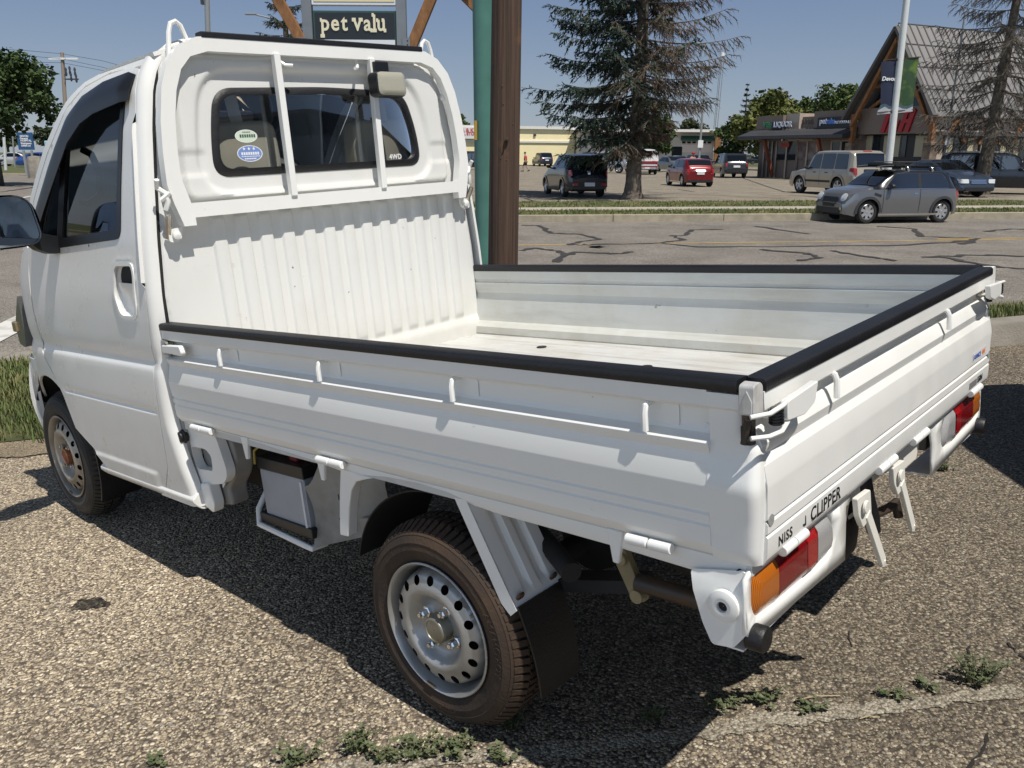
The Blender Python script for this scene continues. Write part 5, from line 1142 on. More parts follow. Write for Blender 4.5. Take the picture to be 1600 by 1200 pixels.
spruce('spruce_tree', 'dead grey spruce with bare drooping branches, right of the grey hatchback', (b1.x, b1.y, ZR+.10), 15.5, 2.5, 3.7, lambda d, z, r: 0, .30, 8, (.045, 0), 96, 28, TWIGG, shape=1.1, dn=12)
b2 = at(446, 40, 42)
spruce('spruce_tree', 'dark spruce top showing behind the black shop sign', (b2.x, b2.y, ZR), 11.5, 1.2, 2.1, lambda d, z, r: .7, .28, 21, (0, 0), 80, 18)
def broadleaf(name, label, base, H, crown, trunk_r, m, seed, n=2600, ls=.28, group=None, clumps=26, sq=.8, gap=.35):
    """crown = (cx, cy, cz, rx, ry, rz) relative to the base"""
    rnd = random.Random(seed); t = thing(name, label, 'tree', base, 0, group)
    cx, cy, cz, rx, ry, rz_ = crown
    tr = MB(); tr.tube([(0, 0, -.2), (.05, 0, H*.18), (cx*.5, cy*.5, cz-rz_*.6), (cx, cy, cz)], [trunk_r*1.3, trunk_r, trunk_r*.75, trunk_r*.3], 10)
    cl = []
    for i in range(clumps):
        while True:
            p = V((rnd.uniform(-1, 1), rnd.uniform(-1, 1), rnd.uniform(-1, 1)))
            if .25 < p.length < 1: break
        p = p.normalized()*(.35+.6*rnd.random()**.6)
        c = V((cx+p.x*rx, cy+p.y*ry, cz+p.z*rz_)); cl.append((c, rnd.uniform(.26, .46)*min(rx, rz_)))
        tr.tube([(cx*.5, cy*.5, cz-rz_*.55), V((cx, cy, cz-rz_*.2)).lerp(c, .5)+V((0, 0, -.1*rz_)), c], [trunk_r*.4, trunk_r*.22, .02], 5, False)
    tr.build('trunk', BARKD, t, smooth=60, recalc=False)
    lf = MB()
    for i in range(n):
        c, r_ = cl[rnd.randrange(clumps)]
        p = V((rnd.gauss(0, 1), rnd.gauss(0, 1), rnd.gauss(0, 1))).normalized()*r_*rnd.random()**.45; p.z *= sq; q = c+p
        u = V((rnd.uniform(-1, 1), rnd.uniform(-1, 1), rnd.uniform(-.8, .5))).normalized(); s = u.cross(V((rnd.uniform(-1, 1), rnd.uniform(-1, 1), rnd.uniform(-1, 1)))).normalized(); l_ = ls*rnd.uniform(.6, 1.3)
        o = len(lf.v); lf.v += [tuple(q), tuple(q+u*l_*.5+s*l_*.36), tuple(q+u*l_), tuple(q+u*l_*.5-s*l_*.36)]; lf.f.append((o, o+1, o+2, o+3))
    lf.build('crown', m, t, smooth=0, recalc=False)
    return t
LF1 = leafmat('dark green leaves', (.030, .055, .018), (.075, .11, .035), .5)
LF2 = leafmat('yellow green leaves', (.055, .075, .018), (.16, .165, .045), .35)
LF3 = leafmat('dull green leaves', (.045, .060, .028), (.10, .115, .06), .3)
LF4 = leafmat('mid green leaves', (.045, .075, .020), (.11, .14, .045), .4)
def tree_at(label, px, base_row, Y, top_row, half_px, m, seed, n, ls, name='broadleaf_tree', low=None, clumps=26, group='trees beyond the lots', dx=0):
    b = at(px, base_row, Y); zt = at(px, top_row, Y).z; rw_ = half_px*Y/_f; lowz = (at(px, low, Y).z if low else ZR+1.0)
    H = zt-ZR; cz = (zt+lowz)/2-ZR; return broadleaf(name, label, (b.x, Y, ZR), H, (dx, 0, cz, rw_, rw_*.9, (zt-lowz)/2), .03*H+.05, m, seed, n, ls, group, clumps)
tree_at('big leafy tree left of the truck cab', -12, 235, 44, 72, 112, LF1, 5, 15000, .26, low=208, clumps=60)
tree_at('small grey green tree under the power pole', 75, 232, 95, 196, 22, LF3, 6, 1600, .40, low=228)
tree_at('round dull tree at the left edge beyond the grass', 12, 232, 120, 200, 24, LF3, 61, 1400, .45, low=230)
tree_at('tall yellow green tree left of the shops', 1195, 244, 98, 140, 62, LF2, 7, 6000, .50, low=244, clumps=44)
tree_at('dark green tree left of the yellow green tree', 1146, 243, 104, 178, 30, LF1, 71, 2600, .5, low=246)
tree_at('rounded mid green tree rising behind the shop roof', 1300, 244, 112, 128, 58, LF4, 9, 4200, .5, low=215, clumps=40)
tree_at('broad mid green tree between the yellow green tree and the gable', 1245, 244, 120, 152, 40, LF4, 91, 2600, .5, low=215)
tree_at('bushy dark tree behind the spruce trunk', 1022, 250, 82, 170, 30, LF1, 10, 3200, .36, low=250)
tree_at('pale far tree left of the lattice mast', 1078, 240, 170, 184, 22, LF3, 12, 1500, .6, low=225)
tree_at('pale far tree behind the white building roof', 1052, 240, 175, 190, 18, LF3, 13, 900, .6, low=225)
tree_at('small dark tree top above the yellow shop roof', 722, 240, 150, 178, 12, LF1, 14, 700, .5, low=205)
b3 = at(1160, 240, 108); spruce('spruce_tree', 'slim dark spruce above the yellow green tree', (b3.x, b3.y, ZR), 10.0, 1.0, 1.7, lambda d, z, r: .9, .25, 31, (0, 0), 70, 14)
def bush(label, px, row, Y, r_, m, seed):
    b = onz(px, row, ZR) if Y is None else at(px, row, Y)
    return broadleaf('bush', label, (b.x, b.y, ZR), r_*2, (0, 0, r_*1.0, r_, r_, r_), .04, m, seed, 900, .16, None, 14)
bush('dark clipped bush on the lawn left of the cab', 73, 247, 58, .75, LF1, 41)
# ------------------------------------------------------------------ poles and signs near the road
TIM = mat('creosoted pole wood', (.085, .045, .026), rough=.85, col2=(.025, .015, .010), vscale=1., detail=8, bump=.0)
def woodgrain(name, a, b, zs=.35, xy=28):
    m = bpy.data.materials.new(name); m.use_nodes = True; t = m.node_tree; p = t.nodes['Principled BSDF']; p.inputs['Roughness'].default_value = .85
    tc = nd(t, 'ShaderNodeTexCoord'); mp = nd(t, 'ShaderNodeMapping'); mp.inputs['Scale'].default_value = (xy, xy, zs); t.links.new(tc.outputs['Object'], mp.inputs[0])
    n = nd(t, 'ShaderNodeTexNoise', Scale=1., Detail=8, Roughness=.7); t.links.new(mp.outputs[0], n.inputs['Vector'])
    n2 = nd(t, 'ShaderNodeTexNoise', Scale=3.5, Detail=5); t.links.new(tc.outputs['Object'], n2.inputs['Vector'])
    c = ramp(t, n.outputs['Fac'], [(.3, b), (.55, a), (.75, tuple(min(1, k*1.7) for k in a))])
    c = mix(t, ramp(t, n2.outputs['Fac'], [(.62, 0.), (.72, .6)]), c, (.20, .09, .035)); t.links.new(c, p.inputs['Base Color'])
    bp = nd(t, 'ShaderNodeBump'); bp.inputs['Strength'].default_value = .9; bp.inputs['Distance'].default_value = .012; t.links.new(n.outputs['Fac'], bp.inputs['Height']); t.links.new(bp.outputs['Normal'], p.inputs['Normal'])
    MATS[name] = m; return m
PW = woodgrain('old pole timber', (.095, .055, .036), (.014, .009, .007), .5, 34)
TB = woodgrain('stained timber', (.26, .125, .050), (.14, .06, .022), 3, 8)
pt, pb = at(792, 0, 8.6), at(786, 405, 8.6)
up_ = thing('utility_pole', 'thick dark brown wooden utility pole beside the green steel post', 'pole', (pb.x, 8.6, .05))
ax_ = (pt.x-pb.x)/(pt.z-pb.z)
pm = MB(); rings = []
for i in range(24):
    z = -.3+9.5*i/23; r_ = .152-.0045*z; rings.append([(ax_*(z-(pb.z-.05))+r_*cos(a)*(1+.025*noise.noise(V((cos(a)*3, sin(a)*3, z*.25)))), r_*sin(a), z) for a in [2*pi*k/48 for k in range(48)]])
pm.loft(rings); pm.build('pole_shaft', PW, up_, smooth=60)
MB().lathe([(.185, -.3), (.185, .31), (.175, .33), (.15, .33)], (-.02, -.0, 0), (0, 0, 1), 28).build('pole_collar', BLACKR, up_)
bz = at(792, 218, 8.45); bl = MB(); bl.lathe([(.022, 0), (.02, .02), (.009, .022), (.009, .045), (.001, .045)], (bz.x-pb.x, -.155, bz.z-.05), (0, -1, 0), 8); bl.build('pole_bolt', STEELD, up_)
for k in range(9):
    rr = random.uniform(.4, 3.8); a = random.uniform(-2.2, -.9); q = MB(); q.lathe([(.007, 0), (.001, .004)], (ax_*(rr-(pb.z-.05))+.145*cos(a), .148*sin(a), rr), (cos(a), sin(a), 0), 6); q.build('nail', STEELD, up_)
GST = mat('sea green paint', (.075, .20, .16), rough=.42, var=.22, vscale=3, bump=.08, bscale=14)
gt_, gb_ = at(754, 0, 13.6), at(758, 395, 13.6)
gp_ = thing('steel_post', 'round sea green steel post left of the wooden utility pole', 'post', (gb_.x, 13.6, ZR-.1))
gx = (gt_.x-gb_.x)/(gt_.z-gb_.z); q = MB(); q.tube([(gx*(z-gb_.z), 0, z) for z in (0, 1, 2, 3, 4, 5.5, 7)], .148, 28); q.build('post_shaft', GST, gp_, smooth=60)
s_ = MB(); s_.tube([(.15+gx*(z-gb_.z)+.01*sin(z*3), -.02, z) for z in [i*.25 for i in range(28)]], .016, 8); s_.build('post_conduit', GST, gp_)
yz = at(742, 204, 13.6); q = MB(); q.span((yz.x-gb_.x-.0, -.155, yz.z-ZR+.1-.14), (yz.x-gb_.x+.04, -.13, yz.z-ZR+.1+.14)); q.build('yellow_plate', mat('ochre plate', (.42, .26, .02), rough=.6), gp_)
# pylon sign with timber braces
SY = 14.2
c0 = at(558, 40, SY); pyl = thing('pylon_sign', 'pylon sign with a black shop panel between grey steel uprights and timber braces', 'sign', (c0.x, SY, ZR))
def loc(px, py): p = at(px, py, SY); return (p.x-c0.x, p.z-ZR)
GSTL = mat('grey galvanised upright', (.23, .25, .27), rough=.5, metal=.3, var=.15)
for px in (481, 627.5):
    x, z = loc(px, 40); q = MB(); q.span((x-.075, -.06, 0), (x+.075, .09, 7.2)); q.build('upright', GSTL, pyl, bevel=.006)
    x2, z2 = loc(px+(-8 if px < 500 else 8), 66); g = MB(); g.span((x2-.06, -.075, z2-.14), (x2+.06, -.065, z2+.06)); gs = g.build('gusset', GSTL, pyl)
    for k in range(3): MB().lathe([(.012, 0), (.001, .006)], (x2+(-.02 if px < 500 else .02), -.075, z2-.10+k*.055), (0, -1, 0), 8).build('bolt', DARK, gs)
x0, z0 = loc(489, 16); x1, z1 = loc(621, 73)
DKG = mat('dark green sign frame', (.03, .085, .065), rough=.4)
CRM = mat('cream sign face', (.72, .64, .38), rough=.4); BLK = mat('black sign face', (.016, .018, .022), rough=.35); WHF = mat('white sign face', (.72, .74, .78), rough=.4)
zt, zb = loc(558, 17)[1], loc(558, 100)[1]
za = loc(558, 62)[1]
MB().span((x0, -.03, zb), (x1, .06, zt)).build('sign_frame', DKG, pyl, bevel=.008)
MB().span((x0+.03, -.038, za+.0), (x1-.03, -.028, zt-.03)).build('black_panel', BLK, pyl)
MB().span((x0+.03, -.038, zb+.03), (x1-.03, -.028, za-.005)).build('white_panel', WHF, pyl)
zc0 = loc(558, 9)[1]; MB().span((x0-.01, -.05, zc0), (x1+.015, .07, zc0+1.1)).build('cream_box', WHF, pyl, bevel=.01); MB().span((x0+.03, -.058, zc0+.05), (x1-.02, -.048, zc0+1.05)).build('cream_panel', CRM, pyl)
def slab_text(txt, size, x, z, y, m, par, name, offset, serif=False, spacing=1., depth=.012):
    tm, w = text_mb(txt, size, lambda u, v, q: (x+u, y-q, z+v), depth, offset=offset, spacing=spacing)
    return tm, w
xa, xb_ = loc(503, 38)[0], loc(605, 38)[0]; zz0 = loc(550, 48)[1]
_t, w_all = text_mb('pet valu', 1., lambda u, v, q: (u, v, q)); S_ = (xb_-xa)/w_all; tm = MB()
def srf(cx, cz, w_, h_=.026): tm.span((xa+cx*S_-w_*S_/2, -.0518, zz0+cz*S_-h_), (xa+cx*S_+w_*S_/2, -.0402, zz0+cz*S_+h_))
cur = 0
for i_, ch in enumerate('pet valu'):
    if ch == ' ': cur += .20; continue
    l_, wl = text_mb(ch, 1., lambda u, v, q: (u, v, q), .012/S_, offset=.020); xs_ = [p[0] for p in l_.v]; x0_ = min(xs_); wl = max(xs_)-x0_; zs2 = [p[1] for p in l_.v]
    text_mb(ch, S_, lambda u, v, q: (xa+(cur-x0_)*S_+u, -.0402-q, zz0+v), .012, offset=.020*S_, mb=tm)
    st_x = {'p': [(cur+.05, min(zs2), .24), (cur-.01, max(zs2)-.02, .10)], 'v': [(cur+.05, max(zs2), .22), (cur+wl-.05, max(zs2), .22)], 'l': [(cur+wl/2, 0, .24), (cur-.01, max(zs2)-.02, .12)], 'u': [(cur+wl, 0, .14), (cur-.01, max(zs2)-.02, .12), (cur+wl-.10, max(zs2)-.02, .14)], 'a': [(cur+wl, 0, .12)]}.get(ch, [])
    for q_ in st_x: srf(*q_)
    cur += wl+.11
k_ = (xb_-xa)/(cur*S_); tm.v = [(xa+(p[0]-xa)*k_, p[1], p[2]) for p in tm.v]
tm.build('sign_lettering', mat('cream letters', (.80, .74, .52), rough=.4), pyl, smooth=0)
def brace(p, q_, ww, name='timber_brace', y=-.0):
    a, b = loc(*p), loc(*q_); m_ = MB(); m_.beam((a[0], y, a[1]), (b[0], y, b[1]), ww, .14, (0, 1, 0)); m_.build(name, TB, pyl, bevel=.008)
brace((472, 64), (424, -18), .16); brace((641, 78), (690, -42), .16); brace((724, -6), (744, 14), .12)
# lamp post with banners
LPM = mat('white lamp pole', (.66, .68, .68), rough=.45, var=.08)
def pole_line(t, pt_, pb_, Y, r0, r1, m, name='pole_shaft', n=16):
    a, b = at(*pt_, Y), at(*pb_, Y); k = (a.x-b.x)/(a.z-b.z); base = V(t.location)
    zt_ = a.z; q = MB(); q.tube([(b.x+k*(z-b.z)-base.x, Y-base.y, z-base.z) for z in (base.z, base.z+.5*(zt_-base.z), zt_)], [r0, (r0+r1)/2, r1], n); return q.build(name, m, t, smooth=60), k
Yp = 33.0
pb2 = at(1389, 250, Yp); kk = (at(1417, 0, Yp).x-pb2.x)/(at(1417, 0, Yp).z-pb2.z); bx = pb2.x+kk*(ZR-pb2.z)
lp_ = thing('lamp_post', 'white lamp post carrying two town banners in front of the gabled store', 'lamp post', (bx, Yp, ZR)); pole_line(lp_, (1421, -40), (1389, 250), Yp, .135, .115, LPM)
NAVY = mat('navy banner cloth', (.014, .022, .060), rough=.7, var=.3, vscale=4); 
BGRN = mat('green banner cloth', (.022, .060, .022), rough=.7, col2=(.10, .17, .03), vscale=2.6, detail=4, stops=(.52, .68)); WAV = mat('white banner cloth', (.42, .43, .46), rough=.7); WVG = mat('blue green wave', (.05, .10, .13), rough=.7)
def bloc(px, py): p = at(px, py, Yp); return (p.x-bx, p.z-ZR)
def bpoly(pix, m, name, par, y=-.0): 
    P = [bloc(*p) for p in pix]; return MB().panel(P, lambda a, b: (a, y+.012*sin(a*9+b*2), b), sp=.12).build(name, m, par, smooth=60, solid=.006)
def wave(x): return 0
nb = bpoly([(1377, 97), (1403, 94), (1397, 165), (1390, 166), (1383, 162), (1376, 164)], NAVY, 'banner', lp_); nb['label'] = 'navy banner with white lettering'
bpoly([(1376, 164), (1383, 162), (1390, 166), (1397, 165), (1396, 169), (1389, 170), (1383, 166), (1372, 172)], WVG, 'banner_wave', nb, -.01); bpoly([(1372, 172), (1383, 166), (1389, 170), (1396, 169), (1395, 177), (1370, 179)], WAV, 'banner_foot', nb, -.004)
gb3 = bpoly([(1410, 92), (1436, 88), (1427, 162), (1418, 166), (1410, 165), (1404, 162)], BGRN, 'banner', lp_); gb3['label'] = 'green banner with a leafy picture'
bpoly([(1404, 162), (1410, 165), (1418, 166), (1427, 162), (1426, 166), (1417, 170), (1410, 169), (1403, 166)], WVG, 'banner_wave', gb3, -.01); bpoly([(1403, 166), (1410, 169), (1417, 170), (1426, 166), (1426, 174), (1401, 177)], WAV, 'banner_foot', gb3, -.004)
dv = bloc(1377, 126); tm, w = text_mb('Devon', .20, lambda u, v, q: (dv[0]+u, -.03-q, dv[1]+v), .004, offset=.006, shear=.15); tm.build('banner_lettering', STK_W, nb, smooth=0)
for row in (93, 175):
    c = bloc(1406 if row < 100 else 1397, row); q = MB(); q.tube([(c[0]-.12, -.02, c[1]), (c[0]+.12, -.02, c[1])], .06, 8); q.beam((c[0]-.6, 0, c[1]-.02), (c[0]+.75, 0, c[1]+.09), .03, .03); q.build('banner_bracket', STEELD, lp_)
def simple_pole(name, label, cat, pt_, pb_, Y, r0, r1, m, zb=ZR):
    b = at(*pb_, Y); k = (at(*pt_, Y).x-b.x)/(at(*pt_, Y).z-b.z); t = thing(name, label, cat, (b.x+k*(zb-b.z), Y, zb)); pole_line(t, pt_, pb_, Y, r0, r1, m); return t
GALV = mat('galvanised pole', (.30, .31, .31), rough=.5, metal=.3); DKP = mat('dark thin pole', (.05, .05, .055), rough=.5)
t1 = simple_pole('sign_post', 'thin dark post with a small white parking sign in front of the store windows', 'sign post', (1508, 20), (1475, 245), 41, .05, .04, GALV)
p = at(1480, 221, 41); q = MB(); q.box((p.x-t1.location.x, -.07, p.z-ZR), (.26, .012, .38)); q.build('sign_plate', STK_W, t1)
t2 = simple_pole('light_pole', 'grey parking lot light pole behind the red hatchback', 'light pole', (1103, 105), (1092, 252), 62, .09, .06, GALV)
p = at(1103, 105, 62); q = MB(); q.box((p.x-t2.location.x, 0, p.z-ZR), (1.5, .3, .12)); q.build('lamp_head', DKP, t2, bevel=.02); q = MB(); p = at(1094, 225, 62); q.box((p.x-t2.location.x, -.1, p.z-ZR), (.35, .1, .5)); q.build('notice_plate', STK_W, t2)
t3 = thing('lattice_mast', 'tall thin lattice mast with a white beacon beyond the white building', 'mast', (at(1118, 200, 150).x, 150, ZR)); a, b = at(1129, 86, 150), at(1118, 200, 150); q = MB(); k = (a.x-b.x)/(a.z-b.z); H_ = a.z-ZR
for s1, s2 in ((-.3, 0), (.3, 0), (0, .35)): q.tube([(s1+k*(z-b.z), s2, z) for z in (0, H_)], .05, 4)
for i in range(40):
    z = H_*i/40; q.beam((-.3+k*(z-b.z), 0, z), (.3+k*(z-b.z), 0, z+H_/40), .035, .035)
q.build('mast_lattice', GALV, t3, smooth=0); q = MB(); q.lathe([(.001, -.4), (.4, -.2), (.4, .3), (.001, .4)], (k*(H_-b.z), 0, H_), (0, 0, 1), 10); q.build('beacon', STK_W, t3)
t4 = simple_pole('light_pole', 'pale steel pole behind the guard frame, left of the sign', 'pole', (322, -60), (325, 60), 24, .075, .065, GALV)
p = at(317, 3, 24); q = MB(); q.box((p.x-t4.location.x, -.05, p.z-ZR), (.06, .1, .14)); q.build('pole_box', DKP, t4)
b = at(470, 120, 60); t5 = thing('street_light', 'curved arm street light above the cab roof, left of the black sign', 'street light', (b.x, 60, ZR)); q = MB(); P = [at(*p_, 60) for p_ in ((470, 235), (466, 110), (455, 60), (445, 40), (430, 30), (400, 23))]; q.tube([(p.x-b.x, 0, p.z-ZR) for p in P], [.11, .1, .08, .06, .05, .05], 8); q.build('arm', GALV, t5); p = at(392, 22, 60); q = MB(); q.box((p.x-b.x, 0, p.z-ZR), (.75, .3, .10)); q.build('lamp_head', GALV, t5, bevel=.03)
t6 = simple_pole('power_pole', 'weathered power pole with a white crossarm above the leafy tree', 'power pole', (97, 82), (104, 200), 70, .17, .13, mat('weathered pole', (.30, .24, .19), rough=.9))
def arm(t, px0, px1, row, Y, h, m, nm):
    a, b = at(px0, row, Y), at(px1, row, Y); q = MB(); q.beam((a.x-t.location.x, -.15, a.z-ZR), (b.x-t.location.x, -.15, b.z-ZR), .12, h, (0, 0, 1)); return q.build(nm, m, t)
arm(t6, 78, 123, 92, 70, .14, STK_W, 'crossarm'); arm(t6, 103, 124, 124, 70, .10, DKP, 'crossarm')
q = MB()
for px, row in ((105, 112), (111, 110), (119, 112), (113, 120), (121, 122)): p = at(px, row, 70); q = MB(); q.lathe([(.05, -.35), (.10, -.2), (.06, 0), (.10, .15), (.04, .3)], (p.x-t6.location.x, -.2, p.z-ZR), (0, 0, 1), 8); q.build('insulator', DKP, t6)
wr = thing('power_line', 'thin power wires running over the leafy tree to the right', 'wires', (at(97, 84, 70).x, 70, at(97, 84, 70).z))
for (r0, r1, r2) in ((84, 70, 110), (92, 78, 122), (98, 92, 126)):
    P = [at(-120, r1, 60), at(40, (r0+r1)/2+2, 66), at(97, r0, 70), at(160, (r0+r2)/2-2, 66), at(330, r2+30, 55)]; q = MB(); q.tube([p-V(wr.location) for p in P], .014, 4); q.build('wire', DKP, wr)
t7 = simple_pole('light_pole', 'white lamp pole at the left edge beyond the lawn', 'light pole', (3, 160), (7, 230), 75, .12, .1, LPM)
t8 = simple_pole('light_pole', 'thin grey pole left of the blue notice board', 'light pole', (19, 205), (21, 230), 90, .09, .08, GALV)
# blue notice board, hydrant, stone
b = at(40, 248, 62); nbz = b.z; t9 = thing('notice_board', 'blue notice board with white lettering on the lawn left of the cab', 'sign', (b.x, 62, ZR)); BLUE = mat('blue board', (.02, .085, .20), rough=.5)
def nl_(px, py): p = at(px, py, 62); return (p.x-b.x, p.z-ZR)
a1, a2 = nl_(30, 234), nl_(50, 207); q = MB(); q.span((a1[0], -.06, a1[1]), (a2[0], .06, a2[1])); q.build('board', BLUE, t9)
for px in (36.5, 49): x, z = nl_(px, 235); q = MB(); q.span((x-.07, -.04, 0), (x+.07, .04, z)); q.build('leg', GALV, t9)
for i, (txt, row, x_) in enumerate((('DEVON', 214, 32), ('General', 217.5, 32), ('HOSPITAL', 221, 33), ('Emergency', 225, 33.5), ('OPEN 24', 229, 34))):
    x, z = nl_(x_, row); tm, w = text_mb(txt, .17, lambda u, v, q: (x+u, -.065-q, z+v), .01, offset=.006); tm.build('board_lettering', STK_W, t9, smooth=0)
b = onz(63, 258, ZR); hd = thing('fire_hydrant', 'small yellow fire hydrant at the kerb left of the cab', 'hydrant', (b.x, b.y, ZR)); YH = mat('hydrant yellow', (.62, .45, .05), rough=.5)
q = MB(); q.lathe([(.20, 0), (.20, .08), (.15, .10), (.15, .62), (.19, .64), (.19, .70), (.15, .80), (.07, .90), (.05, .98), (.001, .98)], (0, 0, 0), (0, 0, 1), 16); q.build('barrel', YH, hd)
q = MB(); q.tube([(-.27, 0, .5), (.27, 0, .5)], .075, 10); q.tube([(0, -.25, .45), (0, 0, .45)], .09, 10); q.build('outlet', YH, hd)
b = at(55, 250, 57); q = MB().lathe([(.55, 0), (.55, 1.0), (.42, 1.35), (.001, 1.4)], (b.x, 57, ZR), (0, 0, 1), 9); tag(q.build('stone_marker', CONCG, smooth=20), 'grey stone marker beside the blue notice board', 'stone')
b = at(80, 234, 64); q = MB(); q.box((b.x, 64, b.z+.25), (.65, .5, .75)); tag(q.build('mailbox', mat('pale blue box', (.35, .55, .68), rough=.5), bevel=.06), 'pale blue box on the lawn beside the cab window', 'box')
# lawn beyond the side street, kerb
sheet('far_lawn', [(-200, 60), (-40, 63), (-24, 66), (-8, 70), (-12, 190), (-200, 190)], ZR+.10, LAWN)
q = MB(); q.loft([[(x, y, ZR-.05), (x, y, ZR+.13), (x+.02, y+.25, ZR+.14), (x+.02, y+.25, ZR-.05)] for x, y in ((-200, 59.7), (-40, 62.7), (-24, 65.7), (-8, 69.7))]); struct(q.build('kerb', CONC))
px_line('tar_seam', [(0, 300), (30, 296), (70, 290)], .2, TAR, ZR+.004)
# ------------------------------------------------------------------ yellow shop and white shop beyond the far lot
YB = 131
def L2(px, py, Y=YB): p = at(px, py, Y); return p.x, p.z
ybm = mat('yellow stucco', (.93, .81, .50), rough=.85, var=.06, vscale=.5); WTR = mat('white trim', (.74, .72, .68), rough=.7, var=.08); WWALL = mat('off white wall', (.55, .52, .46), rough=.8, var=.12, vscale=.8)
xl, _ = L2(600, 240); xr, _ = L2(908, 240); zt = L2(860, 196)[1]
yb_ = thing('shop_building', 'long yellow shop building with white bands at the far side of the lot', 'building', ((xl+xr)/2, YB, ZL)); X0 = (xl+xr)/2
def bb(px0, px1, r0, r1, y0, y1, m, nm, par, base, Y=YB, bev=None):
    a, b = at(px0, r0, Y), at(px1, r1, Y); q = MB(); q.span((a.x-base.x, y0, max(b.z-base.z, 0)), (b.x-base.x, y1, a.z-base.z)); return q.build(nm, m, par, bevel=bev)
B_ = V(yb_.location)
bb(600, 906, 200, 300, 0, 18, ybm, 'wall', yb_, B_)
bb(598, 908, 195, 201.5, -.35, 18.3, WTR, 'roof_fascia', yb_, B_); bb(598, 907, 218, 223, -.18, 0, WTR, 'wall_band', yb_, B_)
sg_ = bb(690, 745, 199, 217, -.55, -.30, mat('white sign board', (.68, .66, .66), rough=.5), 'sign_board', yb_, B_)
RINK = mat('faded red letters', (.50, .10, .09), rough=.6)
for txt, px, row, sz in (('A & K', 718, 206.3, .75), ('ALL STOR', 714, 211.2, .62)):
    a = at(px, row, YB); tm, w = text_mb(txt, sz, lambda u, v, q: (a.x-B_.x+u, -.56-q, a.z-B_.z+v), .03, offset=.02); tm.build('sign_lettering', RINK, sg_, smooth=0)
bb(838, 842, 209, 212, -.2, 0, DKP, 'vent', yb_, B_); bb(700, 760, 236, 300, -.05, .0, mat('dark shop glass', (.03, .04, .05), rough=.1), 'shop_window', yb_, B_)
yb_.rotation_euler = (0, 0, R(18))
YC = 128; a = at(1020, 240, YC); wb_ = thing('shop_building', 'low white shop building with green awnings behind the spruce', 'building', (a.x, YC, ZL)); B_ = V(wb_.location)
GRN = mat('green awning', (.018, .085, .060), rough=.7, var=.2); DGL = mat('dark window glass', (.022, .028, .032), rough=.08, spec=.8); PNL = mat('pale wall panels', (.66, .58, .52), rough=.8)
bb(906, 1122, 205, 300, 0, 14, WWALL, 'wall', wb_, B_, YC); bb(900, 1124, 201.5, 207, -1.6, 14.4, WTR, 'roof_fascia', wb_, B_, YC)
for px0, px1 in ((918, 985), (1064, 1116)):
    q = MB(); p0, p1 = at(px0, 212, YC), at(px1, 220, YC); z1, z0_ = p0.z-ZL, p1.z-ZL; q.ext([(-.05, z1), (-1.1, z0_+.2), (-1.1, z0_), (-.05, z0_)], 'x', p0.x-B_.x, p1.x-B_.x); q.build('awning', GRN, wb_)
    n_ = int((px1-px0)/8)
    for i in range(n_):
        f = bb(px0+1+i*8, px0+7.6+i*8, 220.5, 224.8, -.06, 0, WTR, 'window_frame', wb_, B_, YC); bb(px0+1.6+i*8, px0+7+i*8, 221, 224.3, -.09, -.05, DGL, 'window', wb_, B_, YC)
    for i in range(n_): bb(px0+.5+i*8, px0+7.9+i*8, 226, 238, -.05, 0, PNL, 'wall_panel', wb_, B_, YC)
bb(1050, 1062, 229, 300, -.06, 0, DGL, 'doorway', wb_, B_, YC); bb(1115, 1119, 207, 300, -1.5, -1.0, TB, 'porch_post', wb_, B_, YC)
# ------------------------------------------------------------------ gabled store with the shops beside it
Np = at(1462, 200, 52); NX, NY = Np.x, 52.0
ai = V((.902, .432, 0)); bi = V((-.432, .902, 0))
st_ = thing('store_building', 'store with a steep gabled entrance, grey metal roof and large red letters', 'building', (NX, NY, ZL), math.atan2(.432, .902))
# local: x = into the building (right), y = along the front to the left
def ltr(px, py, axis, val):
    """local coords of the sight line on the plane local x = val ('x') or local y = val ('y')"""
    r = ray(px, py); o = V((0, 0, 1.5))-V((NX, NY, ZL)); A = V((ai.x, ai.y, 0)); B = V((bi.x, bi.y, 0)); q = A if axis == 'x' else B
    t = (val-o.dot(q))/r.dot(q); p = o+r*t; return (p.dot(A), p.dot(B), p.z)
ROOFM = bpy.data.materials.new('standing seam roof'); ROOFM.use_nodes = True; ROOFM.node_tree.nodes['Principled BSDF'].inputs['Base Color'].default_value = (.235, .225, .22, 1); ROOFM.node_tree.nodes['Principled BSDF'].inputs['Roughness'].default_value = .5
STUC = mat('taupe stucco', (.215, .17, .14), rough=.85, var=.12, vscale=.8); STUCL = mat('sand stucco', (.46, .38, .31), rough=.85, var=.1); NAVG = mat('dark gable glass', (.010, .014, .028), rough=.15); STON = mat('stone pier', (.24, .18, .13), rough=.9, col2=(.10, .08, .065), vscale=3, bump=.6, bscale=6); YWIN = mat('yellow window tone', (.42, .38, .26), rough=.6)  # taupe tone lowered to put the front's deep shade into the stucco colour
ap = ltr(1403, 43, 'x', -.6); hw = ap[1]; zap = ap[2]
lf_ = ltr(1325, 178, 'x', -.6); zev = lf_[2]
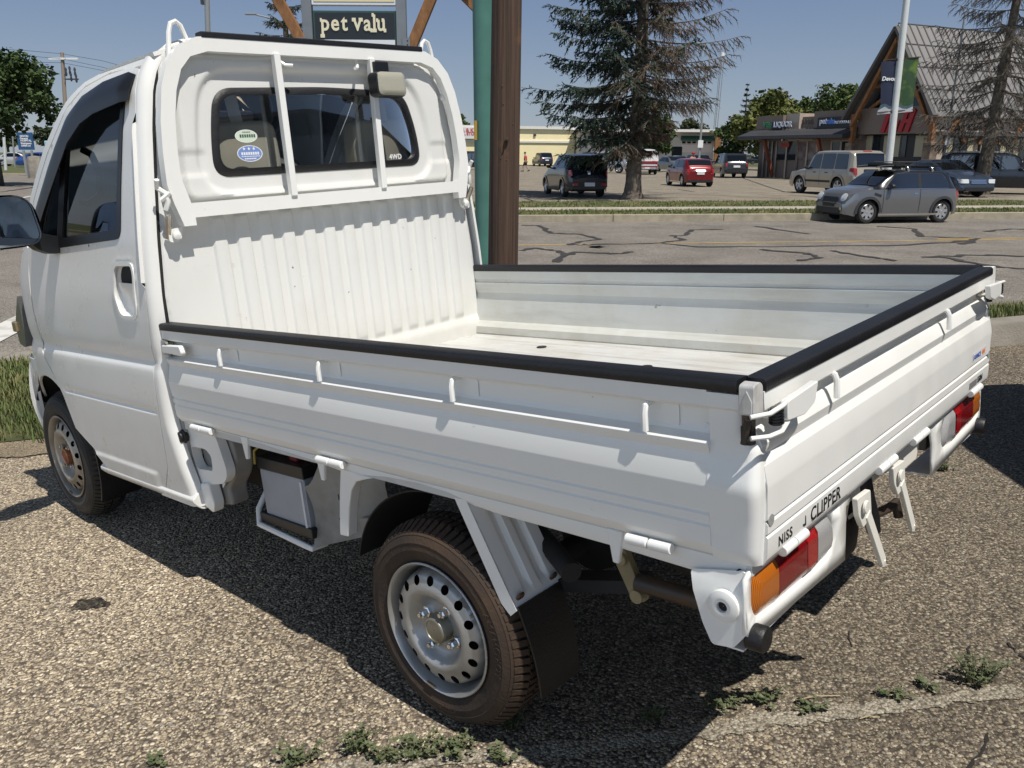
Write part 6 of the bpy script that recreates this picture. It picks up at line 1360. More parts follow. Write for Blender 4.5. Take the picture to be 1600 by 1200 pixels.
# symmetrical gable: near eave at y=yn
yn, yf = hw-(lf_[1]-hw), lf_[1]
D = 26
rf = MB()
for (y0, z0, y1, z1) in ((yn-.25, zev-.35, hw, zap), (yf+.25, zev-.35, hw, zap)):
    rf.add([(-.6, y0, z0), (D, y0, z0), (D, y1, z1), (-.6, y1, z1), (-.6, y0, z0+.22), (D, y0, z0+.22), (D, y1, z1+.22), (-.6, y1, z1+.22)], [(3, 2, 1, 0), (4, 5, 6, 7), (0, 1, 5, 4), (1, 2, 6, 5), (2, 3, 7, 6), (3, 0, 4, 7)])
roof_o = rf.build('roof', ROOFM, st_)
sm_ = MB(); DSEAM = mat('dark seam metal', (.10, .095, .095), rough=.5)  # darker metal of the roof seams and canopy
nrm = V((0, -(zap-zev), hw-yn)).normalized()
for i in range(44):
    x = -.3+i*.6; sm_.beam((x, yn-.25, zev-.35+.24), (x, hw, zap+.24), .05, .09, (1, 0, 0))
for k in (.25, .5, .76, 1.0):
    y, z = yn-.25+(hw-yn+.25)*k, zev-.35+(zap-zev+.35)*k; sm_.beam((-.6, y, z+.25), (D, y, z+.25), .06, .05)
sm_.build('roof_seams', DSEAM, roof_o, smooth=0)
q = MB()
for (y0, y1) in ((yn-.25, hw), (yf+.25, hw)): q.beam((-.62, y0, zev-.35+.02), (-.62, y1, zap+.02), .16, .50, (1, 0, 0))
q.build('barge_board', mat('grey barge board', (.10, .095, .09), rough=.6), st_)
q = MB()
for (y0, y1) in ((yn, hw), (yf, hw)): q.beam((-.45, y0+(.25 if y0 < hw else -.25), zev-.75), (-.45, y1, zap-.55), .2, .26, (1, 0, 0))
q.build('gable_rafter', TB, st_)
q = MB(); q.add([(.6, yn+.3, zev-.6), (.6, yf-.3, zev-.6), (.6, hw, zap-.4)], [(0, 1, 2)]); q.build('gable_glass', NAVG, st_, solid=.1)
q = MB(); zz = zev+1.6; q.beam((.3, hw-2.0, zz), (.3, hw+2.0, zz), .2, .2); q.beam((.3, hw-2.9, zev-.1), (.3, hw-1.0, zev+1.0), .18, .18); q.beam((.3, hw+2.9, zev-.1), (.3, hw+1.0, zev+1.0), .18, .18); q.build('gable_truss', TB, st_)
s0 = ltr(1346, 172, 'x', .2); s1 = ltr(1455, 208, 'x', .2); zs1 = ltr(1400, 167, 'x', .2)[2]; zs0 = ltr(1400, 209, 'x', .2)[2]
q = MB(); q.span((.2, yn+.25, zs0), (.6, yf-.2, zs1)); band = q.build('sign_band', STUC, st_)
RED = mat('red store letters', (.38, .012, .020), rough=.45)
# blocky slanted letters I G A
lh = ltr(1430, 170, 'x', .2)[2]; ll = ltr(1430, 206, 'x', .2)[2]; H_ = lh-ll
yI, yG, yA0, yA1 = ltr(1377, 206, 'x', .2)[1], ltr(1390, 206, 'x', .2)[1], ltr(1405, 206, 'x', .2)[1], ltr(1421, 206, 'x', .2)[1]
sl_ = (ltr(1385, 180, 'x', .2)[1]-ltr(1376, 206, 'x', .2)[1])/(ltr(1385, 180, 'x', .2)[2]-ltr(1376, 206, 'x', .2)[2])
W_ = (yA0-yA1)
def let(polys, y0, wid):
    for pl in polys: yield [(y0-wid*u+sl_*H_*v, ll+H_*v) for u, v in pl]
I_ = [[(0, 0), (1, 0), (1, 1), (0, 1)]]
G_ = [[(0, 0), (.33, 0), (.33, 1), (0, 1)], [(.33, 0), (1, 0), (1, .16), (.33, .16)], [(.33, .84), (1, .84), (1, 1), (.33, 1)], [(.67, .16), (1, .16), (1, .52), (.67, .52)]]
A_ = [[(0, 0), (.36, 0), (.36, 1), (0, 1)], [(.64, 0), (1, 0), (1, .95), (.64, .95)], [(.36, .82), (.92, .82), (.88, 1), (.36, 1)], [(.36, .40), (.64, .40), (.64, .56), (.36, .56)]]
for gl_, y0, wd in ((I_, yI, W_*.42), (G_, yI-W_*.62, W_*.95), (A_, yA0, W_)):
    q = MB()
    for pl in let(gl_, y0, wd): q.ext(pl, 'x', .06, .22)
    q.build('store_letter', RED, band)
q = MB(); q.span((.9, yn+.2, 0), (1.0, yf-.1, zs0)); q.build('entrance_recess', mat('dark interior', (.02, .02, .02), rough=.5), st_)
for i, px in enumerate((1352, 1366, 1383, 1398, 1408, 1432, 1446)):
    a, b = ltr(px, 212, 'x', .88), ltr(px+(9 if i not in (1, 4) else 6), 245, 'x', .88); q = MB(); q.span((.84, a[1], b[2]), (.90, b[1], a[2])); q.build('window', YWIN if i in (2, 3, 5, 6, 0) else DGL, st_)  # yellow light in the entrance windows is put into their colour
for y in (yn+.1, yf-.25):
    q = MB(); q.span((-.55, y-.28, 0), (.05, y+.28, 2.4)); q.build('stone_pier', STON, st_, bevel=.03); q = MB(); q.span((-.42, y-.15, 2.4), (-.12, y+.15, zev-.3)); q.span((-.42, y-.15, zev-.3), (.6, y+.15, zev-.02)); q.build('timber_post', TB, st_)
# right hand wall, facing the lot
zw = zev-.35
q = MB(); q.span((.1, yn+.12, 0), (D, yn+.4, zw-.0)); q.build('wall', STUCL, st_)
for i in range(8):
    x = .9+i*3.0; f = MB(); f.span((x, yn+.02, .0), (x+2.5, yn+.14, 2.75)); f = f.build('window_frame', mat('dark mullions', (.015, .015, .016), rough=.4), st_)
    for k in range(4): g = MB(); g.span((x+.08+k*.6, yn-.02, .2), (x+.60+k*.6, yn+.03, 1.35)); g.build('window', YWIN if (i+k) % 2 else DGL, f); g = MB(); g.span((x+.08+k*.6, yn-.02, 1.45), (x+.60+k*.6, yn+.03, 2.65)); g.build('window', DGL if (i*3+k) % 3 else YWIN, f)
    q = MB(); q.beam((x-.3, yn-.1, zw-1.5), (x+.6, yn-.1, zw-.1), .16, .16, (0, 1, 0)); q.beam((x+1.5, yn-.1, zw-1.5), (x+.6, yn-.1, zw-.1), .16, .16, (0, 1, 0)); q.build('eave_truss', TB, st_)
q = MB(); q.span((.1, yn-.3, 2.8), (D, yn+.14, 3.0)); q.build('canopy', DSEAM, st_)
# ---- row of small shops to the left of the gable
sh = thing('shop_row', 'row of taupe shops with dark signs and a metal canopy left of the gabled store', 'building', (NX, NY, ZL), math.atan2(.432, .902))
yL = ltr(1189, 200, 'x', .8)[1]
ztop = ltr(1260, 180, 'x', .8)[2]
y2 = ltr(1231, 200, 'x', .8)[1]; y3 = ltr(1279, 200, 'x', .8)[1]
q = MB(); q.span((.8, yf-.4, 0), (12, yL, 3.0)); q.build('wall', STUC, sh)
zA = ltr(1210, 181, 'x', .5)[2]; zB = ltr(1300, 173, 'x', .5)[2]
q = MB(); q.span((.3, y2, 2.6), (6, yL-.05, zA)); q.build('parapet', STUC, sh); q = MB(); q.span((.9, y3, 2.6), (6, y2-.003, zA-.15)); q.build('parapet', STUC, sh); q = MB(); q.span((.3, yf-.4, 2.6), (6, y3-.006, zB)); q.build('parapet', STUC, sh)
q = MB(); q.span((.6, y2-1.3, 2.9), (2, y2-.01, zA+.1)); q.build('parapet_pier', STUCL, sh)
zc1, zc0 = ltr(1250, 206, 'x', -.9)[2], ltr(1250, 214, 'x', -.9)[2]
cn = MB(); cn.ext([(.3, zc1+.25), (-1.1, zc0+.12), (-1.1, zc0-.1), (.3, zc0-.1)], 'y', yf-.2, yL+.3); can = cn.build('canopy', mat('dark ribbed canopy', (.045, .045, .048), rough=.5), sh)
rb = MB()
for i in range(int((yL-yf)/.28)): y = yf-.1+i*.28; rb.beam((-1.12, y, zc0), (.3, y, zc1+.27), .05, .05, (0, 1, 0))
rb.build('canopy_ribs', mat('canopy rib', (.10, .10, .10), rough=.5), can, smooth=0)
def shop_sign(px0, px1, r0, r1, m, x=.22):
    a, b = ltr(px0, r0, 'x', x), ltr(px1, r1, 'x', x); q = MB(); q.span((x-.06, a[1], b[2]), (x+.08, b[1], a[2])); return q.build('shop_sign', m, sh)
NVY = mat('dark shop sign', (.008, .010, .020), rough=.4)
def ltxt(txt, px, row, size, m, par, x=.12, off=.01):
    a = ltr(px, row, 'x', x); tm, w = text_mb(txt, size, lambda u, v, q: (x-q, a[1]-u, a[2]+v), .03, offset=off); tm.build('sign_lettering', m, par, smooth=0)
GLW = mat('white sign letters', (.70, .72, .78), rough=.5); GLG = mat('green sign letters', (.06, .26, .12), rough=.5); GLB = mat('blue sign letters', (.10, .22, .60), rough=.5); GLD = mat('dull bronze letters', (.13, .10, .08), rough=.5)
s1_ = shop_sign(1207, 1227, 191, 201, NVY); ltxt('LIQUOR', 1208.5, 198.5, .50, GLW, s1_, .10, .02); ltxt('Village', 1192, 199.5, .55, GLG, s1_, .25, .02)
s2_ = shop_sign(1279, 1334, 184, 199, NVY); ltxt('pet', 1280.5, 193.5, .50, GLW, s2_, .10, .02); ltxt('valu', 1290, 193.5, .50, GLB, s2_, .10, .02); ltxt('PET FOOD & SUPPLY', 1304, 193, .22, GLW, s2_, .10, .01)
ltxt('BARBER  BREWS  TAN', 1250, 193.5, .42, GLD, s2_, .86, .012)
for px0, px1, r0, r1, m in ((1215, 1245, 221, 250, DGL), (1248, 1276, 221, 250, mat('poster window', (.10, .05, .045), rough=.3, col2=(.24, .20, .17), vscale=2)), (1301, 1328, 221, 248, DGL), (1196, 1206, 218, 250, DGL)):
    a, b = ltr(px0, r0, 'x', .74), ltr(px1, r1, 'x', .74); q = MB(); q.span((.70, a[1], max(b[2], 0)), (.80, b[1], a[2])); w_ = q.build('shop_window', m, sh)
    f = MB(); 
    for y in (a[1], (a[1]+b[1])/2, b[1]): f.span((.66, y-.07, 0), (.69, y+.07, a[2]+.1))
    f.span((.66, b[1], a[2]), (.69, a[1], a[2]+.15)); f.build('window_frame', STUCL, w_, smooth=0)
a, b = ltr(1219, 223, 'x', .6), ltr(1232, 230, 'x', .6); q = MB(); q.span((.64, a[1], b[2]), (.66, b[1], a[2])); q.build('red_poster', mat('red poster', (.42, .06, .03), rough=.5), sh)
for px in (1201, 1285): a = ltr(px, 216, 'x', -.2); b = ltr(px+4, 245, 'x', .3); q = MB(); q.beam((-.6, a[1], zc0-.1), (.4, a[1], .2), .2, .2, (0, 1, 0)); q.build('canopy_strut', mat('red brown timber', (.20, .06, .03), rough=.7), sh)
# ------------------------------------------------------------------ vehicles: one builder, a body outline per kind
def cpaint(name, c, metal=.3, rough=.28): return mat(name, c, rough=rough, metal=metal, coat=.8, var=.05, vscale=1.5)
CG = glass('dark car glass', (.30, .34, .35), mixf=.10); CGL = glass('light car glass', (.55, .62, .62), mixf=.22)
TYR = mat('car tyre', (.018, .018, .018), rough=.8); ALLOY = mat('alloy rim', (.55, .55, .56), rough=.3, metal=.7); CBLK = mat('black car trim', (.018, .018, .020), rough=.5); CIN = mat('car interior', (.035, .035, .04), rough=.8)
TLR = mat('car tail lamp', (.36, .014, .012), rough=.2, coat=.6); HLM = mat('car head lamp', (.60, .62, .62), rough=.12, coat=.8); PLT = mat('number plate', (.66, .66, .68), rough=.5); CHR = mat('car chrome', (.7, .7, .7), rough=.15, metal=1)
def car(name, label, cat, loc, heading, s, body, group=None, roofm=None, glassm=None):
    """s: L, W, top[(x,z)], belt[(x,z)], zb, wheels (xf, xr), r, cab (x0,x1), wt; x forward from the middle"""
    t = thing(name, label, cat, loc, heading, group); L, W = s['L'], s['W']; r = s['r']; xw = s['wheels']; gm = glassm or CG
    hw = W/2
    def plan(x):
        e = (L/2-abs(x)); return hw*(1-.16*(1-min(1, e/.55))**2.2)
    def zb(x):
        z = s['zb']+.06*smooth(abs(x), L/2-.35, L/2)
        for w_ in xw:
            d = abs(x-w_); ra = r*1.13
            if d < ra: z = max(z, r+sqrt(max(0, ra*ra-d*d)))
        return z
    def ztop(x): return interp(x, s['top'])
    def zbelt(x): return min(interp(x, s['belt']), ztop(x)-.02)
    tum = s.get('wt', .80); hood = s.get('hood', .86)
    def wtop(x):
        h = ztop(x)-zbelt(x); return plan(x)*(hood+(tum-hood)*smooth(h, .10, .35))
    def yz(x, z):
        zt, zl_, zo = ztop(x), zbelt(x), zb(x); p = plan(x)
        if z <= zl_: f = (z-zo)/max(.01, zl_-zo); zz = (z-s['zb'])/(zl_-s['zb']); return p*(.955+.045*sin(min(1, max(0, zz)*1.25)*pi/2)-.03*smooth(zz, .7, 1))
        f = (z-zl_)/max(.01, zt-.05-zl_); return p*.97+(wtop(x)-p*.97)*min(1, f)
    xs = set()
    n = 90
    for i in range(n+1): xs.add(round(-L/2+L*i/n, 4))
    for w_ in xw:
        for k in range(-8, 9): xs.add(round(w_+r*1.13*sin(k/8*pi/2), 4))
    xs = sorted(x for x in xs if -L/2 <= x <= L/2)
    def ring(x, zs_from=None):
        zo, zl_, zt = zb(x), zbelt(x), ztop(x); zo = min(zo, zl_-.02)
        pts = [(yz(x, z)*(1 if z > zo+.001 else 1), z) for z in (zo, zo+(zl_-zo)*.2, zo+(zl_-zo)*.4, zo+(zl_-zo)*.6, zo+(zl_-zo)*.8, zl_)]
        pts += [(yz(x, zl_+(zt-.05-zl_)*f), zl_+(zt-.05-zl_)*f) for f in (.33, .66, 1)]
        w_ = wtop(x); pts += [(w_*.955, zt-.018), (w_*.86, zt), (w_*.45, zt+.014), (0, zt+.018)]
        return pts
    b = MB(); rings = []
    for x in xs: p = ring(x); rings.append([(x, y, z) for y, z in p]+[(x, -y, z) for y, z in p[-2::-1]])
    # end caps drawn in
    def cap(rg, dx):
        c = V((0, 0, sum(p[2] for p in rg)/len(rg))); return [(p[0]+dx, p[1]*.93, c.z+(p[2]-c.z)*.90) for p in rg]
    rings = [cap(rings[0], -.05)]+rings+[cap(rings[-1], .05)]
    b.loft(rings, False, False)
    for rg in (rings[0], rings[-1]): b.add(rg, [tuple(range(len(rg)))])
    bo = b.build('body', body, t, smooth=35)
    if 'gh' in s:
        bo.data.materials.append(s['gh'])
        for pl in bo.data.polygons:
            c = pl.center
            if s['cab'][0] < c.x < s['cab'][1] and c.z > zbelt(c.x)+.005: pl.material_index = 1
    # dark underside filler
    q = MB(); q.box((0, 0, s['zb']+.14), (L*.9, W*.72, .26)); q.box((0, 0, (s['zb']+.5)), (L*.62, W*.66, .35)); q.build('underbody', CIN, t)
    # side glass
    for poly in s['win']:
        for sg in (1, -1):
            P = roundpoly(poly, .05); MB().panel(P, lambda x, z: (x, sg*(yz(x, z)+.012), z), sp=.18).build('side_window', gm, t, smooth=60)
            if s.get('winback', True): MB().panel(P, lambda x, z: (x, sg*(yz(x, z)+.005), z), sp=.18).build('window_lining', CIN, t, smooth=60)
    def shield(x0, x1, k0, k1, nm):
        q = MB()
        def fn(u, v):
            x = x0+(x1-x0)*u; z = ztop(x)+.018; zz = z; w_ = wtop(x)*(k0+(k1-k0)*u); y = w_*(1-2*v); dz = -.014*abs(1-2*v)**2
            nx = (ztop(x1)-ztop(x0)); nn = V((-nx, 0, (x1-x0))).normalized()*(1 if x1 > x0 else -1)
            if nn.z < 0: nn = -nn
            return (x+nn.x*.012, y, zz+dz+nn.z*.014)
        q.grid(fn, 10, 12); q.build(nm, gm if not s.get('solidglass') else gm, t, smooth=60)
        if s.get('winback', True):
            q2 = MB(); q2.grid(lambda u, v: (lambda p: (p[0]*1, p[1], p[2]-.008))(fn(u, v)), 10, 12); q2.build('window_lining', CIN, t, smooth=60)
    if 'ws' in s: shield(*s['ws'], .96, .90, 'windscreen')
    if 'rw' in s: shield(*s['rw'], .92, .90, 'rear_window')
    # wheels
    for w_ in xw:
        for sg in (1, -1):
            wh = bpy.data.objects.new('wheel', None); COL.objects.link(wh); wh.parent = t; wh.location = (w_, sg*(hw-.03), r); wh.empty_display_size = .1
            q = MB(); q.lathe([(r*.66, -.02), (r*.72, .0), (r*.90, .0), (r*.985, -.03), (r, -.07), (r, -.15), (r*.95, -.2), (.05, -.2)], (0, 0, 0), (0, sg, 0), 32); q.build('tyre', TYR, wh)
            q = MB(); q.lathe([(r*.67, -.015), (r*.64, -.008), (r*.60, -.03), (r*.52, -.10), (.02, -.10)], (0, 0, 0), (0, sg, 0), 28)
            nsp = s.get('spokes', 5)
            for k in range(nsp):
                a = 2*pi*k/nsp+.3; q.beam((cos(a)*.05, -.030*sg, sin(a)*.05), (cos(a)*r*.62, -.022*sg, sin(a)*r*.62), r*s.get('spw', .22), .03, (0, 1, 0))
            q.lathe([(.055, -.03), (.05, -.01), (.001, -.005)], (0, 0, 0), (0, sg, 0), 14); q.build('rim', s.get('rimm', ALLOY), wh)
            q = MB(); q.lathe([(r*.50, -.06), (.01, -.055)], (0, 0, 0), (0, sg, 0), 20); q.build('brake', CBLK, wh)
            # arch lip
            if s.get('arch'):
                q = MB(); R0, R1 = r*1.10, r*1.32; P = [(w_+R1*cos(a), r+R1*sin(a)) for a in [pi*i/20-.12 for i in range(22)]]+[(w_+R0*cos(a), r+R0*sin(a)) for a in [pi*i/20-.12 for i in range(21, -1, -1)]]
                P = [(max(-L/2+.02, min(L/2-.02, x)), z) for x, z in P]
                q.panel(P, lambda x, z: (x, sg*(yz(x, max(z, .3))+.014), z), sp=.1, edge=.06); q.build('arch_trim', s['arch'], t, solid=.01)
    def patch(nm, m, face, y0, y1, z0, z1, out=.012, sym=False, rr=.03):
        """a piece on the front or rear end, following the plan taper"""
        for sg in ((1, -1) if sym else (1,)):
            P = roundpoly([(y0, z0), (y1, z0), (y1, z1), (y0, z1)], rr)
            def fn(y, z):
                sy = 1 if face == 'front' else -1
                # find x where body reaches that y at that z
                x = L/2+.045
                while x > 0 and (plan(x)*.985 < abs(y) or ztop(sy*min(x, L/2))+.02 < z): x -= .01
                if abs(y) > hw*.80 : x -= .10*smooth(abs(y), hw*.80, hw)
                return (sy*(x+out), sg*y, z)
            MB().panel(P, fn, sp=.06).build(nm, m, t, smooth=50, solid=.01)
    for a in s.get('patches', ()): patch(*a)
    for a in s.get('lines', ()):      # door seams and mouldings on the side: (x0,z0,x1,z1,width,mat,name)
        x0, z0, x1, z1, wd, m, nm = a
        for sg in (1, -1):
            d = V((x1-x0, z1-z0)).normalized(); nn = V((-d.y, d.x))*wd/2; k = 8; P = []
            for i in range(k+1): f = i/k; P.append((x0+(x1-x0)*f+nn.x, z0+(z1-z0)*f+nn.y))
            for i in range(k, -1, -1): f = i/k; P.append((x0+(x1-x0)*f-nn.x, z0+(z1-z0)*f-nn.y))
            q = MB(); q.add([(x, sg*(yz(x, z)+.006), z) for x, z in P], [tuple((i, i+1, 2*k-i, 2*k+1-i)) for i in range(k)]); q.build(nm, m, t, smooth=0)
    if 'mirror' in s:
        x, z, m = s['mirror']
        for sg in (1, -1): q = MB(); q.lathe([(.001, -.07), (.06, -.06), (.095, 0), (.08, .06), (.001, .08)], (x, sg*(hw+.08), z), (1, 0, 0), 12); q.v = [(a, b_, z+(c-z)*.72) for a, b_, c in q.v]; q.tube([(x, sg*(hw+.05), z-.03), (x, sg*(hw-.06), z-.07)], .03, 6); q.build('wing_mirror', m, t)
    return t, yz, ztop
def seam(x, z0, z1): return (x, z0, x, z1, .012, CBLK, 'door_seam')
def hd(d): return math.atan2(d[1], d[0])      # heading of the nose
def face(deg): a = R(deg); return (sin(a), cos(a))   # degrees clockwise from straight ahead
# grey hatchback with roof rack
GREYP = cpaint('mid grey metallic', (.21, .215, .225), .6, .30)
mini_top = [(-1.85, .80), (-1.83, .93), (-1.72, 1.04), (-1.60, 1.20), (-1.50, 1.32), (-1.30, 1.385), (-.6, 1.41), (-.1, 1.41), (.28, 1.37), (.60, 1.20), (.88, 1.0), (1.0, .975), (1.35, .925), (1.62, .86), (1.76, .77), (1.83, .66), (1.85, .55)]
mini_belt = [(-1.85, .78), (-1.7, .93), (-.5, .93), (.9, .91), (1.35, .88), (1.62, .80), (1.82, .58)]
ROOFB = cpaint('black roof paint', (.018, .02, .024), .3)
mini = dict(L=3.7, W=1.68, zb=.19, r=.315, gh=ROOFB, cab=(-1.75, 1.0), wheels=(1.17, -1.28), top=mini_top, belt=mini_belt, wt=.80, hood=.84, ws=(.30, .90), rw=(-1.70, -1.50), winback=True, arch=mat('grey black arch', (.045, .047, .05), rough=.6),
    win=[[(-.42, .955), (.66, .945), (.62, .99), (.25, 1.33), (-.42, 1.345)], [(-.50, .955), (-.50, 1.345), (-1.22, 1.33), (-1.36, 1.22), (-1.46, .965)]], mirror=(.52, 1.0, CBLK), spokes=7, spw=.26,
    patches=[('headlamp', HLM, 'front', .46, .70, .60, .80, .008, True, .10), ('grille', CBLK, 'front', -.36, .36, .52, .70, .012, False, .06), ('lower_grille', CBLK, 'front', -.55, .55, .27, .42, .02, False, .05), ('fog_lamp', CHR, 'front', .56, .64, .36, .44, .025, True, .03), ('tail_lamp', TLR, 'rear', .62, .76, .62, .88, .012, True, .03), ('front_plate', CBLK, 'front', -.25, .25, .44, .52, .03, False, .01)],
    lines=[seam(.72, .30, .90), seam(-.48, .30, .93), (-1.1, .245, .82, .245, .05, CHR, 'sill_trim'), (-1.7, .945, .85, .925, .022, CHR, 'belt_trim'), (-.40, .80, -.28, .80, .045, CHR, 'door_handle'), (.80, .74, 1.02, .80, .07, CBLK, 'side_scuttle')])
mp_ = onz(1395, 348, ZR); mang = math.atan2(-.17, -1)
ctr = onz(1396, 349, ZR)
mc, myz, mzt = car('hatchback_car', 'grey three door hatchback with a black roof rack parked by the far kerb', 'car', (ctr.x+.05, ctr.y+.75, ZR), mang+R(4), mini, GREYP, glassm=CGL)
mc.scale = (.91, .93, .95)
for sg in (1, -1):
    q = MB(); q.beam((-.46, sg*(myz(-.46, .95)+.006), .95), (-.46, sg*(myz(-.46, 1.34)+.006), 1.345), .10, .012, (0, 1, 0)); q.build('door_pillar', CBLK, mc)
    q = MB(); q.panel([(.66, .945), (.72, .945), (.30, 1.36), (.25, 1.33)], lambda x, z: (x, sg*(myz(x, z)+.012), z), sp=.1); q.build('window_pillar', CBLK, mc)
q = MB()
for x in (-.15, -.95):
    q.tube([(x, -.68, 1.50), (x, .68, 1.50)], .025, 8)
q.build('rack_crossbar', CBLK, mc)
for x in (-.15, -.95):
    for sg in (1, -1): q = MB(); q.beam((x, sg*.60, 1.38), (x+.05, sg*.60, 1.50), .10, .07, (1, 0, 0)); q.build('rack_foot', CHR, mc, bevel=.01)
q = MB(); q.tube([(.78, .45, 1.50), (.5, .45, 1.53), (-1.3, .45, 1.53)], .022, 6); q.tube([(.78, -.45, 1.50), (.5, -.45, 1.53), (-1.3, -.45, 1.53)], .022, 6); q.tube([(.2, .5, 1.63), (-1.3, .5, 1.63)], .014, 6); q.tube([(.2, -.5, 1.63), (-1.3, -.5, 1.63)], .014, 6); q.span((-.15, -.45, 1.54), (.42, .45, 1.60))
for x in (.2, -.5, -1.3): q.tube([(x, -.5, 1.53), (x, -.5, 1.63)], .012, 6); q.tube([(x, .5, 1.53), (x, .5, 1.63)], .012, 6)
q.build('roof_rack', CBLK, mc)
# black retro wagon seen from behind
BLKP = cpaint('black car paint', (.012, .014, .020), .3, .22)
pt_top = [(-2.14, .75), (-2.10, .98), (-1.98, 1.12), (-1.80, 1.38), (-1.62, 1.54), (-1.2, 1.60), (-.4, 1.60), (.15, 1.55), (.50, 1.32), (.82, 1.10), (1.2, 1.05), (1.7, .98), (2.0, .85), (2.14, .6)]
ptc = dict(L=4.28, W=1.70, zb=.22, r=.325, wheels=(1.35, -1.27), top=pt_top, belt=[(-2.14, .73), (-1.9, 1.06), (0, 1.06), (.9, 1.02), (2.1, .58)], wt=.72, hood=.60, ws=(.18, .80), rw=(-1.95, -1.66),
    win=[[(-1.5, 1.10), (-.65, 1.10), (-.65, 1.46), (-1.3, 1.46)], [(-.58, 1.10), (.42, 1.10), (.12, 1.42), (-.58, 1.46)]], mirror=(.45, 1.12, CBLK), arch=BLKP,
    patches=[('tail_lamp', TLR, 'rear', .66, .79, .80, 1.02, .012, True, .04), ('rear_bumper', CBLK, 'rear', -.82, .82, .40, .58, .05, False, .05), ('number_plate', PLT, 'rear', -.20, .20, .43, .57, .075, False, .01), ('tailgate_emblem', CHR, 'rear', -.05, .05, .86, 1.02, .02, False, .04), ('reflector', TLR, 'rear', .45, .68, .46, .54, .07, True, .02)])
p = onz(905, 309, ZL); car('wagon_car', 'black retro wagon seen from behind, parked left of the spruce trunk', 'car', (p.x-.1, p.y+2.0, ZL), hd(face(-12)), ptc, BLKP)
# red hatchback
REDP = cpaint('deep red paint', (.20, .012, .016), .35, .28)
mini_r = dict(mini); mini_r['winback'] = True; mini_r.pop('gh'); mini_r['arch'] = None; mini_r['patches'] = [('tail_lamp', TLR, 'rear', .60, .78, .62, .90, .016, True, .08), ('chrome_strip', CHR, 'rear', -.32, .32, .78, .85, .02, False, .02), ('number_plate', PLT, 'rear', -.20, .20, .62, .77, .025, False, .01), ('headlamp', HLM, 'front', .44, .74, .60, .84, .012, True, .10), ('bumper_trim', CBLK, 'rear', -.6, .6, .25, .36, .02, False, .04)]
p = onz(1093, 292, ZL); car('hatchback_car', 'red hatchback driving away across the lot, left of the gold jeep', 'car', (p.x-.25, p.y+1.7, ZL), hd(face(-7)), mini_r, REDP)
# boxy SUVs
def suv(L=4.6, W=1.85, H=1.75, boxy=.5, r=.36):
    h = H; b_ = 1.02
    top = [(-L/2, .70), (-L/2+.03, 1.0), (-L/2+.10+.12*(1-boxy), 1.15), (-L/2+.22+.35*(1-boxy), h-.12), (-L/2+.5+.3*(1-boxy), h), (0, h), (.35, h-.03), (.62, h-.18), (1.12-.2*boxy, b_+.08), (1.3, b_+.03), (L/2-.3, b_-.08), (L/2-.05, b_-.2), (L/2, .6)]
    return dict(L=L, W=W, zb=.28, r=r, wheels=(L/2-.92, -L/2+.95), top=top, belt=[(-L/2, .68), (-L/2+.1, b_), (.9, b_), (L/2-.3, b_-.1), (L/2, .58)], wt=.80+.06*boxy, hood=.88, ws=(.40, 1.05-.2*boxy), rw=(-L/2+.10+.12*(1-boxy), -L/2+.24+.33*(1-boxy)), mirror=(.72, 1.1, CBLK),
        win=[[(-L/2+.42+.1*(1-boxy), b_+.05), (-1.02, b_+.05), (-1.02, h-.12), (-L/2+.5+.25*(1-boxy), h-.13)], [(-.95, b_+.05), (-.12, b_+.05), (-.12, h-.11), (-.95, h-.11)], [(-.04, b_+.05), (.86-.1*boxy, b_+.05), (.42, h-.16), (-.04, h-.11)]],
        patches=[('tail_lamp', TLR, 'rear', W*.37, W*.47, .80, 1.05, .014, True, .03), ('number_plate', PLT, 'rear', -.24, .24, .74, .88, .02, False, .01), ('rear_bumper', CBLK, 'rear', -W*.45, W*.45, .42, .58, .04, False, .05), ('headlamp', HLM, 'front', W*.24, W*.44, .68, .84, .012, True, .05), ('grille', CBLK, 'front', -W*.2, W*.2, .62, .84, .02, False, .04), ('bumper_grille', CBLK, 'front', -W*.36, W*.36, .34, .48, .03, False, .04)],
        lines=[seam(.88, .40, 1.0), seam(-.08, .40, 1.0), seam(-1.0, .50, 1.0)])
GOLD = cpaint('pale gold paint', (.47, .42, .34), .4, .32)
jp = suv(4.5, 1.84, 1.80, 1.0, .37); jp['arch'] = mat('gold arch', (.43, .385, .31), rough=.5)
jp['patches'] = [('tail_lamp', TLR, 'rear', .70, .86, .84, 1.12, .016, True, .02), ('number_plate', PLT, 'rear', -.42, .0, .82, .96, .03, False, .01), ('dark_trim', CBLK, 'rear', -.46, .36, .98, 1.08, .024, False, .02), ('rear_bumper', GOLD, 'rear', -.88, .88, .42, .66, .07, False, .05), ('reflector', TLR, 'rear', -.2, .2, 1.76, 1.80, .0, False, .01)]; jp['lines'] = jp['lines']+[(-1.0, .56, .9, .56, .09, CBLK, 'door_moulding'), (-.62, .92, -.42, .92, .04, CBLK, 'door_handle'), (.18, .92, .38, .92, .04, CBLK, 'door_handle')]
p = onz(1355, 307, ZL); jo, _, _ = car('suv_car', 'pale gold boxy jeep seen from behind, left of the lamp post', 'car', (p.x-.60, p.y+2.1, ZL), hd(face(-17)), jp, GOLD)
sv = suv(4.5, 1.8, 1.66, .3, .34); SILV = cpaint('silver grey paint', (.22, .23, .25), .6, .3)
p = onz(1240, 275, ZL); car('suv_car', 'silver grey crossover parked in front of the liquor shop', 'car', (p.x, p.y+1.6, ZL), hd(face(-7)), sv, SILV)
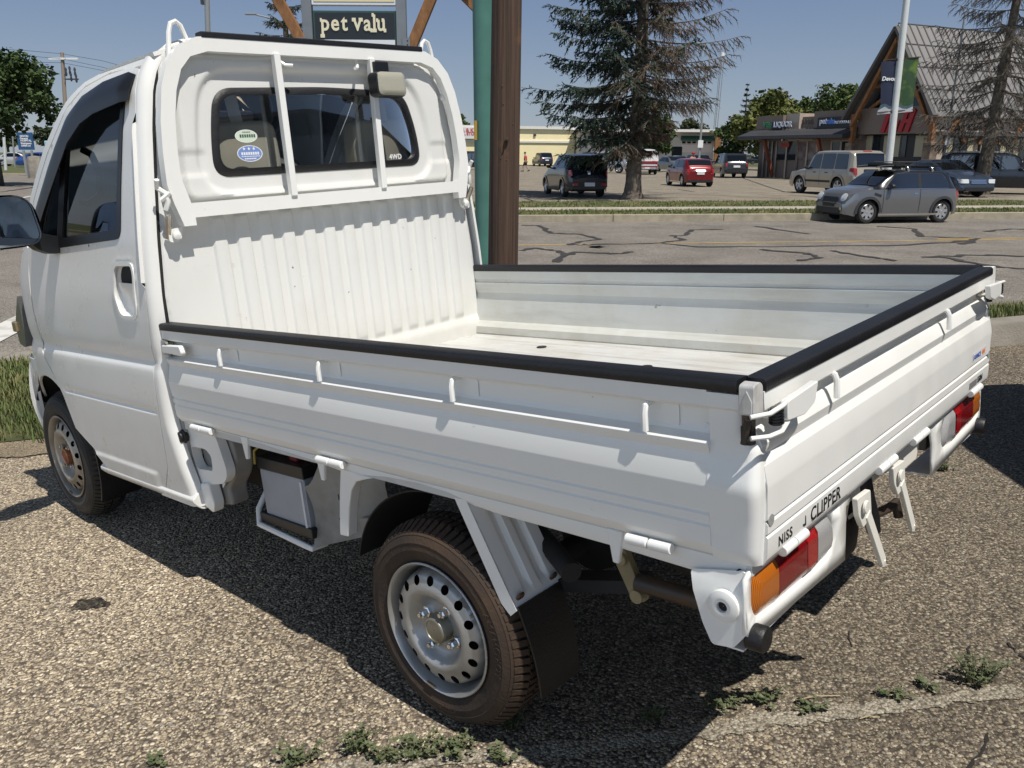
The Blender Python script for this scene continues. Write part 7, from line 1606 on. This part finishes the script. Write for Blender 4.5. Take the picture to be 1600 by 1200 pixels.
p = onz(1150, 278, ZL); car('suv_car', 'dark grey crossover with red tail lamps behind the red hatchback', 'car', (p.x-.15, p.y+1.8, ZL), hd(face(0)), suv(4.85, 1.84, 1.70, .6, .36), cpaint('charcoal paint', (.035, .036, .042), .4))
p = onz(848, 260, ZL); car('suv_car', 'dark blue SUV parked beside the yellow wall', 'car', (p.x, p.y+2, ZL), hd(face(-14)), suv(4.7, 1.85, 1.75, .5, .36), cpaint('navy paint', (.022, .030, .055), .4))
p = onz(742, 266, ZL); car('suv_car', 'black SUV between the cab and the green post', 'car', (p.x, p.y+2, ZL), hd(face(-60)), suv(4.7, 1.85, 1.75, .5, .36), cpaint('soft black paint', (.02, .022, .026), .3))
p = onz(934, 263, ZL); car('suv_car', 'tan brown SUV left of the silver pickup', 'car', (p.x, p.y+2.2, ZL), hd(face(152)), suv(4.7, 1.9, 1.85, .8, .38), cpaint('tan brown paint', (.14, .115, .075), .4))
fx = suv(5.1, 1.93, 1.76, 1.0, .38); p = onz(1612, 306, ZL); FLX = cpaint('black blue paint', (.010, .012, .020), .3)
fx_o, fyz, fzt = car('suv_car', 'black SUV with a white roof at the right edge, behind the dead spruce', 'car', (p.x-.35, p.y+2.2, ZL), hd(face(112)), fx, FLX)
q = MB(); q.grid(lambda u, v: (lambda x: (x, .78*(1-2*v), fzt(x)+.026-.02*abs(1-2*v)**3))(-2.2+2.62*u), 14, 8); q.build('roof_panel', cpaint('white roof', (.72, .72, .70), 0.), fx_o, solid=.05)
# saloons
def sedan(L=4.7, W=1.82, H=1.46, r=.33):
    top = [(-L/2, .72), (-L/2+.05, .98), (-L/2+.35, 1.04), (-L/2+.75, 1.08), (-1.05, 1.34), (-.55, H), (.1, H), (.55, 1.30), (1.05, 1.02), (1.3, .98), (L/2-.35, .84), (L/2-.06, .70), (L/2, .5)]
    return dict(L=L, W=W, zb=.22, r=r, wheels=(L/2-.95, -L/2+1.05), top=top, belt=[(-L/2, .70), (-L/2+.2, .94), (.9, .93), (L/2-.3, .78), (L/2, .48)], wt=.78, hood=.88, ws=(.18, 1.0), rw=(-L/2+.80, -.72), mirror=(.62, 1.0, CBLK),
        win=[[(-1.35, .99), (-.15, .98), (-.15, H-.10), (-.62, H-.10), (-1.0, 1.26)], [(-.08, .98), (.80, .97), (.30, H-.13), (-.08, H-.10)]],
        patches=[('tail_lamp', TLR, 'rear', W*.30, W*.46, .76, .92, .012, True, .03), ('number_plate', PLT, 'rear', -.24, .24, .70, .83, .02, False, .01), ('headlamp', HLM, 'front', W*.25, W*.45, .56, .72, .014, True, .05), ('grille', CHR, 'front', -W*.2, W*.2, .54, .70, .02, False, .04), ('bumper_grille', CBLK, 'front', -W*.36, W*.36, .26, .40, .03, False, .04)],
        lines=[seam(.86, .34, .93), seam(-.12, .34, .95), seam(-1.15, .5, .95)])
p = onz(1530, 309, ZL); hc = sedan(4.95, 1.9, 1.62, .35); hc['top'] = [(a, b if b < 1.1 or a > .2 else b+.12) for a, b in sedan(4.95)['top']]; hc['zb'] = .26
car('sedan_car', 'dark blue grey car facing the road, half hidden behind the dead spruce trunk', 'car', (p.x-.55, p.y+2.3, ZL), hd(face(168)), sedan(4.6, 1.82, 1.46, .34), cpaint('slate blue paint', (.060, .085, .13), .5))
p = onz(1056, 269, ZL); car('sedan_car', 'silver car facing the camera between the white pickup and the red hatchback', 'car', (p.x, p.y+2, ZL), hd(face(160)), sedan(), cpaint('pale silver paint', (.26, .28, .28), .6))
p = onz(1066, 262, ZL); car('sedan_car', 'white car parked behind the silver car', 'car', (p.x, p.y+2.6, ZL), hd(face(150)), sedan(), cpaint('white car paint', (.66, .66, .66), 0.))
p = onz(1101, 266, ZL); car('suv_car', 'blue black car facing the camera above the red hatchback roof', 'car', (p.x, p.y+2.6, ZL), hd(face(165)), suv(4.6, 1.85, 1.6, .4, .34), cpaint('blue black paint', (.022, .034, .045), .5))
p = onz(1187, 257, ZL); car('sedan_car', 'small dark sedan far off at the corner of the shops', 'car', (p.x, p.y, ZL), hd(face(100)), sedan(), cpaint('midnight paint', (.018, .022, .035), .4))
# cars beyond the lawn at the left
p = at(66, 232, 88); car('sedan_car', 'bright blue car beyond the lawn left of the cab', 'car', (p.x, 88, ZR+.1), hd(face(75)), sedan(), cpaint('bright blue paint', (.02, .07, .26), .3))
p = at(26, 232, 96); car('sedan_car', 'pale silver car beyond the lawn, left of the notice board', 'car', (p.x, 96, ZR+.1), hd(face(80)), sedan(), cpaint('light silver paint', (.50, .50, .50), .3))
# pickups
def pickup(L=5.4, W=1.95, r=.39):
    top = [(-L/2, .70), (-L/2+.03, 1.05), (-L/2+.06, 1.10), (-.78, 1.10), (-.74, 1.55), (-.62, 1.82), (-.3, 1.86), (.5, 1.84), (.75, 1.72), (1.2, 1.22), (1.35, 1.17), (L/2-.3, 1.06), (L/2-.05, .95), (L/2, .6)]
    return dict(L=L, W=W, zb=.38, r=r, wheels=(L/2-.95, -L/2+1.15), top=top, belt=[(-L/2, .68), (-L/2+.1, 1.07), (1.1, 1.08), (L/2-.3, .98), (L/2, .58)], wt=.82, hood=.88, ws=(.70, 1.18), mirror=(.85, 1.22, CBLK),
        win=[[(-.58, 1.16), (.12, 1.16), (.12, 1.72), (-.52, 1.72)], [(.2, 1.16), (1.0, 1.16), (.62, 1.70), (.2, 1.72)]],
        patches=[('tail_lamp', TLR, 'rear', W*.40, W*.48, .74, 1.02, .014, True, .02), ('rear_bumper', CHR, 'rear', -W*.46, W*.46, .44, .62, .07, False, .04), ('number_plate', PLT, 'rear', -.2, .2, .48, .60, .09, False, .01), ('headlamp', HLM, 'front', W*.26, W*.46, .70, .92, .014, True, .05), ('grille', CHR, 'front', -W*.24, W*.24, .62, .94, .02, False, .04), ('front_bumper', CHR, 'front', -W*.46, W*.46, .42, .60, .06, False, .05)],
        lines=[seam(1.08, .5, 1.05), seam(.16, .5, 1.05), seam(-.66, .5, 1.05)])
PR = cpaint('fire red paint', (.34, .02, .02), .1); p = onz(1020, 273, ZL)
wp, wyz, _ = car('pickup_truck', 'red pickup with a tall white canopy over its bed, right of the spruce trunk', 'truck', (p.x-.5, p.y+2.4, ZL), hd(face(1)), pickup(), PR)
def canopy(u, v):
    x = -2.68+1.92*u; pr = [(.92, 1.08), (.90, 1.35), (.80, 1.80), (.62, 1.98), (.3, 2.03), (0, 2.04)]; pr = pr+[(-a, b) for a, b in pr[-2::-1]]; k = v*(len(pr)-1); i = min(int(k), len(pr)-2); f = k-i
    return (x+(.0 if u > .05 else (pr[i][1]-1.08)*.18), pr[i][0]+(pr[i+1][0]-pr[i][0])*f, pr[i][1]+(pr[i+1][1]-pr[i][1])*f)
q = MB(); q.grid(canopy, 8, 10); q.add([canopy(0, i/10) for i in range(11)], [tuple(range(11))]); CW_ = mat('white canopy', (.70, .70, .69), rough=.4); cn_ = q.build('bed_canopy', CW_, wp)
for sg in (1, -1): q = MB(); q.add([(-2.2, sg*.905, 1.33), (-1.1, sg*.905, 1.33), (-1.1, sg*.845, 1.66), (-2.2, sg*.845, 1.66)], [(0, 1, 2, 3)]); q.build('canopy_window', mat('grey canopy window', (.30, .32, .36), rough=.3), cn_, smooth=0)
tm, w = text_mb('BAER', .34, lambda u, v, q_: (-2.70+.18*(.44+v)-.01-q_, .42-u, 1.54+v), .01, offset=.02); tm.build('canopy_lettering', RED, cn_, smooth=0)
q = MB(); q.span((-2.76, -.85, .98), (-2.70, .85, 1.06)); q.build('tailgate_band', PR, wp); q = MB(); q.span((-2.75, -.80, .72), (-2.715, .80, .82)); q.build('tailgate_stripe', CW_, wp)
p = onz(958, 271, ZL); car('pickup_truck', 'silver pickup facing right, left of the spruce trunk', 'truck', (p.x-.3, p.y+2.2, ZL), hd(face(128)), pickup(), cpaint('silver pickup paint', (.42, .43, .43), .4))
# car parked just right of the picture whose shadow reaches the lot there
# ------------------------------------------------------------------ people in the lot
SKIN = mat('skin', (.42, .25, .18), rough=.6); HAIR = mat('dark hair', (.03, .022, .016), rough=.7); SHIRT = mat('red shirt', (.55, .035, .045), rough=.8); SHORT = mat('dark shorts', (.035, .035, .045), rough=.8); SHOE = mat('dark shoes', (.03, .03, .03), rough=.7); CAPR = mat('red cap cloth', (.40, .02, .02), rough=.8)
def skinned(name, joints, edges, m, par, root=0, sub=2):
    me = bpy.data.meshes.new(name); me.from_pydata([j[0] for j in joints], edges, []); o = bpy.data.objects.new(name, me); COL.objects.link(o); o.parent = par
    md = o.modifiers.new('skin', 'SKIN'); sv_ = me.skin_vertices[0].data if me.skin_vertices else None
    if sv_ is None:
        bm = bmesh.new(); bm.from_mesh(me); bm.verts.layers.skin.verify(); bm.to_mesh(me); bm.free(); sv_ = me.skin_vertices[0].data
    for i, j in enumerate(joints): sv_[i].radius = (j[1], j[2] if len(j) > 2 else j[1]); sv_[i].use_root = (i == root)
    md.use_smooth_shade = True; s2 = o.modifiers.new('sub', 'SUBSURF'); s2.levels = sub; s2.render_levels = sub
    me.materials.append(m); return o
def person(label, loc, rz, cap=False, coat=False):
    """walking figure, x forward"""
    t = thing('person', label, 'person', loc, rz)
    J = [((0, 0, .93), .13, .16), ((.01, 0, 1.15), .12, .15), ((.03, 0, 1.38), .12, .17), ((.04, 0, 1.50), .055), ((.06, 0, 1.57), .065), ((.07, 0, 1.66), .095, .08),
         ((.02, .20, 1.40), .055), ((-.08, .25, 1.15), .042), ((.03, .27, .92), .032), ((.06, .27, .84), .035, .02),
         ((.02, -.20, 1.40), .055), ((.02, -.26, 1.14), .042), ((.14, -.25, .93), .032), ((.18, -.25, .86), .035, .02),
         ((.02, .10, .84), .095), ((.20, .10, .50), .062), ((.20, .10, .10), .042), ((.33, .10, .05), .04, .03),
         ((-.02, -.10, .84), .095), ((-.06, -.10, .48), .062), ((-.34, -.10, .16), .042), ((-.26, -.10, .06), .04, .03)]
    E_ = [(0, 1), (1, 2), (2, 3), (3, 4), (4, 5), (2, 6), (6, 7), (7, 8), (8, 9), (2, 10), (10, 11), (11, 12), (12, 13), (0, 14), (14, 15), (15, 16), (16, 17), (0, 18), (18, 19), (19, 20), (20, 21)]
    b = skinned('body', J, E_, SKIN, t)
    skinned('shirt', [((0, 0, .90), .155, .185), ((.01, 0, 1.15), .15, .18), ((.03, 0, 1.38), .14, .19), ((.02, .21, 1.40), .075), ((-.05, .25, 1.20), .068), ((.02, -.21, 1.40), .075), ((.02, -.26, 1.20), .068)], [(0, 1), (1, 2), (2, 3), (3, 4), (2, 5), (5, 6)], SHIRT, b)
    skinned('shorts', [((0, 0, .92), .145, .175), ((.03, .10, .80), .115), ((.17, .10, .54), .095), ((-.02, -.10, .80), .115), ((-.05, -.10, .52), .095)], [(0, 1), (1, 2), (0, 3), (3, 4)], SHORT, b)
    q = MB(); q.lathe([(.001, .13), (.06, .12), (.098, .07), (.105, .01), (.095, -.02)], (.055, 0, 1.66), (0, 0, 1), 16)
    if cap: q.ext(roundpoly([(.05, -.07), (.22, -.06), (.22, .06), (.05, .07)], .04), 'z', 1.69, 1.70)
    q.build('hair' if not cap else 'cap', HAIR if not cap else CAPR, b)
    for y in (.10, -.10):
        x, z = (.27, .045) if y > 0 else (-.28, .08); q = MB(); q.box((x, y, z), (.27, .10, .09), Matrix.Rotation(R(0 if y > 0 else 28), 3, 'Y')); q.build('shoe', SHOE, b, bevel=.03)
    q = MB(); q.lathe([(.001, .02), (.012, .012), (.014, 0)], (.155, 0, 1.645), (1, 0, -.2), 8); q.build('nose', SKIN, b)
    return t
p = onz(821, 268, ZL); person('person in a red shirt and dark shorts walking beside the utility pole', (p.x, p.y, ZL), hd((-1, .25)))
p = onz(1080, 281, ZL); person('person in a red top and cap standing behind the red hatchback', (p.x, p.y, ZL), hd((.6, -1)), cap=True)
vn = suv(4.8, 1.85, 2.0, 1.0, .36); vn['top'] = [(-2.4, .8), (-2.35, 1.9), (-2.2, 2.0), (1.0, 2.0), (1.45, 1.86), (1.98, 1.22), (2.28, 1.05), (2.4, .72)]; vn['belt'] = [(-2.4, .78), (-2.3, 1.1), (1.9, 1.1), (2.4, .68)]; vn['rw'] = (-2.36, -2.34); vn['ws'] = (1.42, 1.96); vn.pop('rw')
vn['win'] = [[(.3, 1.15), (1.35, 1.15), (1.15, 1.78), (.3, 1.80)]]
car('parked_van', 'dark van parked just right of the truck tailgate, past the picture edge', 'van', (3.42, 1.75, zn(3.42, 1.75)-.02), hd((.02, 1)), vn, cpaint('dark neighbour paint', (.03, .032, .036), .3))
